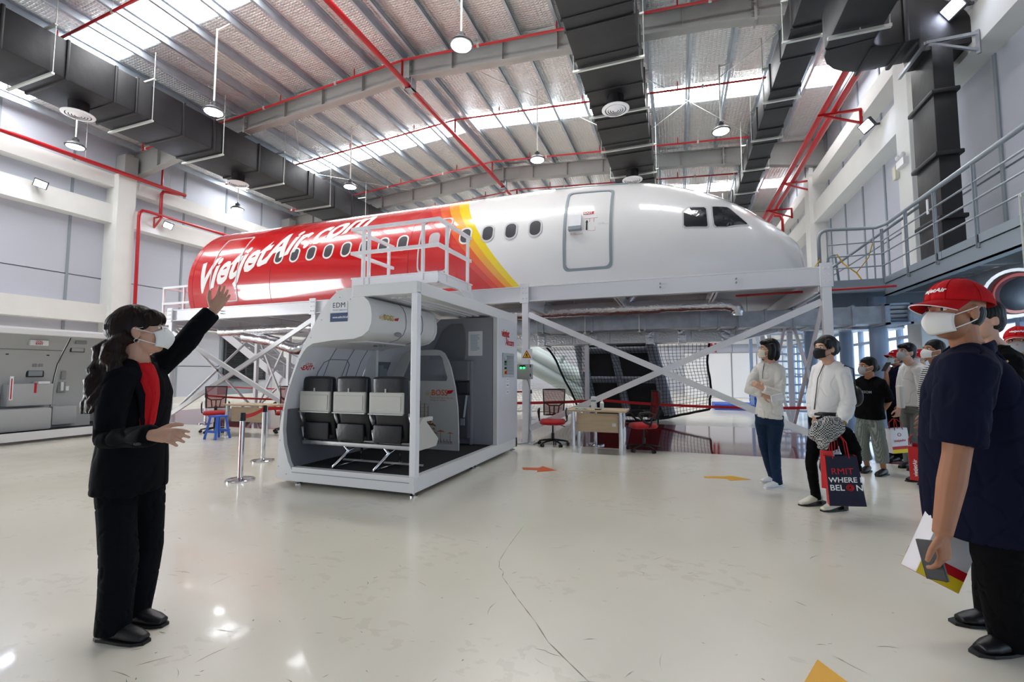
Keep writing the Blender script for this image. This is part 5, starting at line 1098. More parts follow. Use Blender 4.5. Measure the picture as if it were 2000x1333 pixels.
SL2 = thing('evacuation_slide', 'pale grey green inflated slide sloping down beyond the office chairs', 'slide', (-4, 16, 0))
M_SLG = mat('slide_pale', '#b9c8c8', 0.4)
for (dy, dz, r) in ((0, 0, 0.27), (1.2, 0, 0.27), (0, 0.45, 0.2), (1.2, 0.45, 0.2)):
    mb = MB(); mb.tube([(-7.2, 15.6+dy, 2.9+dz), (-5.5, 15.6+dy, 1.85+dz), (-3.0, 15.6+dy, 0.5+dz), (-2.6, 15.6+dy, 0.27+dz)], r, 16); mb.build('tube', M_SLG, SL2, smooth=50)
for t in (0.2, 0.45, 0.7, 0.9):
    p = Vector((-7.2, 0, 2.9)).lerp(Vector((-2.6, 0, 0.32)), t); mb = MB(); mb.cyl((p.x, 15.6, p.z+0.3), (p.x+0.25, 15.6, p.z+0.8), 0.09, 10); mb.build('strut_tube', M_SLG, SL2, smooth=50)
mb = MB(); mb.add([(-7.2, 15.5, 2.85), (-7.2, 16.9, 2.85), (-2.6, 16.9, 0.3), (-2.6, 15.5, 0.3), (-7.2, 15.5, 2.8), (-7.2, 16.9, 2.8), (-2.6, 16.9, 0.25), (-2.6, 15.5, 0.25)], [(0, 1, 2, 3), (7, 6, 5, 4), (0, 4, 5, 1), (1, 5, 6, 2), (2, 6, 7, 3), (3, 7, 4, 0)]); mb.build('sliding_surface', M_SLG, SL2)
def net(label, corner, nu, nv, r, m, name='safety_net', border=0.03):
    N = thing(name, label, 'net', tuple(corner(0.5, 0))); mb = MB()
    for i in range(nu+1): mb.tube([corner(i/nu, v/14) for v in range(15)], r, 3, cap=False)
    for j in range(nv+1): mb.tube([corner(u/20, j/nv) for u in range(21)], r, 3, cap=False)
    mb.build('mesh_cord', m, N)['kind'] = 'stuff'
    for pts in ([corner(0, v/14) for v in range(15)], [corner(1, v/14) for v in range(15)], [corner(u/20, 0) for u in range(21)]):
        mb = MB(); mb.tube([Vector(p)+Vector((random.uniform(-0.01, 0.01), 0, random.uniform(-0.01, 0.01))) for p in pts], border, 6); mb.build('edge_rope', m, N)
    return N
def nb(u, v):   # bottom hem sags towards the floor, left side pulled inwards
    left = Vector((-2.55, 12.35, 0.12)).lerp(Vector((-3.5, 12.5, 2.0)), v)+Vector((0.12*math.sin(PI*v), 0, 0)); right = Vector((0.74, 12.5, 0.38)).lerp(Vector((0.72, 12.5, 2.03)), v)
    p = left.lerp(right, u); p.z -= (0.22*math.sin(PI*u**0.8)-0.0)*(1-v)**2*0.9; p.y -= 0.25*math.sin(PI*u)*(1-v); p.z = max(p.z, 0.035); p.x += 0.03*math.sin(9*v+5*u); return p
net('black safety net hanging in front of the dark evacuation slide', nb, 44, 21, 0.006, mat('net_black', '#131316', 0.8))
def nw(u, v): return Vector((-6.6+3.4*u+0.1*math.sin(6*v), 14.2+0.25*math.sin(3*u), 0.02+1.3*v*(1-0.35*u)-0.12*math.sin(PI*u)*v))
net('white safety net draped low beneath the pale slide', nw, 30, 12, 0.006, mat('net_white', '#d6d6cf', 0.8), border=0.015)
# ------------------------------------------------------------------ control box and sign on the platform post
CBX = thing('control_box', 'grey control box with two green lamps on the platform post', 'box', (-2.62, 7.9, 1.2))
mb = MB(); mb.rbox(-2.77, -2.48, 7.76, 7.955, 1.17, 1.44, 0.008); mb.build('case', mat('box_grey', '#b3b4b0', 0.45), CBX)
mb = MB(); mb.box(-2.67, -2.56, 7.755, 7.76, 1.39, 1.42); mb.build('display', M_BLACK, CBX)
M_GRN = mat('green_lamp', '#2dff72', 0.3, emit=3.0)
for x in (-2.645, -2.585):
    mb = MB(); mb.lathe([(0.018, 0), (0.014, 0.012)], (x, 7.757, 1.375), 10, (0, -1, 0)); mb.build('lamp', M_GRN, CBX)
mb = MB(); mb.rbox(-2.735, -2.71, 7.745, 7.762, 1.26, 1.34, 0.006); mb.build('lock', M_CHROME, CBX)
for z in (1.22, 1.38):
    mb = MB(); mb.rbox(-2.49, -2.465, 7.77, 7.8, z, z+0.05, 0.004); mb.build('hinge', M_BLACK, CBX)
mb = MB(); mb.tube([(-2.55, 7.86, 1.17), (-2.52, 7.9, 1.0), (-2.54, 7.93, 0.4), (-2.56, 7.9, 0.03), (-2.9, 7.6, 0.012), (-3.2, 7.45, 0.012)], 0.01, 6); mb.build('cable', M_GASK, CBX)
SG = thing('warning_sign', 'yellow and red triangular warning sign on the platform post', 'sign', (-2.6, 7.94, 1.55))
mb = MB(); mb.box(-2.7, -2.49, 7.945, 7.952, 1.53, 1.72); mb.build('plate', M_PAPER, SG)
mb = MB(); mb.prism([(-0.085, 0), (0.085, 0), (0, 0.145)], (-2.595, 7.943, 1.555), (1, 0, 0), (0, 0, 1), (0, 0.001, 0)); mb.build('red_triangle', M_PRED, SG)
mb = MB(); mb.prism([(-0.06, 0), (0.06, 0), (0, 0.1)], (-2.595, 7.941, 1.57), (1, 0, 0), (0, 0, 1), (0, 0.001, 0)); mb.build('yellow_triangle', mat('sign_yellow', '#f2d522', 0.45), SG)
mb = MB(); mb.prism([(-0.022, 0), (-0.012, 0), (0, 0.025), (0.012, 0), (0.024, 0), (0.01, 0.04), (0.022, 0.035), (0.02, 0.042), (0.006, 0.055), (0.006, 0.065), (-0.006, 0.065), (-0.006, 0.055), (-0.02, 0.045), (-0.008, 0.04)], (-2.595, 7.939, 1.575), (1, 0, 0), (0, 0, 1), (0, 0.001, 0)); mb.build('figure_symbol', M_BLACK, SG)
# ------------------------------------------------------------------ desks, chairs, stool
M_WOOD = mat('desk_wood', '#cdb696', 0.45, var=0.08, vscale=3, stretch=(1, 14, 14)); M_CHRED = mat('chair_red', '#b3121b', 0.8, sheen=0.2); M_MESHR = mat('chair_mesh_red', '#8f1822', 0.8, alpha=0.72)
def desk(loc, rz, w_, d_, h_, label):
    T = thing('desk', label, 'desk', (0, 0, 0))
    mb = MB(); mb.rbox(-w_/2-0.09, w_/2+0.09, -d_/2, d_/2, h_-0.03, h_, 0.004); mb.build('desktop', M_WOOD, T)
    for x in (-w_/2, w_/2):
        for y in (-d_/2+0.06, d_/2-0.08):
            mb = MB(); mb.cyl((x, y, 0), (x, y, h_-0.03), 0.034, 14); mb.build('leg', M_CHROME, T, smooth=40)
    mb = MB(); mb.box(-w_/2+0.05, w_/2-0.05, -d_/2+0.12, -d_/2+0.14, h_-0.36, h_-0.06); mp = mb.build('modesty_panel', M_WOOD, T)
    mb = MB(); mb.box(w_/2-0.14, w_/2-0.08, -d_/2+0.117, -d_/2+0.12, h_-0.26, h_-0.21); mb.build('asset_label', M_PAPER, mp)
    return place(T, loc, rz)
desk((-1.25, 7.65, 0), 0, 0.76, 0.56, 0.69, 'small wooden desk with chrome legs carrying sanitiser bottles')
desk((-8.25, 7.15, 0), 0.0, 1.1, 0.5, 0.64, 'small wooden desk with chrome legs beside the blue stool')
def office_chair(loc, rz, label):
    T = thing('office_chair', label, 'chair', (0, 0, 0), 'red mesh office chairs')   # faces -Y
    for k in range(5):
        a = 2*PI*k/5+0.3; e = (0.27*math.cos(a), 0.27*math.sin(a))
        mb = MB(); mb.tube([(0, 0, 0.1), (e[0]*0.6, e[1]*0.6, 0.085), (e[0], e[1], 0.065)], [(0.026, 0.022), (0.022, 0.017), (0.017, 0.013)], 8); lg = mb.build('base_leg', M_BLACK, T, smooth=True)
        for s_ in (-1, 1):
            o = Vector((-math.sin(a), math.cos(a), 0))*0.018*s_; mb = MB(); mb.cyl(Vector((e[0], e[1], 0.028))+o-o.normalized()*0.008, Vector((e[0], e[1], 0.028))+o+o.normalized()*0.008, 0.028, 12); mb.build('castor', M_BLACK, lg)
    mb = MB(); mb.cyl((0, 0, 0.08), (0, 0, 0.22), 0.028, 12); mb.cyl((0, 0, 0.2), (0, 0, 0.38), 0.016, 10); mb.build('gas_column', M_BLACK, T, smooth=40)
    mb = MB(); mb.box(-0.09, 0.09, -0.1, 0.12, 0.36, 0.39); mb.cyl((0.1, 0.0, 0.37), (0.22, 0.0, 0.33), 0.008, 6); mb.build('mechanism', M_BLACK, T)
    def cush(u, v):
        a = 2*PI*u; sx = math.copysign(abs(math.cos(a))**0.6, math.cos(a)); sy = math.copysign(abs(math.sin(a))**0.6, math.sin(a)); p = [(0, 0.385), (0.9, 0.385), (1, 0.4), (1, 0.43), (0.92, 0.455), (0.5, 0.465), (0, 0.462)]
        r, z = p[min(6, int(round(v*6)))]; return (0.225*r*sx, 0.215*r*sy-0.01, z-0.012*max(0, -sy)*r)
    mb = MB(); mb.grid(cush, 24, 6); mb.build('seat', M_CHRED, T, smooth=60)
    def bp(u, v): x = (u-0.5)*(0.40-0.05*(1-v)); return Vector((x, 0.2+0.07*v+0.03*math.sin(PI*v)-0.06*(2*u-1)**2, 0.52+0.46*v))
    fr = [bp(0, v/6) for v in range(7)]+[bp(u/6, 1) for u in range(1, 7)]+[bp(1, 1-v/6) for v in range(1, 7)]+[bp(1-u/6, 0) for u in range(1, 6)]
    mb = MB(); mb.tube(fr, 0.013, 6, closed=True); bf = mb.build('back_frame', M_BLACK, T, smooth=True)
    mb = MB(); mb.grid(lambda u, v: bp(0.03+0.94*u, 0.02+0.96*v), 8, 8); mb.build('back_mesh', M_MESHR, bf, smooth=True)
    for pts in ([bp(0, 0.5), bp(0.25, 0.36), bp(0.75, 0.36), bp(1, 0.5)], [bp(0.25, 0.36), bp(0.3, 0.0)], [bp(0.75, 0.36), bp(0.7, 0.0)], [bp(0.5, 0.38), bp(0.5, 0.0)]):
        mb = MB(); mb.tube([p+Vector((0, 0.012, 0)) for p in pts], 0.012, 6); mb.build('back_rib', M_BLACK, bf)
    mb = MB(); mb.tube([(0, 0.1, 0.37), (0, 0.24, 0.4), (0, 0.25, 0.55)], [(0.03, 0.012)]*3, 8); mb.build('back_stem', M_BLACK, T, smooth=True)
    for s_ in (-1, 1):
        x = 0.245*s_; mb = MB(); mb.tube([(x*0.75, 0.02, 0.39), (x, 0.04, 0.43), (x+0.01*s_, 0.06, 0.55), (x+0.01*s_, 0.1, 0.62), (x, 0.02, 0.645), (x, -0.12, 0.635), (x, -0.15, 0.6), (x, -0.06, 0.5), (x, 0.03, 0.46)], [(0.02, 0.012)]*9, 8); mb.build('armrest', M_BLACK, T, smooth=True)
    return place(T, loc, rz)
office_chair((-2.12, 7.98, 0), 0.15, 'red mesh office chair facing the hall left of the sanitiser desk')
office_chair((-0.56, 7.93, 0), -1.2, 'red mesh office chair turned sideways right of the sanitiser desk')
office_chair((-9.45, 7.2, 0), 0.9, 'red mesh office chair behind the desk beside the blue stool')
office_chair((-8.0, 7.75, 0), 0.6, 'red mesh office chair close to the white trainer side panel')
STL = thing('stool', 'blue plastic stool in front of the small desk', 'stool', (-8.5, 6.54, 0)); M_STB = mat('stool_blue', '#3f6fd8', 0.4)
mb = MB(); mb.rbox(-8.62, -8.38, 6.42, 6.66, 0.42, 0.45, 0.01); mb.build('seat', M_STB, STL)
for sx in (-1, 1):
    for sy in (-1, 1):
        mb = MB(); mb.bar((-8.5+sx*0.09, 6.54+sy*0.09, 0.43), (-8.5+sx*0.15, 6.54+sy*0.15, 0), 0.04, 0.04); mb.build('leg', M_STB, STL)
for s_ in (-1, 1):
    mb = MB(); mb.bar((-8.63, 6.54+s_*0.13, 0.15), (-8.37, 6.54+s_*0.13, 0.15), 0.015, 0.05); mb.build('stretcher', M_STB, STL)
# things on the right desk
def bottle(x, y, z, prof, m, name, label, pump=False):
    T = thing(name, label, 'bottle', (x, y, z)); mb = MB(); mb.lathe(prof, (x, y, z), 16); mb.build('body', m, T, smooth=35)
    h = prof[-1][1]
    if pump:
        mb = MB(); mb.cyl((x, y, z+h), (x, y, z+h+0.035), 0.006, 8); mb.rbox(x-0.035, x+0.01, y-0.009, y+0.009, z+h+0.03, z+h+0.045, 0.003); mb.lathe([(0.016, 0), (0.016, 0.015)], (x, y, z+h-0.003), 10); mb.build('pump', M_WHITE, T)
    return T
bottle(-1.18, 7.55, 0.69, [(0.03, 0), (0.032, 0.01), (0.032, 0.11), (0.015, 0.13), (0.015, 0.14)], M_WHITE, 'sanitiser_bottle', 'white pump bottle standing on the small desk', True)
T = bottle(-1.33, 7.62, 0.69, [(0.04, 0), (0.042, 0.005), (0.042, 0.2), (0.036, 0.205)], M_PAPER, 'wipes_canister', 'tall white canister standing behind the pump bottle')
mb = MB(); mb.lathe([(0.0425, 0.12), (0.0425, 0.15)], (-1.33, 7.62, 0.69), 16); mb.build('lid_band', M_GASK, T)
mb = MB(); mb.grid(lambda u, v: (-1.62+0.2*u, 7.48+0.12*v, 0.694+0.006*math.sin(9*u)*math.cos(7*v)+0.006), 8, 6); tag(mb.build('cloth', mat('cloth_teal', '#8fc9cc', 0.8)), 'pale teal cloth lying on the small desk', 'cloth')
mb = MB(); mb.rbox(-1.28, -1.18, 7.44, 7.5, 0.69, 0.705, 0.004); tag(mb.build('phone', M_BLACK), 'dark phone lying on the small desk before the bottles', 'phone')
# ------------------------------------------------------------------ queue posts and belts
def stanchion(x, y, h, label, rb=0.16):
    T = thing('queue_post', label, 'post', (x, y, 0), 'chrome queue posts')
    mb = MB(); mb.lathe([(rb, 0), (rb, 0.015), (rb*0.95, 0.022), (0.035, 0.032), (0.03, 0.04)], (x, y, 0), 28); mb.build('base', M_CHROME, T, smooth=35)
    mb = MB(); mb.cyl((x, y, 0.03), (x, y, h-0.1), 0.03, 16); mb.build('pole', M_CHROME, T, smooth=35)
    mb = MB(); mb.lathe([(0.034, 0), (0.034, 0.08), (0.03, 0.09), (0.03, 0.1)], (x, y, h-0.1), 16); mb.build('belt_cassette', M_BLACK, T, smooth=35)
    return T
def belt(pts, label, parent=None, h=0.05):
    mb = MB(); P = [Vector(p) for p in pts]
    for i in range(len(P)-1):
        mb.bar(P[i], P[i+1], 0.004, h)
    return tag(mb.build('queue_belt', mat('belt_red', '#c3101a', 0.6)), label, 'belt')
def sag(a, b, s_, n=8):
    a, b = Vector(a), Vector(b); return [a.lerp(b, k/n)-Vector((0, 0, s_*4*(k/n)*(1-k/n))) for k in range(n+1)]
stanchion(-4.97, 4.14, 0.81, 'chrome queue post nearest the trainer side panel')
stanchion(-5.74, 5.14, 0.81, 'chrome queue post behind the other one left of the trainer')
stanchion(-1.42, 8.3, 0.84, 'chrome queue post behind the sanitiser desk')
stanchion(3.3, 8.35, 0.84, 'chrome queue post beyond the standing visitors')
stanchion(-11.3, 8.35, 0.75, 'chrome queue post by the tail end of the platform')
stanchion(-6.2, 8.35, 0.8, 'chrome queue post hidden behind the trainer')
stanchion(-10.2, 12.35, 0.8, 'chrome queue post on the far edge of the red floor')
stanchion(-3.9, 12.3, 0.8, 'chrome queue post before the white net')
belt(sag((-4.97, 4.16, 0.76), (-5.74, 5.12, 0.76), 0.02, 6), 'red belt joining the two posts left of the trainer')
belt(sag((-5.72, 5.18, 0.76), (-4.9, 7.6, 0.76), 0.03), 'red belt passing behind the trainer')
belt(sag((-1.38, 8.3, 0.8), (3.27, 8.35, 0.82), 0.09), 'red belt running from the desk to the standing visitors', h=0.045)
belt(sag((-6.15, 8.35, 0.76), (-1.45, 8.3, 0.78), 0.08), 'red belt behind the red office chair', h=0.05)
belt(sag((-11.3, 8.35, 0.7), (-6.25, 8.35, 0.72), 0.06), 'red belt behind the blue stool and desk', h=0.045)
belt(sag((-16, 12.5, 0.75), (-10.2, 12.35, 0.75), 0.05)+sag((-10.2, 12.35, 0.75), (-7.5, 12.4, 0.75), 0.03)[1:], 'far red belt along the back of the red floor', h=0.045)
belt(sag((-6.5, 12.0, 0.7), (-3.9, 12.3, 0.76), 0.03), 'far red belt before the white net', h=0.045)
mb = MB(); mb.bar((-4.955, 4.108, 0.03), (-4.955, 4.108, 0.7), 0.012, 0.004); tag(mb.build('hanging_belt', MATS['belt_red']), 'red belt end hanging down the post nearest the trainer side panel', 'belt')
# ------------------------------------------------------------------ floor stickers and scuffs
def sticker(name, pts, m, label):
    mb = MB(); mb.prism(pts, (0, 0, 0.0005), (1, 0, 0), (0, 1, 0), (0, 0, 0.001)); return tag(mb.build(name, m), label, 'sticker')
sticker('floor_arrow', [(-2.03, 6.0), (-1.97, 5.87), (-1.78, 5.9), (-1.76, 5.79), (-1.53, 5.97), (-1.79, 6.19), (-1.8, 6.08)], mat('arrow_orange', '#d9693a', 0.4), 'orange arrow sticker on the floor beside the trainer')
sticker('floor_arrow', [(0.27, 6.28), (0.27, 6.19), (0.53, 6.22), (0.55, 6.12), (0.8, 6.29), (0.57, 6.44), (0.54, 6.37)], mat('arrow_yellow', '#e5a91c', 0.4), 'yellow arrow sticker on the floor beside the woman in jeans')
sticker('floor_arrow', [(0.563, 2.505), (0.40, 2.17), (0.50, 2.2), (0.47, 1.85), (0.60, 1.85), (0.6, 2.22), (0.73, 2.21)], mat('arrow_yellow', '#e5a91c', 0.4), 'yellow arrow sticker on the open floor')
sc = MB(); rs = random.Random(3)
def streak(x, y, L_, a, w_, bend=0.0):
    n = 5; P = []
    for k in range(n+1):
        t = k/n-0.5; q = Vector((x+L_*t*math.cos(a)-bend*L_*t*t*math.sin(a), y+L_*t*math.sin(a)+bend*L_*t*t*math.cos(a), 0.0006)); nn = Vector((-math.sin(a), math.cos(a), 0))*w_*(1-(2*t)**2+0.1)*0.5*rs.uniform(0.5, 1.2); P += [q+nn, q-nn]
    sc.add(P, [(2*k, 2*k+1, 2*k+3, 2*k+2) for k in range(n)])
for k in range(520):
    y = 1.3+6.5*rs.random()**1.5; x = -0.36*y+rs.uniform(-1.35, 1.25)*y
    if rs.random() < 0.8: streak(x, y, rs.choice((0.02, 0.03, 0.05, 0.07, 0.1, 0.14)), rs.choice((0.2, 0.5, 1.2, 2.6))+rs.uniform(-0.5, 0.5), rs.uniform(0.0015, 0.006), rs.uniform(-0.4, 0.4))
    else: streak(x, y, rs.uniform(0.008, 0.02), rs.uniform(0, 3), rs.uniform(0.004, 0.01))
cv = [(-1.26, 3.77), (-1.22, 3.27), (-1.19, 3.03), (-1.15, 2.92), (-1.1, 2.87), (-1.08, 2.8), (-1.0, 2.7), (-0.9, 2.57), (-0.73, 2.37), (-0.62, 2.22), (-0.49, 2.1), (-0.38, 2.0), (-0.2, 1.85)]
for i in range(len(cv)-1):
    a, b = Vector(cv[i]), Vector(cv[i+1]); d = b-a; streak((a.x+b.x)/2, (a.y+b.y)/2, d.length*1.1, math.atan2(d.y, d.x), 0.006)
sc.build('scuff_mark', mat('scuff', '#8a8072', 0.6), FLOOR)['kind'] = 'stuff'
# ------------------------------------------------------------------ people: joint positions in the hall, metres
JOINTS = {
 'guide': {'head': (-2.567,1.538,1.506), 'neck': (-2.591,1.542,1.339), 'chest': (-2.631,1.56,1.187), 'waist': (-2.636,1.573,0.977), 'hip': (-2.649,1.579,0.833), 'shR': (-2.54,1.427,1.263), 'elR': (-2.502,1.386,0.988), 'wrR': (-2.218,1.402,1.018), 'hdR': (-2.051,1.441,1.017), 'shL': (-2.685,1.68,1.314), 'elL': (-2.56,1.757,1.467), 'wrL': (-2.45,1.827,1.642), 'hdL': (-2.392,1.851,1.747), 'hiR': (-2.572,1.511,0.825), 'knR': (-2.597,1.511,0.404), 'anR': (-2.618,1.52,0.027), 'toR': (-2.391,1.559,0.038), 'hiL': (-2.671,1.659,0.79), 'knL': (-2.681,1.685,0.383), 'anL': (-2.692,1.653,0.029), 'toL': (-2.519,1.682,0.058)},
 'jeans': {'head': (0.962,5.822,1.548), 'neck': (0.952,5.851,1.387), 'chest': (0.959,5.865,1.225), 'waist': (0.964,5.886,0.965), 'hip': (0.955,5.893,0.809), 'shR': (0.86,5.908,1.318), 'elR': (0.741,5.774,1.099), 'wrR': (0.871,5.696,1.059), 'hdR': (0.978,5.695,1.022), 'shL': (1.065,5.791,1.3), 'elL': (1.033,5.691,1.056), 'wrL': (0.858,5.602,1.118), 'hdL': (0.775,5.631,1.183), 'hiR': (0.906,5.921,0.771), 'knR': (0.911,5.989,0.45), 'anR': (1.036,6.226,0.015), 'toR': (0.885,6.119,-0.003), 'hiL': (0.998,5.826,0.783), 'knL': (0.99,5.88,0.437), 'anL': (1.025,5.953,0.046), 'toL': (0.855,5.82,-0.011)},
 'white': {'head': (1.322,5.101,1.519), 'neck': (1.361,5.147,1.383), 'chest': (1.348,5.154,1.212), 'waist': (1.296,5.155,0.944), 'hip': (1.311,5.169,0.817), 'shR': (1.3,5.246,1.315), 'elR': (1.244,5.234,1.061), 'wrR': (1.221,5.133,0.871), 'hdR': (1.258,5.076,0.805), 'shL': (1.434,5.051,1.296), 'elL': (1.47,5.062,1.026), 'wrL': (1.389,4.962,0.832), 'hdL': (1.326,4.903,0.745), 'hiR': (1.267,5.199,0.773), 'knR': (1.195,5.241,0.425), 'anR': (1.245,5.327,0.071), 'toR': (1.059,5.221,0.018), 'hiL': (1.323,5.09,0.787), 'knL': (1.277,5.102,0.399), 'anL': (1.389,5.19,0.034), 'toL': (1.175,5.052,-0.02)},
 'tee': {'head': (2.277,7.058,1.366), 'neck': (2.306,7.101,1.215), 'chest': (2.302,7.112,1.032), 'waist': (2.292,7.119,0.887), 'hip': (2.295,7.131,0.743), 'shR': (2.225,7.204,1.147), 'elR': (2.203,7.28,0.875), 'wrR': (2.4,7.409,0.803), 'hdR': (2.472,7.426,0.79), 'shL': (2.39,6.976,1.141), 'elL': (2.498,7.116,0.925), 'wrL': (2.518,7.313,0.814), 'hdL': (2.485,7.368,0.768), 'hiR': (2.243,7.179,0.698), 'knR': (2.224,7.217,0.363), 'anR': (2.293,7.286,0.053), 'toR': (2.208,7.161,0.033), 'hiL': (2.334,7.04,0.714), 'knL': (2.369,7.077,0.379), 'anL': (2.41,7.115,0.056), 'toL': (2.303,6.994,0.016)},
 'phone': {'head': (3.028,8.28,1.497), 'neck': (3.06,8.302,1.361), 'chest': (3.035,8.305,1.187), 'waist': (3.03,8.318,0.991), 'hip': (3.027,8.326,0.856), 'shR': (3.041,8.427,1.308), 'elR': (2.89,8.261,1.074), 'wrR': (2.845,8.122,1.293), 'hdR': (2.846,8.095,1.382), 'shL': (3.044,8.151,1.293), 'elL': (3.043,8.147,1.058), 'wrL': (2.992,8.101,0.839), 'hdL': (2.977,8.101,0.766), 'hiR': (3.019,8.411,0.82), 'knR': (3.003,8.433,0.438), 'anR': (3.01,8.487,0.015), 'toR': (2.908,8.399,-0.014), 'hiL': (3.033,8.245,0.831), 'knL': (3.017,8.267,0.443), 'anL': (2.994,8.287,0.041), 'toL': (2.857,8.166,-0.005)},
 'shirt': {'head': (2.89,7.586,1.562), 'neck': (2.967,7.647,1.404), 'chest': (2.982,7.666,1.211), 'waist': (2.965,7.674,1.018), 'hip': (2.968,7.686,0.852), 'shR': (2.937,7.769,1.329), 'elR': (2.872,7.724,1.035), 'wrR': (2.775,7.599,0.799), 'hdR': (2.739,7.564,0.665), 'shL': (3.009,7.497,1.321), 'elL': (3.04,7.53,1.012), 'wrL': (2.988,7.488,0.747), 'hdL': (2.963,7.465,0.649), 'hiR': (2.943,7.744,0.813), 'knR': (2.924,7.788,0.407), 'anR': (2.936,7.816,0.078), 'toR': (2.772,7.684,0.044), 'hiL': (2.976,7.585,0.826), 'knL': (2.94,7.604,0.385), 'anL': (2.96,7.668,0.04), 'toL': (2.772,7.494,0.02)},
 'stripe': {'head': (2.808,6.704,1.545), 'neck': (2.871,6.76,1.378), 'chest': (2.866,6.773,1.174), 'waist': (2.84,6.774,1.03), 'hip': (2.836,6.784,0.874), 'shR': (2.834,6.882,1.282), 'elR': (2.777,6.862,0.976), 'wrR': (2.676,6.715,0.733), 'hdR': (2.62,6.65,0.613), 'shL': (2.892,6.605,1.271), 'elL': (2.929,6.641,0.963), 'wrL': (2.868,6.573,0.708), 'hdL': (2.844,6.572,0.604), 'hiR': (2.81,6.841,0.845), 'knR': (2.767,6.853,0.469), 'anR': (2.699,6.878,0.064), 'toR': (2.472,6.776,0.045), 'hiL': (2.838,6.68,0.847), 'knL': (2.796,6.692,0.47), 'anL': (2.747,6.737,0.039), 'toL': (2.515,6.602,0.022)},
 'capback': {'head': (3.636,9.085,1.529), 'neck': (3.671,9.108,1.39), 'chest': (3.682,9.126,1.195), 'waist': (3.674,9.149,0.827), 'hip': (3.671,9.157,0.705), 'shR': (3.646,9.253,1.309), 'elR': (3.614,9.241,1.027), 'wrR': (3.614,9.237,0.78), 'hdR': (3.612,9.244,0.68), 'shL': (3.715,9.002,1.301), 'elL': (3.749,9.055,1.035), 'wrL': (3.729,9.065,0.794), 'hdL': (3.726,9.071,0.697), 'hiR': (3.664,9.243,0.657), 'knR': (3.648,9.261,0.328), 'anR': (3.651,9.307,0.003), 'toR': (3.548,9.218,-0.022), 'hiL': (3.675,9.076,0.671), 'knL': (3.653,9.091,0.349), 'anL': (3.645,9.113,0.002), 'toL': (3.511,8.992,-0.026)},
 'near': {'head': (1.261,2.782,1.588), 'neck': (1.336,2.844,1.404), 'chest': (1.361,2.899,1.205), 'waist': (1.367,2.919,0.966), 'hip': (1.388,2.936,0.828), 'shL': (1.198,2.599,1.298), 'elL': (1.136,2.57,0.936), 'wrL': (1.026,2.468,0.618), 'hdL': (1.028,2.459,0.466), 'shR': (1.493,3.098,1.332), 'elR': (1.47,3.141,0.914), 'wrR': (1.412,3.123,0.568), 'hdR': (1.354,3.059,0.426), 'hiL': (1.306,2.746,0.836), 'knL': (1.363,2.795,0.448), 'anL': (1.444,2.894,0.074), 'toL': (1.209,2.771,-0.004), 'hiR': (1.442,3.011,0.804), 'knR': (1.495,3.078,0.437), 'anR': (1.514,3.152,0.093), 'toR': (1.268,3.081,-0.011)},
 'suit': {'head': (1.854,3.794,1.63), 'neck': (1.947,3.861,1.45), 'chest': (2.002,3.895,1.257), 'waist': (2.011,3.917,1.008), 'hip': (2.008,3.926,0.859), 'shL': (1.882,3.654,1.347), 'elL': (1.933,3.696,1.01), 'wrL': (1.869,3.653,0.707), 'hdL': (1.852,3.654,0.6), 'shR': (2.063,4.079,1.377), 'elR': (2.052,4.121,1.043), 'wrR': (2.015,4.109,0.73), 'hdR': (1.986,4.076,0.597), 'hiL': (1.941,3.775,0.845), 'knL': (1.946,3.825,0.473), 'anL': (1.985,3.908,-0.038), 'toL': (1.802,3.844,-0.07), 'hiR': (2.045,4.028,0.813), 'knR': (2.02,4.047,0.438), 'anR': (2.043,4.142,-0.026), 'toR': (1.861,4.045,-0.041)},
 'capright': {'head': (2.738,5.132,1.557), 'neck': (2.79,5.184,1.397), 'chest': (2.806,5.204,1.2), 'waist': (2.799,5.223,0.893), 'hip': (2.796,5.232,0.762), 'shL': (2.808,5.047,1.309), 'elL': (2.855,5.109,0.99), 'wrL': (2.794,5.084,0.739), 'hdL': (2.772,5.083,0.633), 'shR': (2.788,5.317,1.309), 'elR': (2.733,5.3,0.972), 'wrR': (2.733,5.277,0.709), 'hdR': (2.718,5.247,0.603), 'hiL': (2.76,5.125,0.583), 'knL': (2.753,5.146,0.263), 'anL': (2.78,5.199,-0.043), 'toL': (2.597,5.069,-0.043), 'hiR': (2.792,5.309,0.553), 'knR': (2.772,5.325,0.242), 'anR': (2.771,5.367,-0.054), 'toR': (2.591,5.248,-0.05)},
}
import numpy as np
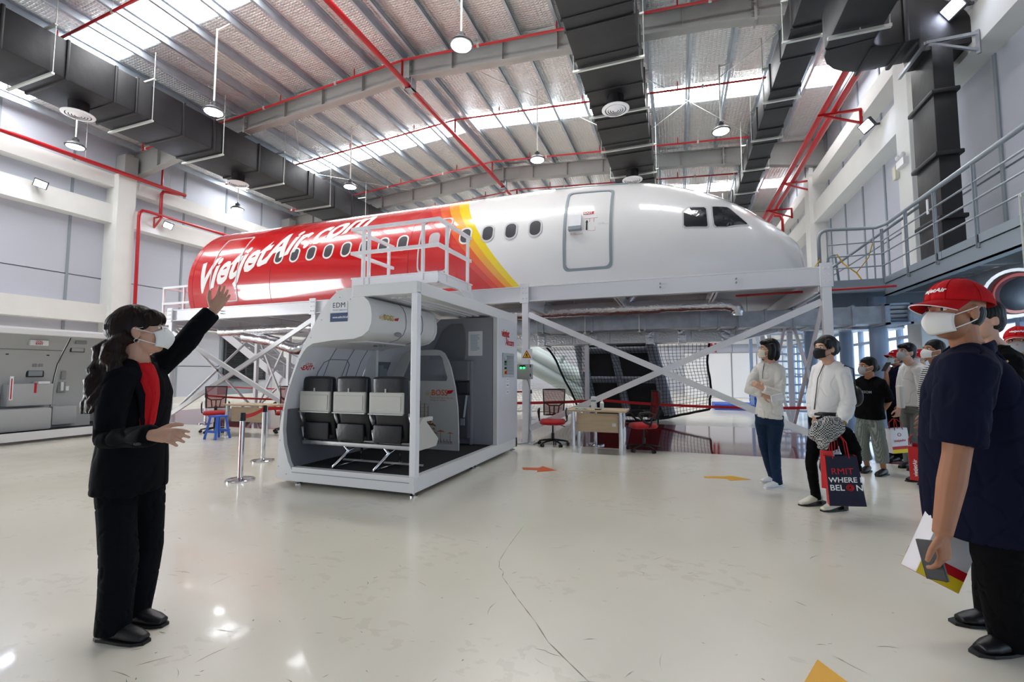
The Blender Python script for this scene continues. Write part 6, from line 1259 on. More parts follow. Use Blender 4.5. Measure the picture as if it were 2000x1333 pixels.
def voxel(mb, name, size, m, parent, sm=3, fac=0.5, fold=0.0, fs=(7.0, 4.0), bias=0.3):
    """union of closed tubes and ellipsoids as one continuous smooth skin"""
    o = mb.build(name+'_tmp', m)
    md = o.modifiers.new('r', 'REMESH'); md.mode = 'VOXEL'; md.voxel_size = size; md.use_smooth_shade = True
    if sm: s_ = o.modifiers.new('s', 'SMOOTH'); s_.factor = fac; s_.iterations = sm
    dg = bpy.context.evaluated_depsgraph_get(); me = bpy.data.meshes.new_from_object(o.evaluated_get(dg)); me.name = name
    old = o.data; bpy.data.objects.remove(o); bpy.data.meshes.remove(old)
    if fold:   # soft creases pushed along the normals
        nv = len(me.vertices); co = np.empty(nv*3, np.float32); no = np.empty(nv*3, np.float32); me.vertices.foreach_get('co', co); me.vertices.foreach_get('normal', no)
        co = co.reshape(-1, 3); no = no.reshape(-1, 3); q = co*np.array([fs[0], fs[0], fs[1]], np.float32)
        def pn(p, sc, seed):   # cheap band-limited noise from a few warped sine waves
            r = np.random.RandomState(seed); t = np.zeros(len(p), np.float32)
            for k_ in range(6):
                d = r.normal(size=3); d /= np.linalg.norm(d); t += np.sin(p@(d*sc*r.uniform(0.7, 1.5)*3.0).astype(np.float32)+r.uniform(0, 6.3)+0.9*np.sin(p@(r.normal(size=3)*sc*1.3).astype(np.float32)))
            return t/2.6
        A = pn(q, 1.0, 3); B_ = pn(q, 1.9, 8)
        d = fold*(0.6*A-0.9*np.clip(0.22-np.abs(B_), 0, 1)/0.22+bias); co += no*d[:, None]; me.vertices.foreach_set('co', co.ravel())
    me.polygons.foreach_set('use_smooth', [True]*len(me.polygons))
    n = bpy.data.objects.new(name, me); COL.objects.link(n)
    if parent is not None: par(n, parent)
    return n
def fabric(name, col, bump=0.5, bs=7.0, rough=0.85, var=0.06, stretch=(1, 1, 0.45), spec=0.25): return mat(name, col, rough, bump=bump, bscale=bs, var=var, vscale=6, stretch=stretch, spec=spec)
M_SKIN = mat('skin', '#c79a82', 0.55, var=0.04, vscale=12); M_SKIN2 = mat('skin_tan', '#a97456', 0.55, var=0.05, vscale=12); M_HAIR = mat('hair_black', '#060505', 0.45, spec=0.25, bump=0.5, bscale=60, stretch=(1, 1, 0.15)); M_HAIRB = mat('hair_brown', '#1a0a07', 0.45, spec=0.2, bump=0.6, bscale=50, stretch=(1, 1, 0.15), var=0.3, vscale=9)
M_EYE = mat('eye_white', '#e8e4df', 0.3); M_IRIS = mat('iris', '#1a1210', 0.2)
class Fr:
    """local frame: p(f, l, u) = centre + forward*f + left*l + up*u"""
    def __init__(s, c, ang, pitch=0.0, roll=0.0):
        s.c = Vector(c); a = math.radians(ang); f = Vector((math.cos(a), math.sin(a), 0)); l = Vector((-math.sin(a), math.cos(a), 0)); u = Vector((0, 0, 1)); q = Quaternion(l, -math.radians(pitch)); s.f = q@f; s.u = q@u; s.l = l
        if roll: q2 = Quaternion(s.f, math.radians(roll)); s.u = q2@s.u; s.l = q2@s.l
        s.M = Matrix((s.f, s.l, s.u)).transposed()
    def p(s, f, l, u): return s.c+s.f*f+s.l*l+s.u*u
def head_geo(mb, F, k, neck):
    E = lambda c, r: mb.ell(F.p(*[x*k for x in c]), [x*k for x in r], 18, 12, F.M)
    E((-0.012, 0, 0.03), (0.098, 0.077, 0.1)); E((0.02, 0, -0.045), (0.072, 0.062, 0.078)); E((0.052, 0, -0.092), (0.032, 0.034, 0.024)); E((0.045, 0, 0.005), (0.05, 0.062, 0.05))
    E((0.03, 0.04, -0.03), (0.045, 0.03, 0.04)); E((0.03, -0.04, -0.03), (0.045, 0.03, 0.04)); E((0.075, 0, 0.03), (0.016, 0.05, 0.018))
    mb.tube([F.p(0.086*k, 0, 0.012*k), F.p(0.1*k, 0, -0.012*k), F.p(0.112*k, 0, -0.032*k), F.p(0.09*k, 0, -0.04*k)], [0.009*k, 0.011*k, 0.015*k, 0.012*k], 10)
    E((0.088, 0, -0.062), (0.012, 0.024, 0.008)); E((0.086, 0, -0.074), (0.012, 0.02, 0.008))
    for s_ in (-1, 1):
        mb.ell(F.p(-0.006*k, 0.078*s_*k, -0.012*k), (0.02*k, 0.009*k, 0.033*k), 12, 8, F.M)
    mb.tube([F.p(-0.02*k, 0, -0.06*k), F.p(-0.03*k, 0, -0.12*k), neck], [0.056*k, 0.052*k, 0.06*k], 14)
def face_parts(F, k, parent, gaze=0.0):
    for s_ in (-1, 1):
        mb = MB(); mb.ell(F.p(0.082*k, 0.032*s_*k, 0.008*k), (0.011*k, 0.015*k, 0.0075*k), 10, 6, F.M); e = mb.build('eye', M_EYE, parent, smooth=True)
        mb = MB(); mb.ell(F.p(0.090*k, 0.033*s_*k, 0.008*k), (0.005*k, 0.007*k, 0.007*k), 8, 6, F.M); mb.build('iris', M_IRIS, e, smooth=True)
        mb = MB(); mb.tube([F.p(0.094*k, 0.014*s_*k, 0.026*k), F.p(0.092*k, 0.033*s_*k, 0.032*k), F.p(0.078*k, 0.052*s_*k, 0.026*k)], [0.003*k, 0.004*k, 0.002*k], 6); mb.build('eyebrow', M_HAIR, parent)
def mask_geo(F, k, parent, m, cone=0.0, name='face_mask', strap=M_PAPER):
    def f(u, v):
        a = (u-0.5)*2; prof = math.sin(PI*min(1, max(0, v*0.9+0.08)))
        fw_ = 0.098+0.018*prof+cone*prof*(1-abs(a))**1.2
        ang = a*1.02
        return F.p(k*(0.018+(fw_-0.018)*math.cos(ang)), k*(0.072*math.sin(ang)), k*(0.004*(1-abs(a))-0.014*abs(a)-(0.108-0.035*abs(a))*v))
    mb = MB(); mb.grid(f, 16, 10); o = mb.build(name, m, parent, smooth=True); so = o.modifiers.new('t', 'SOLIDIFY'); so.thickness = 0.003
    for s_ in (0, 1):
        sg = -1 if s_ == 0 else 1
        ear = F.p(-0.012*k, 0.084*sg*k, 0.012*k); ear2 = F.p(-0.01*k, 0.082*sg*k, -0.04*k)
        mb = MB(); mb.tube([f(s_, 0.08), f(s_, 0.08).lerp(ear, 0.6)+F.l*(0.006*sg), ear], 0.0022*k, 5); mb.build('ear_loop', strap, o)
        mb = MB(); mb.tube([f(s_, 0.85), f(s_, 0.85).lerp(ear2, 0.6)+F.l*(0.008*sg), ear2], 0.0022*k, 5); mb.build('ear_loop', strap, o)
    return o
def hand_geo(mb, wr, d, nrm, k=1.0, curl=0.35, spread=3.0, thumb=1):
    """wr wrist, d pointing direction, nrm out of the back of the hand; thumb side = thumb * (d x nrm)"""
    d = Vector(d).normalized(); nrm = Vector(nrm); nrm = (nrm-d*nrm.dot(d)).normalized(); sd = d.cross(nrm)*thumb
    pl = wr+d*0.095*k
    mb.tube([wr-d*0.02*k, wr+d*0.03*k, wr+d*0.07*k, pl], [(0.028*k, 0.021*k), (0.036*k, 0.019*k), (0.041*k, 0.017*k), (0.037*k, 0.014*k)], 12, up=nrm)
    for i, (off, L_) in enumerate(((0.030, 0.072), (0.0105, 0.08), (-0.0095, 0.074), (-0.029, 0.058))):
        p = wr+d*(0.09-0.004*abs(i-1))*k+sd*off*k; dd = (d+sd*(off*spread)).normalized(); pts = [p-dd*0.015*k, p]; a = curl*(0.7+0.12*i)
        for s_ in (0.45, 0.32, 0.25):
            dd = (Quaternion(d.cross(nrm), -a)@dd).normalized(); p = p+dd*L_*s_*k; pts.append(p)
        mb.tube(pts, [0.0098*k, 0.0096*k, 0.0088*k, 0.0082*k, 0.0066*k], 8)
    t0 = wr+d*0.02*k+sd*0.024*k; td = (d*0.65+sd*0.75-nrm*0.15).normalized(); t1 = t0+td*0.045*k; t2 = t1+(d*0.85+sd*0.35-nrm*0.25).normalized()*0.032*k; t3 = t2+(d*0.95+sd*0.1-nrm*0.3).normalized()*0.026*k
    mb.tube([t0-td*0.015*k, t0, t1, t2, t3], [0.014*k, 0.016*k, 0.0125*k, 0.0105*k, 0.008*k], 8)
def lerp(a, b, t): return a+(b-a)*t
PEOPLE = {}
def person(key, label, fb, fh, hp=0.0, roll=0.0, k=1.0, skin=M_SKIN, top=None, sleeve='long', hem=-0.05, topw=1.0, pants=None, plen=1.0, pw=1.0, shoes=None, hair=None, hairm=M_HAIR, mask=None, cone=0.0,
           hands=None, vox=0.007, strap=M_PAPER, belly=0.0, group=None, armw=1.0, collar=True, lift=0.0, bare_foot=False):
    J = {a: Vector(b) for a, b in JOINTS[key].items()}
    for s_ in 'LR':
        J['an'+s_].z = max(0.085+lift, J['an'+s_].z if False else 0.085+lift); J['to'+s_].z = 0.03
    base = (J['anL']+J['anR'])/2; base.z = 0
    _a = math.radians(fb); _l = Vector((-math.sin(_a), math.cos(_a), 0))
    for s_, sg in (('L', 1), ('R', -1)): J['hi'+s_] = J['hip']+_l*(0.078*k*sg)-Vector((0, 0, 0.03))
    P = thing('person', label, 'person', tuple(base), group)
    a = math.radians(fb); f = Vector((math.cos(a), math.sin(a), 0)); l = Vector((-math.sin(a), math.cos(a), 0)); U = Vector((0, 0, 1)); F = Fr(J['head'], fh, hp, roll)
    nk, ch, wa, hi = J['neck'], J['chest'], J['waist'], J['hip']; st = lerp(nk, ch, 0.32)
    # ---- skin
    mb = MB(); head_geo(mb, F, k, nk+U*0.0)
    mb.tube([hi-U*0.06, hi, wa, ch, st, nk-U*0.01], [(0.12*k, 0.08*k), (0.13*k, 0.09*k), (0.11*k, 0.08*k), (0.13*k, 0.085*k), (0.12*k, 0.06*k), (0.05*k, 0.05*k)], 16, up=f)
    for s_ in 'LR':
        sh, el, wr = J['sh'+s_], J['el'+s_], J['wr'+s_]; w_ = armw*k
        mb.tube([lerp(sh, st, 0.5), sh, lerp(sh, el, 0.5), el, lerp(el, wr, 0.35), wr], [0.05*w_, 0.05*w_, 0.045*w_, 0.038*w_, 0.039*w_, 0.026*w_], 12)
        mb.tube([hi-U*0.02, J['hi'+s_]-U*0.02, J['kn'+s_], lerp(J['kn'+s_], J['an'+s_], 0.35), J['an'+s_]], [0.06*k, 0.06*k, 0.04*k, 0.042*k, 0.032*k], 12)
        fd = (J['to'+s_]-J['an'+s_]); fd.z = 0; L_ = max(0.16, min(0.2, fd.length)); fd.normalize()
        an = J['an'+s_]; mb.tube([an+U*0.02, Vector((an.x, an.y, 0.055+lift))-fd*0.02, Vector((an.x, an.y, 0.036+lift*0.6))+fd*0.07, Vector((an.x, an.y, 0.024))+fd*L_*0.8], [0.032*k, (0.026*k, 0.024*k), (0.028*k, 0.014*k), (0.022*k, 0.008*k)], 12)
        hs = (hands or {}).get(s_, {}); d = (J['hd'+s_]-wr).normalized()
        hand_geo(mb, wr, d, Vector(hs['n']) if 'n' in hs else (l if s_ == 'L' else -l), 0.95*k, hs.get('curl', 0.4), hs.get('spread', 2.5), thumb=hs.get('thumb', -1 if s_ == 'L' else 1))
    B = voxel(mb, 'body', vox, skin, P, 1, 0.4)
    face_parts(F, k, B)
    # ---- trousers
    if pants is not None:
        tk = 1.0 if hem > 0.04 else 0.8; mb = MB(); mb.tube([wa-U*0.02, lerp(wa, hi, 0.5), hi, hi-U*0.1], [((0.135+belly*0.5)*k*tk, (0.1+belly*0.5)*k*tk), ((0.155+belly*0.5)*k*tk, (0.115+belly*0.5)*k*tk), (0.165*k*(tk if hem < -0.025 else 1), 0.118*k*(tk if hem < -0.025 else 1)), (0.15*k, 0.1*k)], 20, up=f)
        for s_ in 'LR':
            h_, kn, an = J['hi'+s_], J['kn'+s_], J['an'+s_]; e = lerp(kn, an, plen) if plen < 1 else Vector((an.x, an.y, 0.04+lift*0.5)); 
            mb.tube([h_+U*0.02, h_-U*0.06, lerp(h_, kn, 0.5), kn, lerp(kn, e, 0.5), e], [0.075*k, 0.086*k, 0.077*k*(0.6+0.4*pw), 0.064*k*pw, 0.06*k*pw, 0.058*k*pw], 16)
        voxel(mb, 'trousers', max(vox, 0.0085), pants, P, 2, fold=0.006, fs=(9.0, 6.5), bias=-0.1)
    # ---- top
    if top is not None:
        mb = MB(); h0 = hi+U*hem
        mb.tube([h0, lerp(h0, wa, 0.5), wa, ch, st, nk-U*0.015], [((0.168+belly)*k*topw, (0.125+belly)*k*topw), ((0.162+belly*1.2)*k*topw, (0.12+belly*1.3)*k*topw), ((0.148+belly*1.1)*k*topw, (0.112+belly*1.3)*k*topw), (0.172*k*topw, (0.118+belly*0.6)*k*topw), (0.14*k, 0.085*k), (0.068*k, 0.066*k)], 24, up=f)
        for s_ in 'LR':
            sh, el, wr = J['sh'+s_], J['el'+s_], J['wr'+s_]; w_ = armw*k
            if sleeve == 'long': pts = [lerp(sh, st, 0.55), lerp(sh, st, 0.1), lerp(sh, el, 0.45), el, lerp(el, wr, 0.5), lerp(el, wr, 0.94)]; rr = [0.075, 0.072, 0.06, 0.053, 0.05, 0.042]
            elif sleeve == 'puff': pts = [lerp(sh, st, 0.55), sh, lerp(sh, el, 0.45), el, lerp(el, wr, 0.6), lerp(el, wr, 0.75), lerp(el, wr, 0.96)]; rr = [0.075, 0.078, 0.074, 0.07, 0.062, 0.042, 0.038]
            else: pts = [lerp(sh, st, 0.55), lerp(sh, st, 0.1), lerp(sh, el, 0.5), lerp(sh, el, 0.86)]; rr = [0.078, 0.076, 0.072, 0.07]
            mb.tube(pts, [r*w_ for r in rr], 14)
        for s_ in 'LR': mb.tube([nk-U*0.03, lerp(nk, J['sh'+s_], 0.5)+U*0.0, J['sh'+s_]-U*0.005], [(0.06*k, 0.045*k), (0.065*k, 0.052*k), (0.07*k*armw, 0.066*k*armw)], 14, up=f)
        T = voxel(mb, 'shirt', max(vox, 0.0085), top, P, 3, fold=0.008, bias=1.0)
        if collar:
            mb = MB(); mb.tube([nk-U*0.03, nk+U*0.02], [(0.068*k, 0.068*k), (0.062*k, 0.062*k)], 20, up=f, cap=False); o = mb.build('collar', top, T, smooth=True); so = o.modifiers.new('t', 'SOLIDIFY'); so.thickness = 0.006
    # ---- shoes
    if shoes is not None:
        for s_ in 'LR':
            an = J['an'+s_]; fd = J['to'+s_]-an; fd.z = 0; fd.normalize(); sd = U.cross(fd); c = Vector((an.x, an.y, 0)); mb = MB(); hl = lift
            mb.tube([c-fd*0.055+U*(0.045+hl), c-fd*0.01+U*(0.048+hl), c+fd*0.06+U*(0.042+hl*0.5), c+fd*0.13+U*0.032, c+fd*0.185+U*0.024], [(0.034*k, 0.036*k), (0.04*k, 0.042*k), (0.044*k, 0.034*k), (0.044*k, 0.026*k), (0.028*k, 0.018*k)], 14, up=U)
            o = voxel(mb, 'shoe', 0.007, shoes, P, 2)
            mb = MB(); pr_ = [(-0.085, 0.03), (-0.06, 0.04), (0.0, 0.04), (0.08, 0.046), (0.15, 0.042), (0.2, 0.02)]; poly = [(x*k, y*k) for x, y in pr_]+[(x*k, -y*k) for x, y in pr_[::-1]]
            mb.prism(poly, c, fd, sd, (0, 0, 0.014)); 
            if hl: mb.prism([(x, y) for x, y in ((-0.085, 0.03), (-0.03, 0.034), (-0.03, -0.034), (-0.085, -0.03))], c, fd, sd, (0, 0, 0.014+hl))
            mb.build('sole', M_BLACK if shoes.name != 'sneaker_white' else M_WHITE, o)
    if mask is not None: mask_geo(F, k, B, mask, cone, strap=strap)
    # ---- hair
    mb = MB(); E = lambda c, r: mb.ell(F.p(*[x*k for x in c]), [x*k for x in r], 18, 12, F.M)
    if hair in ('short', 'cap', 'bob', 'tied', 'bun', 'long', 'fringe'):
        if hair == 'cap': E((-0.03, 0, -0.006), (0.076, 0.0745, 0.08))
        else: E((-0.022, 0, 0.045), (0.106, 0.086, 0.1)); E((-0.04, 0, 0.0), (0.085, 0.082, 0.085))
        if hair in ('short', 'fringe'): E((-0.06, 0, -0.045), (0.05, 0.06, 0.04))
        if hair == 'fringe': E((0.055, 0, 0.075), (0.05, 0.075, 0.04)); E((0.0, 0.06, 0.03), (0.05, 0.03, 0.04)); E((0.0, -0.06, 0.03), (0.05, 0.03, 0.04))
        if hair == 'bob':
            for s_ in (-1, 1): mb.tube([F.p(0.01*k, 0.07*s_*k, 0.06*k), F.p(0.0, 0.088*s_*k, 0.0), F.p(0.005*k, 0.085*s_*k, -0.07*k), F.p(0.01*k, 0.07*s_*k, -0.12*k)], [0.04*k, 0.04*k, 0.042*k, 0.028*k], 10)
            E((-0.065, 0, -0.05), (0.058, 0.085, 0.085)); E((0.05, 0.0, 0.085), (0.045, 0.07, 0.03))
        if hair == 'tied':
            E((-0.11, 0, 0.05), (0.05, 0.045, 0.055)); mb.tube([F.p(-0.12*k, 0, 0.05*k), F.p(-0.14*k, 0, 0.0), F.p(-0.13*k, 0, -0.05*k)], [0.04*k, 0.035*k, 0.015*k], 10)
            for s_ in (-1, 1): E((0.02, 0.066*s_, 0.045), (0.05, 0.02, 0.05)); mb.tube([F.p(0.05*k, 0.06*s_*k, 0.05*k), F.p(0.055*k, 0.07*s_*k, 0.0), F.p(0.04*k, 0.072*s_*k, -0.04*k)], [0.008*k, 0.006*k, 0.003*k], 6)
        if hair == 'bun': E((-0.125, 0, -0.01), (0.045, 0.042, 0.045)); E((0.02, 0, 0.085), (0.06, 0.066, 0.03))
        if hair == 'long':
            E((0.055, 0.045, 0.06), (0.05, 0.035, 0.05)); E((0.055, -0.045, 0.06), (0.05, 0.035, 0.05)); E((-0.06, 0, 0.02), (0.09, 0.09, 0.1))
            rr = random.Random(5)
            for q in range(16):
                s_ = -1+2*q/15; o = F.p(-0.03*k-0.05*k*(1-s_*s_), 0.085*s_*k, -0.02*k); pts = [o]; 
                for z in range(1, 8): pts.append(F.p((-0.06-0.03*math.sin(z*1.1+q)-0.06*(1-s_*s_)-0.016*z+rr.uniform(-0.014, 0.014))*k, ((0.085+0.006*z)*s_+rr.uniform(-0.015, 0.015)+0.014*math.sin(z*1.7+q))*k, (-0.02-0.052*z)*k))
                mb.tube(pts, [0.03*k, 0.034*k, 0.036*k, 0.033*k, 0.03*k, 0.026*k, 0.02*k, 0.008*k], 8)
            for s_ in (-1,):   # lock beside the face
                mb.tube([F.p(0.05*k, 0.07*s_*k, 0.07*k), F.p(0.055*k, 0.085*s_*k, 0.03*k), F.p(0.03*k, 0.088*s_*k, -0.0*k)], [0.02*k, 0.016*k, 0.006*k], 8)
        voxel(mb, 'hair', 0.007, hairm, P, 2)
    PEOPLE[key] = (P, J, F, f, l)
    return P, J, F
def cap_geo(F, k, parent, m, m2, txt='vietjetAir', tilt=0.0):
    def dome(u, v):
        a = 2*PI*u; th = PI/2*v; r = math.cos(th)
        return F.p(k*(-0.018+0.118*r*math.cos(a)), k*0.094*r*math.sin(a), k*(0.032+0.015*math.cos(a)*r+0.105*math.sin(th)))
    mb = MB(); mb.grid(dome, 32, 10); o = mb.build('cap', m, parent, smooth=True); so = o.modifiers.new('t', 'SOLIDIFY'); so.thickness = 0.004
    def brim(u, v):
        a = (u-0.5)*2.0; lx = 0.088*math.sin(a*1.25); fx = -0.018+0.112*math.cos(a*1.25)+v*0.082*(math.cos(a*1.1))**0.6; return F.p(k*fx, k*lx*(1-0.05*v), k*(0.046-0.018*v-0.03*abs(a)**2*(0.4+0.6*v)))
    mb = MB(); mb.grid(brim, 20, 6); b = mb.build('brim', m, o, smooth=True); so = b.modifiers.new('t', 'SOLIDIFY'); so.thickness = 0.004
    mb = MB(); mb.tube([brim(u/20, 1) for u in range(21)], 0.0022*k, 5); mb.build('brim_piping', m2, b)
    mb = MB(); mb.ell(dome(0, 1), (0.008*k, 0.008*k, 0.005*k), 8, 5, F.M); mb.build('button', m, o)
    for q in range(3):
        mb = MB(); mb.tube([dome(q/6+0.08, v/8)+(dome(q/6+0.08, v/8)-F.c).normalized()*0.002 for v in range(9)], 0.0014*k, 4, cap=False); mb.tube([dome(q/6+0.58, v/8)+(dome(q/6+0.58, v/8)-F.c).normalized()*0.002 for v in range(9)], 0.0014*k, 4, cap=False); mb.build('panel_seam', m, o)
    vs, fs = text_mesh(txt, 0.03, 0.001, 0.2, cut=0.008); x1 = max(v.x for v in vs); mb = MB()
    def put(v):
        u = (0.5*x1-v.x)/(2*PI*0.11); h = (v.y+0.008); th = 0.25+h/0.12; q = dome(-u+0.0 if False else (-(v.x-0.5*x1)/(2*PI*0.105))*-1, th/(PI/2)*1.0); return q+(q-F.c).normalized()*0.0035
    mb.add([put(v) for v in vs], fs); mb.build('cap_lettering', m2, o)
    return o
AWAY, TOW, IR = Vector((-0.34, 0.94, 0)), Vector((0.34, -0.94, 0)), Vector((0.94, 0.34, 0))
UP = Vector((0, 0, 1))
F_BLACK = fabric('cloth_black', '#08080b', 0.6, 6, spec=0.12); F_SUIT = fabric('suit_black', '#090a10', 0.6, 5, spec=0.12); F_NAVY = fabric('shirt_navy', '#0d1128', 0.7, 5, spec=0.15); F_WHITE = fabric('shirt_white', '#e6e4e2', 0.6, 6, var=0.02); F_CREAM = fabric('shirt_cream', '#dcd8d0', 0.6, 6, var=0.03); F_DENIM = fabric('denim', '#142a44', 0.6, 8, var=0.25); F_GREY = fabric('trouser_grey', '#70736f', 0.4, 6); F_RED = fabric('blouse_red', '#c0131c', 0.4, 6)
M_SHOEB = mat('shoe_black', '#16161a', 0.4); M_SNEAK = mat('sneaker_white', '#e4e4e6', 0.5); M_LOAF = mat('loafer_cream', '#dcd8c6', 0.35); M_MASKW = mat('mask_white', '#eceae6', 0.8); M_MASKG = mat('mask_grey', '#9b9c9f', 0.8); M_MASKB = mat('mask_black', '#101013', 0.7)
M_CAPR = fabric('cap_red', '#b80d16', 0.15, 60, var=0.02)
def check_mat(name, c1, c2, sc, axis):
    m = bpy.data.materials.new(name); m.use_nodes = True; nt, N, L = nodes(m); b = N['Principled BSDF']; b.inputs['Roughness'].default_value = 0.85
    tc = N.new('ShaderNodeTexCoord'); sp_ = N.new('ShaderNodeSeparateXYZ'); L.new(tc.outputs['Object'], sp_.inputs[0]); mm = N.new('ShaderNodeMath'); mm.operation = 'MULTIPLY'; mm.inputs[1].default_value = sc
    if axis == 'xy':
        ad = N.new('ShaderNodeMath'); ad.operation = 'ADD'; L.new(sp_.outputs[0], ad.inputs[0]); L.new(sp_.outputs[1], ad.inputs[1]); L.new(ad.outputs[0], mm.inputs[0])
    else: L.new(sp_.outputs[2], mm.inputs[0])
    fr_ = N.new('ShaderNodeMath'); fr_.operation = 'FRACT'; L.new(mm.outputs[0], fr_.inputs[0]); g = N.new('ShaderNodeMath'); g.operation = 'GREATER_THAN'; g.inputs[1].default_value = 0.5; L.new(fr_.outputs[0], g.inputs[0])
    mx = N.new('ShaderNodeMixRGB'); mx.inputs[1].default_value = rgb(c1); mx.inputs[2].default_value = rgb(c2); L.new(g.outputs[0], mx.inputs[0]); L.new(mx.outputs[0], b.inputs['Base Color']); return m
F_STRIPE = check_mat('shirt_striped', '#d8d8d4', '#1a1a1d', 42.0, 'z'); F_GINGH = check_mat('trouser_striped', '#8d9690', '#6c756f', 60.0, 'xy'); F_PIN = check_mat('shirt_pinstripe', '#e8e6e2', '#d2cfca', 14.0, 'xy')
# guide in the black suit
P, J, F = person('guide', 'woman guide in black suit with raised arm, red blouse and white mask', 8, 46, 8, k=0.98, top=F_SUIT, hem=-0.13, topw=1.02, pants=F_SUIT, pw=1.28, shoes=M_SHOEB, hair='long', hairm=M_HAIRB, mask=M_MASKW, cone=0.02, vox=0.0047, armw=0.95,
    hands={'L': dict(n=AWAY, thumb=1, curl=0.16, spread=7.0), 'R': dict(n=TOW*0.8+UP*0.6, thumb=-1, curl=0.4, spread=4.0)}, collar=False)
f8 = Vector((math.cos(math.radians(8)), math.sin(math.radians(8)), 0)); l8 = Vector((-f8.y, f8.x, 0))
nk, ch, wa, hi = J['neck'], J['chest'], J['waist'], J['hip']
mb = MB(); mb.tube([nk+f8*0.03-UP*0.005, lerp(nk, ch, 0.5)+f8*0.07-l8*0.015, ch+f8*0.082-l8*0.02, lerp(ch, wa, 0.6)+f8*0.07-l8*0.025, wa+f8*0.062-l8*0.03-UP*0.0], [(0.05, 0.045), (0.055, 0.06), (0.052, 0.075), (0.045, 0.072), (0.03, 0.066)], 16, up=f8); voxel(mb, 'blouse', 0.009, F_RED, P, 3, fold=0.006)
for s_ in (-1, 1):   # jacket lapels
    mb = MB(); pts = [nk+f8*0.045+l8*0.05*s_+UP*0.01, lerp(nk, ch, 0.6)+f8*0.105+l8*0.055*s_-l8*0.015, ch+f8*0.135+l8*0.05*s_-l8*0.02, wa+f8*0.12+l8*0.02*s_-l8*0.03]; mb.tube(pts, [(0.016, 0.006), (0.03, 0.007), (0.024, 0.007), (0.006, 0.005)], 10, up=f8); mb.build('lapel', F_SUIT, P, smooth=True)
mb = MB(); mb.tube([nk+f8*0.05-l8*0.04+UP*0.01, lerp(nk, ch, 0.6)+f8*0.128-l8*0.03, ch+f8*0.156-l8*0.03, lerp(ch, wa, 0.85)+f8*0.142-l8*0.04], 0.005, 6); mb.tube([nk+f8*0.05+l8*0.02+UP*0.01, lerp(nk, ch, 0.6)+f8*0.132-l8*0.005, ch+f8*0.158-l8*0.02, lerp(ch, wa, 0.85)+f8*0.142-l8*0.04], 0.005, 6); LY = mb.build('lanyard', F_RED, P)
bp_ = lerp(ch, wa, 0.98)+f8*0.145-l8*0.045; mb = MB(); mb.cbox((0, 0, 0), (0.008, 0.035, 0.07), Matrix.Translation(bp_)@Matrix.Rotation(math.radians(-20), 4, 'Z')); mb.build('badge', mat('badge_blue', '#b9c6e0', 0.3), LY)
mb = MB(); mb.cbox((0, 0, 0), (0.002, 0.02, 0.012), Matrix.Translation(bp_+f8*0.005+UP*0.015)@Matrix.Rotation(math.radians(-20), 4, 'Z')); mb.build('badge_print', M_PRED, LY)
mb = MB(); mb.rbox(-0.012, 0.012, -0.04, 0.04, -0.014, 0.014, 0.004, Matrix.Translation(F.p(-0.118, -0.02, 0.03))@Matrix.Rotation(math.radians(46), 4, 'Z')); mb.build('hair_clip', M_BLACK, P)
for t in (0.9, 0.94, 0.98):
    q = lerp(J['elR'], J['wrR'], t-0.1)+TOW*0.045-UP*0.03; mb = MB(); mb.ell(q, (0.007, 0.007, 0.007), 8, 5); mb.build('cuff_button', M_BLACK, P)
mb = MB(); g0 = F.p(0.088, -0.045, 0.0); mb.tube([F.p(0.1, -0.052, 0.012), F.p(0.104, -0.035, 0.026), F.p(0.106, -0.012, 0.018), F.p(0.106, -0.012, -0.004), F.p(0.103, -0.035, -0.012), F.p(0.1, -0.05, -0.004)], 0.0018, 5, closed=True); mb.tube([F.p(0.1, -0.054, 0.012), F.p(0.04, -0.078, 0.014), F.p(-0.005, -0.085, 0.008)], 0.0018, 5); mb.build('glasses', M_CHROME, P)
mb = MB(); mb.tube([F.p(-0.004+0.01*math.cos(q*PI/5), -0.086, -0.052+0.01*math.sin(q*PI/5)) for q in range(10)], 0.0014, 5, closed=True); mb.build('earring', M_CHROME, P)
# woman with folded arms
P, J, F = person('jeans', 'woman in cream shirt and blue jeans with folded arms holding a white phone', 232, 196, 3, k=0.95, top=F_CREAM, hem=-0.02, topw=0.93, pants=F_DENIM, pw=1.0, shoes=M_SNEAK, hair='bob', mask=mat('mask_beige', '#d6cfbd', 0.8), vox=0.007, armw=0.92,
    hands={'L': dict(n=TOW, thumb=1, curl=0.5), 'R': dict(n=TOW, thumb=1, curl=0.5)})
fj = Vector((math.cos(math.radians(232)), math.sin(math.radians(232)), 0)); mb = MB(); mb.tube([J['neck']+fj*0.065+UP*0.01, lerp(J['neck'], J['chest'], 0.5)+fj*0.105, J['chest']+fj*0.125], 0.003, 5); mb.build('necklace', M_BLACK, P)
mb = MB(); mb.rbox(-0.006, 0.006, -0.07, 0.07, -0.035, 0.035, 0.004, Matrix.Translation((0.972, 5.50, 1.03))@Matrix.Rotation(math.radians(-62), 4, 'Z')@Matrix.Rotation(0.2, 4, 'X')); tag(mb.build('phone', M_PAPER), 'white phone held by the woman with folded arms', 'phone')
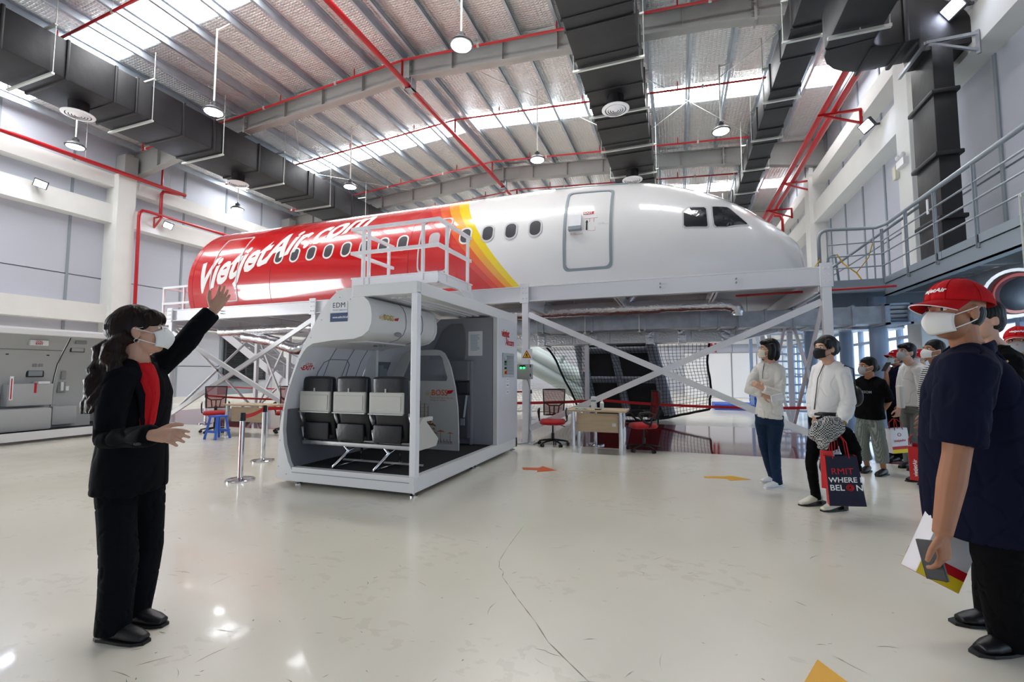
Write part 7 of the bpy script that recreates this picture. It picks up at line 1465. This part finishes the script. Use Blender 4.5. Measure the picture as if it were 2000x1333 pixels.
# woman in white blouse with bags
P, J, F = person('white', 'woman in white high neck blouse, black trousers and black mask carrying bags', 215, 212, 2, k=0.95, top=F_WHITE, sleeve='puff', hem=0.075, topw=0.9, pants=F_BLACK, pw=0.84, shoes=M_LOAF, hair='tied', mask=M_MASKB, cone=0.02, vox=0.007, armw=0.9, lift=0.025, strap=M_BLACK,
    hands={'L': dict(n=TOW, thumb=1, curl=0.75), 'R': dict(n=TOW, thumb=1, curl=0.6)})
fw2 = Vector((math.cos(math.radians(215)), math.sin(math.radians(215)), 0))
mb = MB(); mb.tube([J['waist']-UP*0.02, J['waist']-UP*0.055], [(0.137, 0.102), (0.139, 0.104)], 24, up=fw2); mb.build('belt', M_BLACK, P, smooth=True)
mb = MB(); mb.tube([lerp(J['elL'], J['wrL'], 0.93), lerp(J['elL'], J['wrL'], 0.99)], 0.034, 14); mb.build('wrist_watch', mat('watch_gold', '#a58b52', 0.25, 0.8), P, smooth=True)
mb = MB(); mb.tube([J['neck']+fw2*0.07-UP*0.01, J['chest']+fw2*0.125+UP*0.03, J['waist']+fw2*0.11], 0.004, 5); mb.build('placket', M_BLACK, P)
T = thing('shoulder_bag', 'black leather shoulder bag slung behind the woman in white', 'bag', (1.56, 5.24, 1.0)); mb = MB(); mb.ell((1.575, 5.22, 1.07), (0.045, 0.11, 0.1), 16, 10, Matrix.Rotation(0.2, 3, 'Z')); mb.build('body', M_LEATH, T, smooth=True)
mb = MB(); mb.tube([(1.565, 5.17, 1.14), (1.52, 5.05, 1.33), (1.44, 5.0, 1.36), (1.44, 5.12, 1.3), (1.56, 5.28, 1.14)], 0.007, 6); mb.build('strap', M_LEATH, T)
F_HOUND = mat('houndstooth', '#6c6c6c', 0.9); nt, N, L = nodes(F_HOUND); ck = N.new('ShaderNodeTexChecker'); ck.inputs['Scale'].default_value = 90; ck.inputs['Color1'].default_value = rgb('#c9c9c6'); ck.inputs['Color2'].default_value = rgb('#151517'); tcx = N.new('ShaderNodeTexCoord'); L.new(tcx.outputs['Object'], ck.inputs['Vector']); L.new(ck.outputs['Color'], N['Principled BSDF'].inputs['Base Color'])
T = thing('folded_jacket', 'black and houndstooth jacket draped over the arm of the woman in white', 'jacket', (1.23, 4.85, 0.7)); mb = MB(); mb.tube([(1.12, 4.83, 0.79), (1.18, 4.82, 0.77), (1.26, 4.84, 0.8), (1.36, 4.9, 0.83)], [(0.05, 0.07), (0.06, 0.11), (0.06, 0.11), (0.05, 0.08)], 14, up=UP); mb.tube([(1.2, 4.82, 0.72), (1.19, 4.81, 0.62)], [(0.09, 0.05), (0.05, 0.03)], 12, up=(1, 0, 0)); voxel(mb, 'lining', 0.01, F_HOUND, T, 3, fold=0.014)
mb = MB(); mb.tube([(1.3, 4.92, 0.82), (1.41, 5.0, 0.74), (1.47, 5.03, 0.58), (1.5, 5.04, 0.4)], [(0.06, 0.06), (0.07, 0.035), (0.075, 0.035), (0.04, 0.02)], 14, up=(0.3, 0.9, 0)); voxel(mb, 'shell', 0.01, F_BLACK, T, 3, fold=0.012)
def paper_bag(name, label, c, w_, d_, h_, yaw, front, side, handle, top=1.0, tilt=0.0, hl=0.12, back=None):
    """open paper bag; local x = width, y = depth (front at -y)"""
    T = thing(name, label, 'bag', tuple(c)); M = Matrix.Translation(c)@Matrix.Rotation(math.radians(yaw), 4, 'Z')@Matrix.Rotation(math.radians(tilt), 4, 'Y'); a, b = w_/2, d_/2
    for nm, m_, pts in (('front_panel', front, [(-a, -b, 0), (a, -b, 0), (a*top, -b, h_), (-a*top, -b, h_)]), ('back_panel', back or front, [(a, b, 0), (-a, b, 0), (-a*top, b, h_), (a*top, b, h_)]), ('side_panel', side, [(-a, b, 0), (-a, -b, 0), (-a*top, -b, h_), (-a*top, b, h_)]), ('side_panel', side, [(a, -b, 0), (a, b, 0), (a*top, b, h_), (a*top, -b, h_)]), ('base', side, [(-a, -b, 0), (-a, b, 0), (a, b, 0), (a, -b, 0)])):
        o = MB(); o.add([M@Vector(p) for p in pts], [(0, 1, 2, 3)]); o = o.build(nm, m_, T); so = o.modifiers.new('t', 'SOLIDIFY'); so.thickness = 0.002; so.offset = -1
    for y in (-b, b):
        mb = MB(); mb.tube([M@Vector(p) for p in ((-a*0.45, y, h_-0.02), (-a*0.4, y, h_+hl*0.6), (-a*0.1, y*0.4, h_+hl), (a*0.1, y*0.4, h_+hl), (a*0.4, y, h_+hl*0.6), (a*0.45, y, h_-0.02))], 0.005, 6); mb.build('handle', handle, T, smooth=True)
    return T, M
def bag_text(T, M, txt, x, y, z, size, m, name='lettering', off=0.001, rot=0.0):
    vs, fs = text_mesh(txt, size, off); mb = MB(); c_, s_ = math.cos(rot), math.sin(rot); mb.add([M@Vector((x+v.x*c_-v.y*s_, y, z+v.x*s_+v.y*c_)) for v in vs], fs); return mb.build(name, m, T)
M_BAGR = mat('bag_red', '#c4141d', 0.4); M_BAGW = mat('bag_white', '#e9e6ea', 0.45); M_BAGN = mat('tote_navy', '#141a33', 0.75); M_BAGY = mat('bag_yellow', '#efcf1e', 0.45); M_ROPE = mat('cord_red', '#b0121b', 0.6)
T, M = paper_bag('paper_bag', 'red and white paper bag behind the navy tote', (1.3, 5.02, 0.25), 0.24, 0.1, 0.34, 62, M_BAGW, M_BAGR, M_ROPE)
T2_, M2_ = T, M
mb = MB(); vs, fs = text_mesh('vietjetAir', 0.05, 0.001); mb.add([M@Vector((-0.122, -0.02+v.y, 0.04+v.x)) for v in vs], fs); mb.build('lettering', M_PAPER, T)
T, M = paper_bag('tote_bag', 'navy cloth tote with red gussets and white lettering', (1.37, 4.88, 0.13), 0.27, 0.1, 0.43, -4, M_BAGN, M_BAGR, mat('strap_red', '#c0141d', 0.7), top=0.86, tilt=-5, hl=0.2)
bag_text(T, M, 'RMIT', -0.09, -0.053, 0.275, 0.075, M_PRED, off=0.0); bag_text(T, M, 'WHERE I', -0.115, -0.053, 0.205, 0.062, M_PAPER); bag_text(T, M, 'BEL', -0.115, -0.053, 0.135, 0.07, M_PAPER); bag_text(T, M, 'N', 0.075, -0.053, 0.135, 0.07, M_PAPER)
for r in (0.027, 0.019, 0.011):
    mb = MB(); mb.tube([M@Vector((0.035+r*math.cos(2*PI*q/18), -0.053, 0.16+r*math.sin(2*PI*q/18))) for q in range(18)], 0.0025, 4, closed=True); mb.build('emblem_ring', M_PRED, T)
# woman in black tee
P, J, F = person('tee', 'woman in black tee and cropped striped trousers with hands behind her back', 222, 200, 2, k=0.93, skin=M_SKIN2, top=F_BLACK, sleeve='short', hem=-0.03, topw=1.06, pants=F_GINGH, pw=1.35, plen=0.72, shoes=M_SHOEB, hair='bun', mask=M_MASKG, vox=0.008, collar=False,
    hands={'L': dict(n=AWAY, thumb=-1, curl=0.5), 'R': dict(n=AWAY, thumb=-1, curl=0.5)})
ft = Vector((math.cos(math.radians(222)), math.sin(math.radians(222)), 0)); lt = Vector((-ft.y, ft.x, 0)); label_text(MB(), 'BLOSSOM', J['chest']+ft*0.138-lt*0.09+UP*0.0, tuple(lt), (0, 0, 1), 0.045, 0.0005).build('lettering', M_GASK, P)
# man filming with a phone
P, J, F = person('phone', 'man in navy polo and red cap filming with a raised phone', 205, 198, 10, k=0.95, skin=M_SKIN2, top=F_NAVY, sleeve='short', hem=-0.03, pants=F_BLACK, shoes=M_SHOEB, hair='cap', mask=mat('mask_pale', '#cfd8d4', 0.8), vox=0.008, hands={'R': dict(n=TOW, thumb=1, curl=0.9), 'L': dict(n=TOW, thumb=1, curl=0.5)})
cap_geo(F, 0.97, P, M_CAPR, M_PAPER)
T = thing('phone', 'lit phone held up by the man in the red cap', 'phone', (2.81, 8.0, 1.36)); M = Matrix.Translation((2.805, 8.0, 1.375))@Matrix.Rotation(math.radians(25), 4, 'Z')@Matrix.Rotation(math.radians(35), 4, 'Y'); mb = MB(); mb.rbox(-0.005, 0.005, -0.038, 0.038, -0.075, 0.075, 0.003, M); mb.build('case', M_BLACK, T); mb = MB(); mb.box(0.005, 0.006, -0.033, 0.033, -0.068, 0.068, M); mb.build('screen', mat('phone_screen', '#6fb6ff', 0.2, emit=1.5), T)
# man in white shirt with glasses
P, J, F = person('shirt', 'young man in white shirt, grey trousers and glasses carrying a paper bag', 222, 205, 8, k=0.98, top=F_PIN, sleeve='short', hem=0.0, topw=1.0, pants=F_GREY, pw=1.05, shoes=M_SHOEB, hair='fringe', mask=M_MASKG, vox=0.008, hands={'R': dict(n=TOW, thumb=1, curl=0.9), 'L': dict(n=TOW, thumb=1, curl=0.6)})
for s_ in (-1, 1):
    mb = MB(); mb.tube([F.p(0.1+0.006*math.cos(q*PI/4), 0.034*s_+0.02*math.cos(q*PI/4), 0.008+0.017*math.sin(q*PI/4)) for q in range(8)], 0.0018, 5, closed=True); mb.tube([F.p(0.098, 0.055*s_, 0.012), F.p(0.0, 0.085*s_, 0.012)], 0.0018, 5); mb.build('glasses', M_BLACK, P)
T, M = paper_bag('paper_bag', 'white paper bag with red and yellow bottom bands held by the man in grey trousers', (2.74, 7.54, 0.235), 0.22, 0.09, 0.32, 15, M_BAGW, M_BAGW, M_ROPE, top=1.0, tilt=-6)
for z0, z1, m_ in ((0.0, 0.05, M_BAGY), (0.05, 0.09, M_BAGR)):
    for y in (-0.047, 0.046):
        mb = MB(); mb.box(-0.11, 0.11, y, y+0.001, z0, z1, M); mb.build('colour_band', m_, T)
bag_text(T, M, 'vietjetAir', -0.08, -0.049, 0.15, 0.04, M_PRED); mb = MB(); mb.tube([M@Vector((-0.0+0.02*math.cos(2*PI*q/14), -0.048, 0.24+0.02*math.sin(2*PI*q/14))) for q in range(14)], 0.003, 4, closed=True); mb.build('emblem_ring', M_PRED, T)
T = thing('tote_bag', 'plain cream tote hanging from the shoulder of the man in white shirt', 'bag', (2.74, 7.42, 0.8)); mb = MB(); mb.rbox(2.70, 2.76, 7.34, 7.46, 0.83, 1.12, 0.02); mb.build('body', F_CREAM, T, smooth=40); mb = MB(); mb.tube([(2.73, 7.37, 1.1), (2.75, 7.44, 1.28), (2.83, 7.5, 1.38), (2.84, 7.55, 1.32), (2.75, 7.46, 1.1)], [(0.014, 0.004)]*5, 8); mb.build('strap', F_CREAM, T)
# man in striped shirt
P, J, F = person('stripe', 'man in black and white striped shirt and white mask holding a red bag', 205, 200, 10, k=1.0, skin=M_SKIN2, top=F_STRIPE, sleeve='short', hem=-0.04, pants=F_BLACK, shoes=M_SHOEB, hair='short', mask=M_MASKW, cone=0.015, vox=0.008, hands={'R': dict(n=TOW, thumb=1, curl=0.9), 'L': dict(n=TOW, thumb=1, curl=0.6)})
T, M = paper_bag('paper_bag', 'plain red paper bag held by the man in the striped shirt', (2.535, 6.55, 0.09), 0.24, 0.1, 0.38, 60, M_BAGW, M_BAGR, M_ROPE, tilt=-3); mb = MB(); vs, fs = text_mesh('vietjetAir', 0.05, 0.001); mb.add([M@Vector((-0.123, -0.02+v.y, 0.05+v.x)) for v in vs], fs); mb.build('lettering', M_PAPER, T)
# partly hidden visitors
P, J, F = person('capback', 'man in white shirt and red cap standing between the other men', 210, 205, 0, k=0.95, top=F_WHITE, sleeve='short', hem=-0.03, pants=F_BLACK, shoes=M_SHOEB, hair='cap', mask=M_MASKW, vox=0.009)
cap_geo(F, 0.97, P, M_CAPR, M_PAPER)
P, J, F = person('suit', 'dark haired man in black jacket behind the man in navy shirt', 200, 200, 0, k=1.0, top=F_BLACK, hem=-0.1, pants=F_BLACK, shoes=M_SHOEB, hair='short', vox=0.009)
P, J, F = person('capright', 'man in red lettered cap and grey mask behind the black jacket', 235, 238, 0, k=0.95, skin=M_SKIN2, top=F_BLACK, sleeve='short', hem=-0.03, pants=F_BLACK, shoes=M_SHOEB, hair='cap', mask=M_MASKG, vox=0.009)
cap_geo(F, 0.98, P, M_CAPR, M_PAPER)
# man in navy shirt in the foreground
P, J, F = person('near', 'man in navy shirt, red cap and white mask holding a dark phone', 203, 200, 0, k=1.1, skin=M_SKIN2, top=F_NAVY, sleeve='short', hem=-0.3, topw=1.08, pants=F_BLACK, pw=1.35, shoes=M_SHOEB, hair='cap', mask=M_MASKW, cone=0.03, vox=0.0047, armw=1.2, belly=0.035,
    hands={'L': dict(n=TOW*0.8+IR*0.3, thumb=1, curl=0.6), 'R': dict(n=TOW, thumb=1, curl=0.6)})
cap_geo(F, 1.16, P, M_CAPR, M_PAPER)
fn = Vector((math.cos(math.radians(203)), math.sin(math.radians(203)), 0)); ln_ = Vector((-fn.y, fn.x, 0))
for s_ in (-1, 1):
    mb = MB(); mb.tube([J['neck']-fn*0.06+ln_*0.06*s_+UP*0.02, J['neck']+ln_*0.085*s_, J['neck']+fn*0.08+ln_*0.05*s_-UP*0.03, J['neck']+fn*0.11+ln_*0.03*s_-UP*0.075], [(0.008, 0.03), (0.008, 0.034), (0.008, 0.036), (0.006, 0.01)], 10, up=UP); mb.build('collar_wing', F_NAVY, P, smooth=True)
mb = MB(); mb.rbox(-0.006, 0.006, -0.04, 0.04, -0.08, 0.08, 0.004, Matrix.Translation((1.0, 2.5, 0.5))@Matrix.Rotation(math.radians(40), 4, 'Z')@Matrix.Rotation(math.radians(-12), 4, 'X')); tag(mb.build('phone', M_BLACK), 'dark phone in the hand of the man in navy shirt', 'phone')
T, M = paper_bag('paper_bag', 'white paper bag with red and yellow foot carried by the man in navy shirt', (1.155, 2.93, 0.27), 0.22, 0.09, 0.32, 18, M_BAGW, M_BAGW, M_ROPE, tilt=27)
for z0, z1, m_ in ((0.0, 0.06, M_BAGY), (0.06, 0.105, M_BAGR)):
    for y in (-0.047, 0.046):
        mb = MB(); mb.box(-0.11, 0.11, y, y+0.001, z0, z1, M); mb.build('colour_band', m_, T)
mb = MB(); mb.box(-0.11, 0.11, -0.045, 0.045, -0.002, -0.0005, M); mb.build('base_cover', M_BAGR, T)
bag_text(T, M, 'vietjetAir', -0.07, -0.049, 0.02, 0.03, M_PRED)
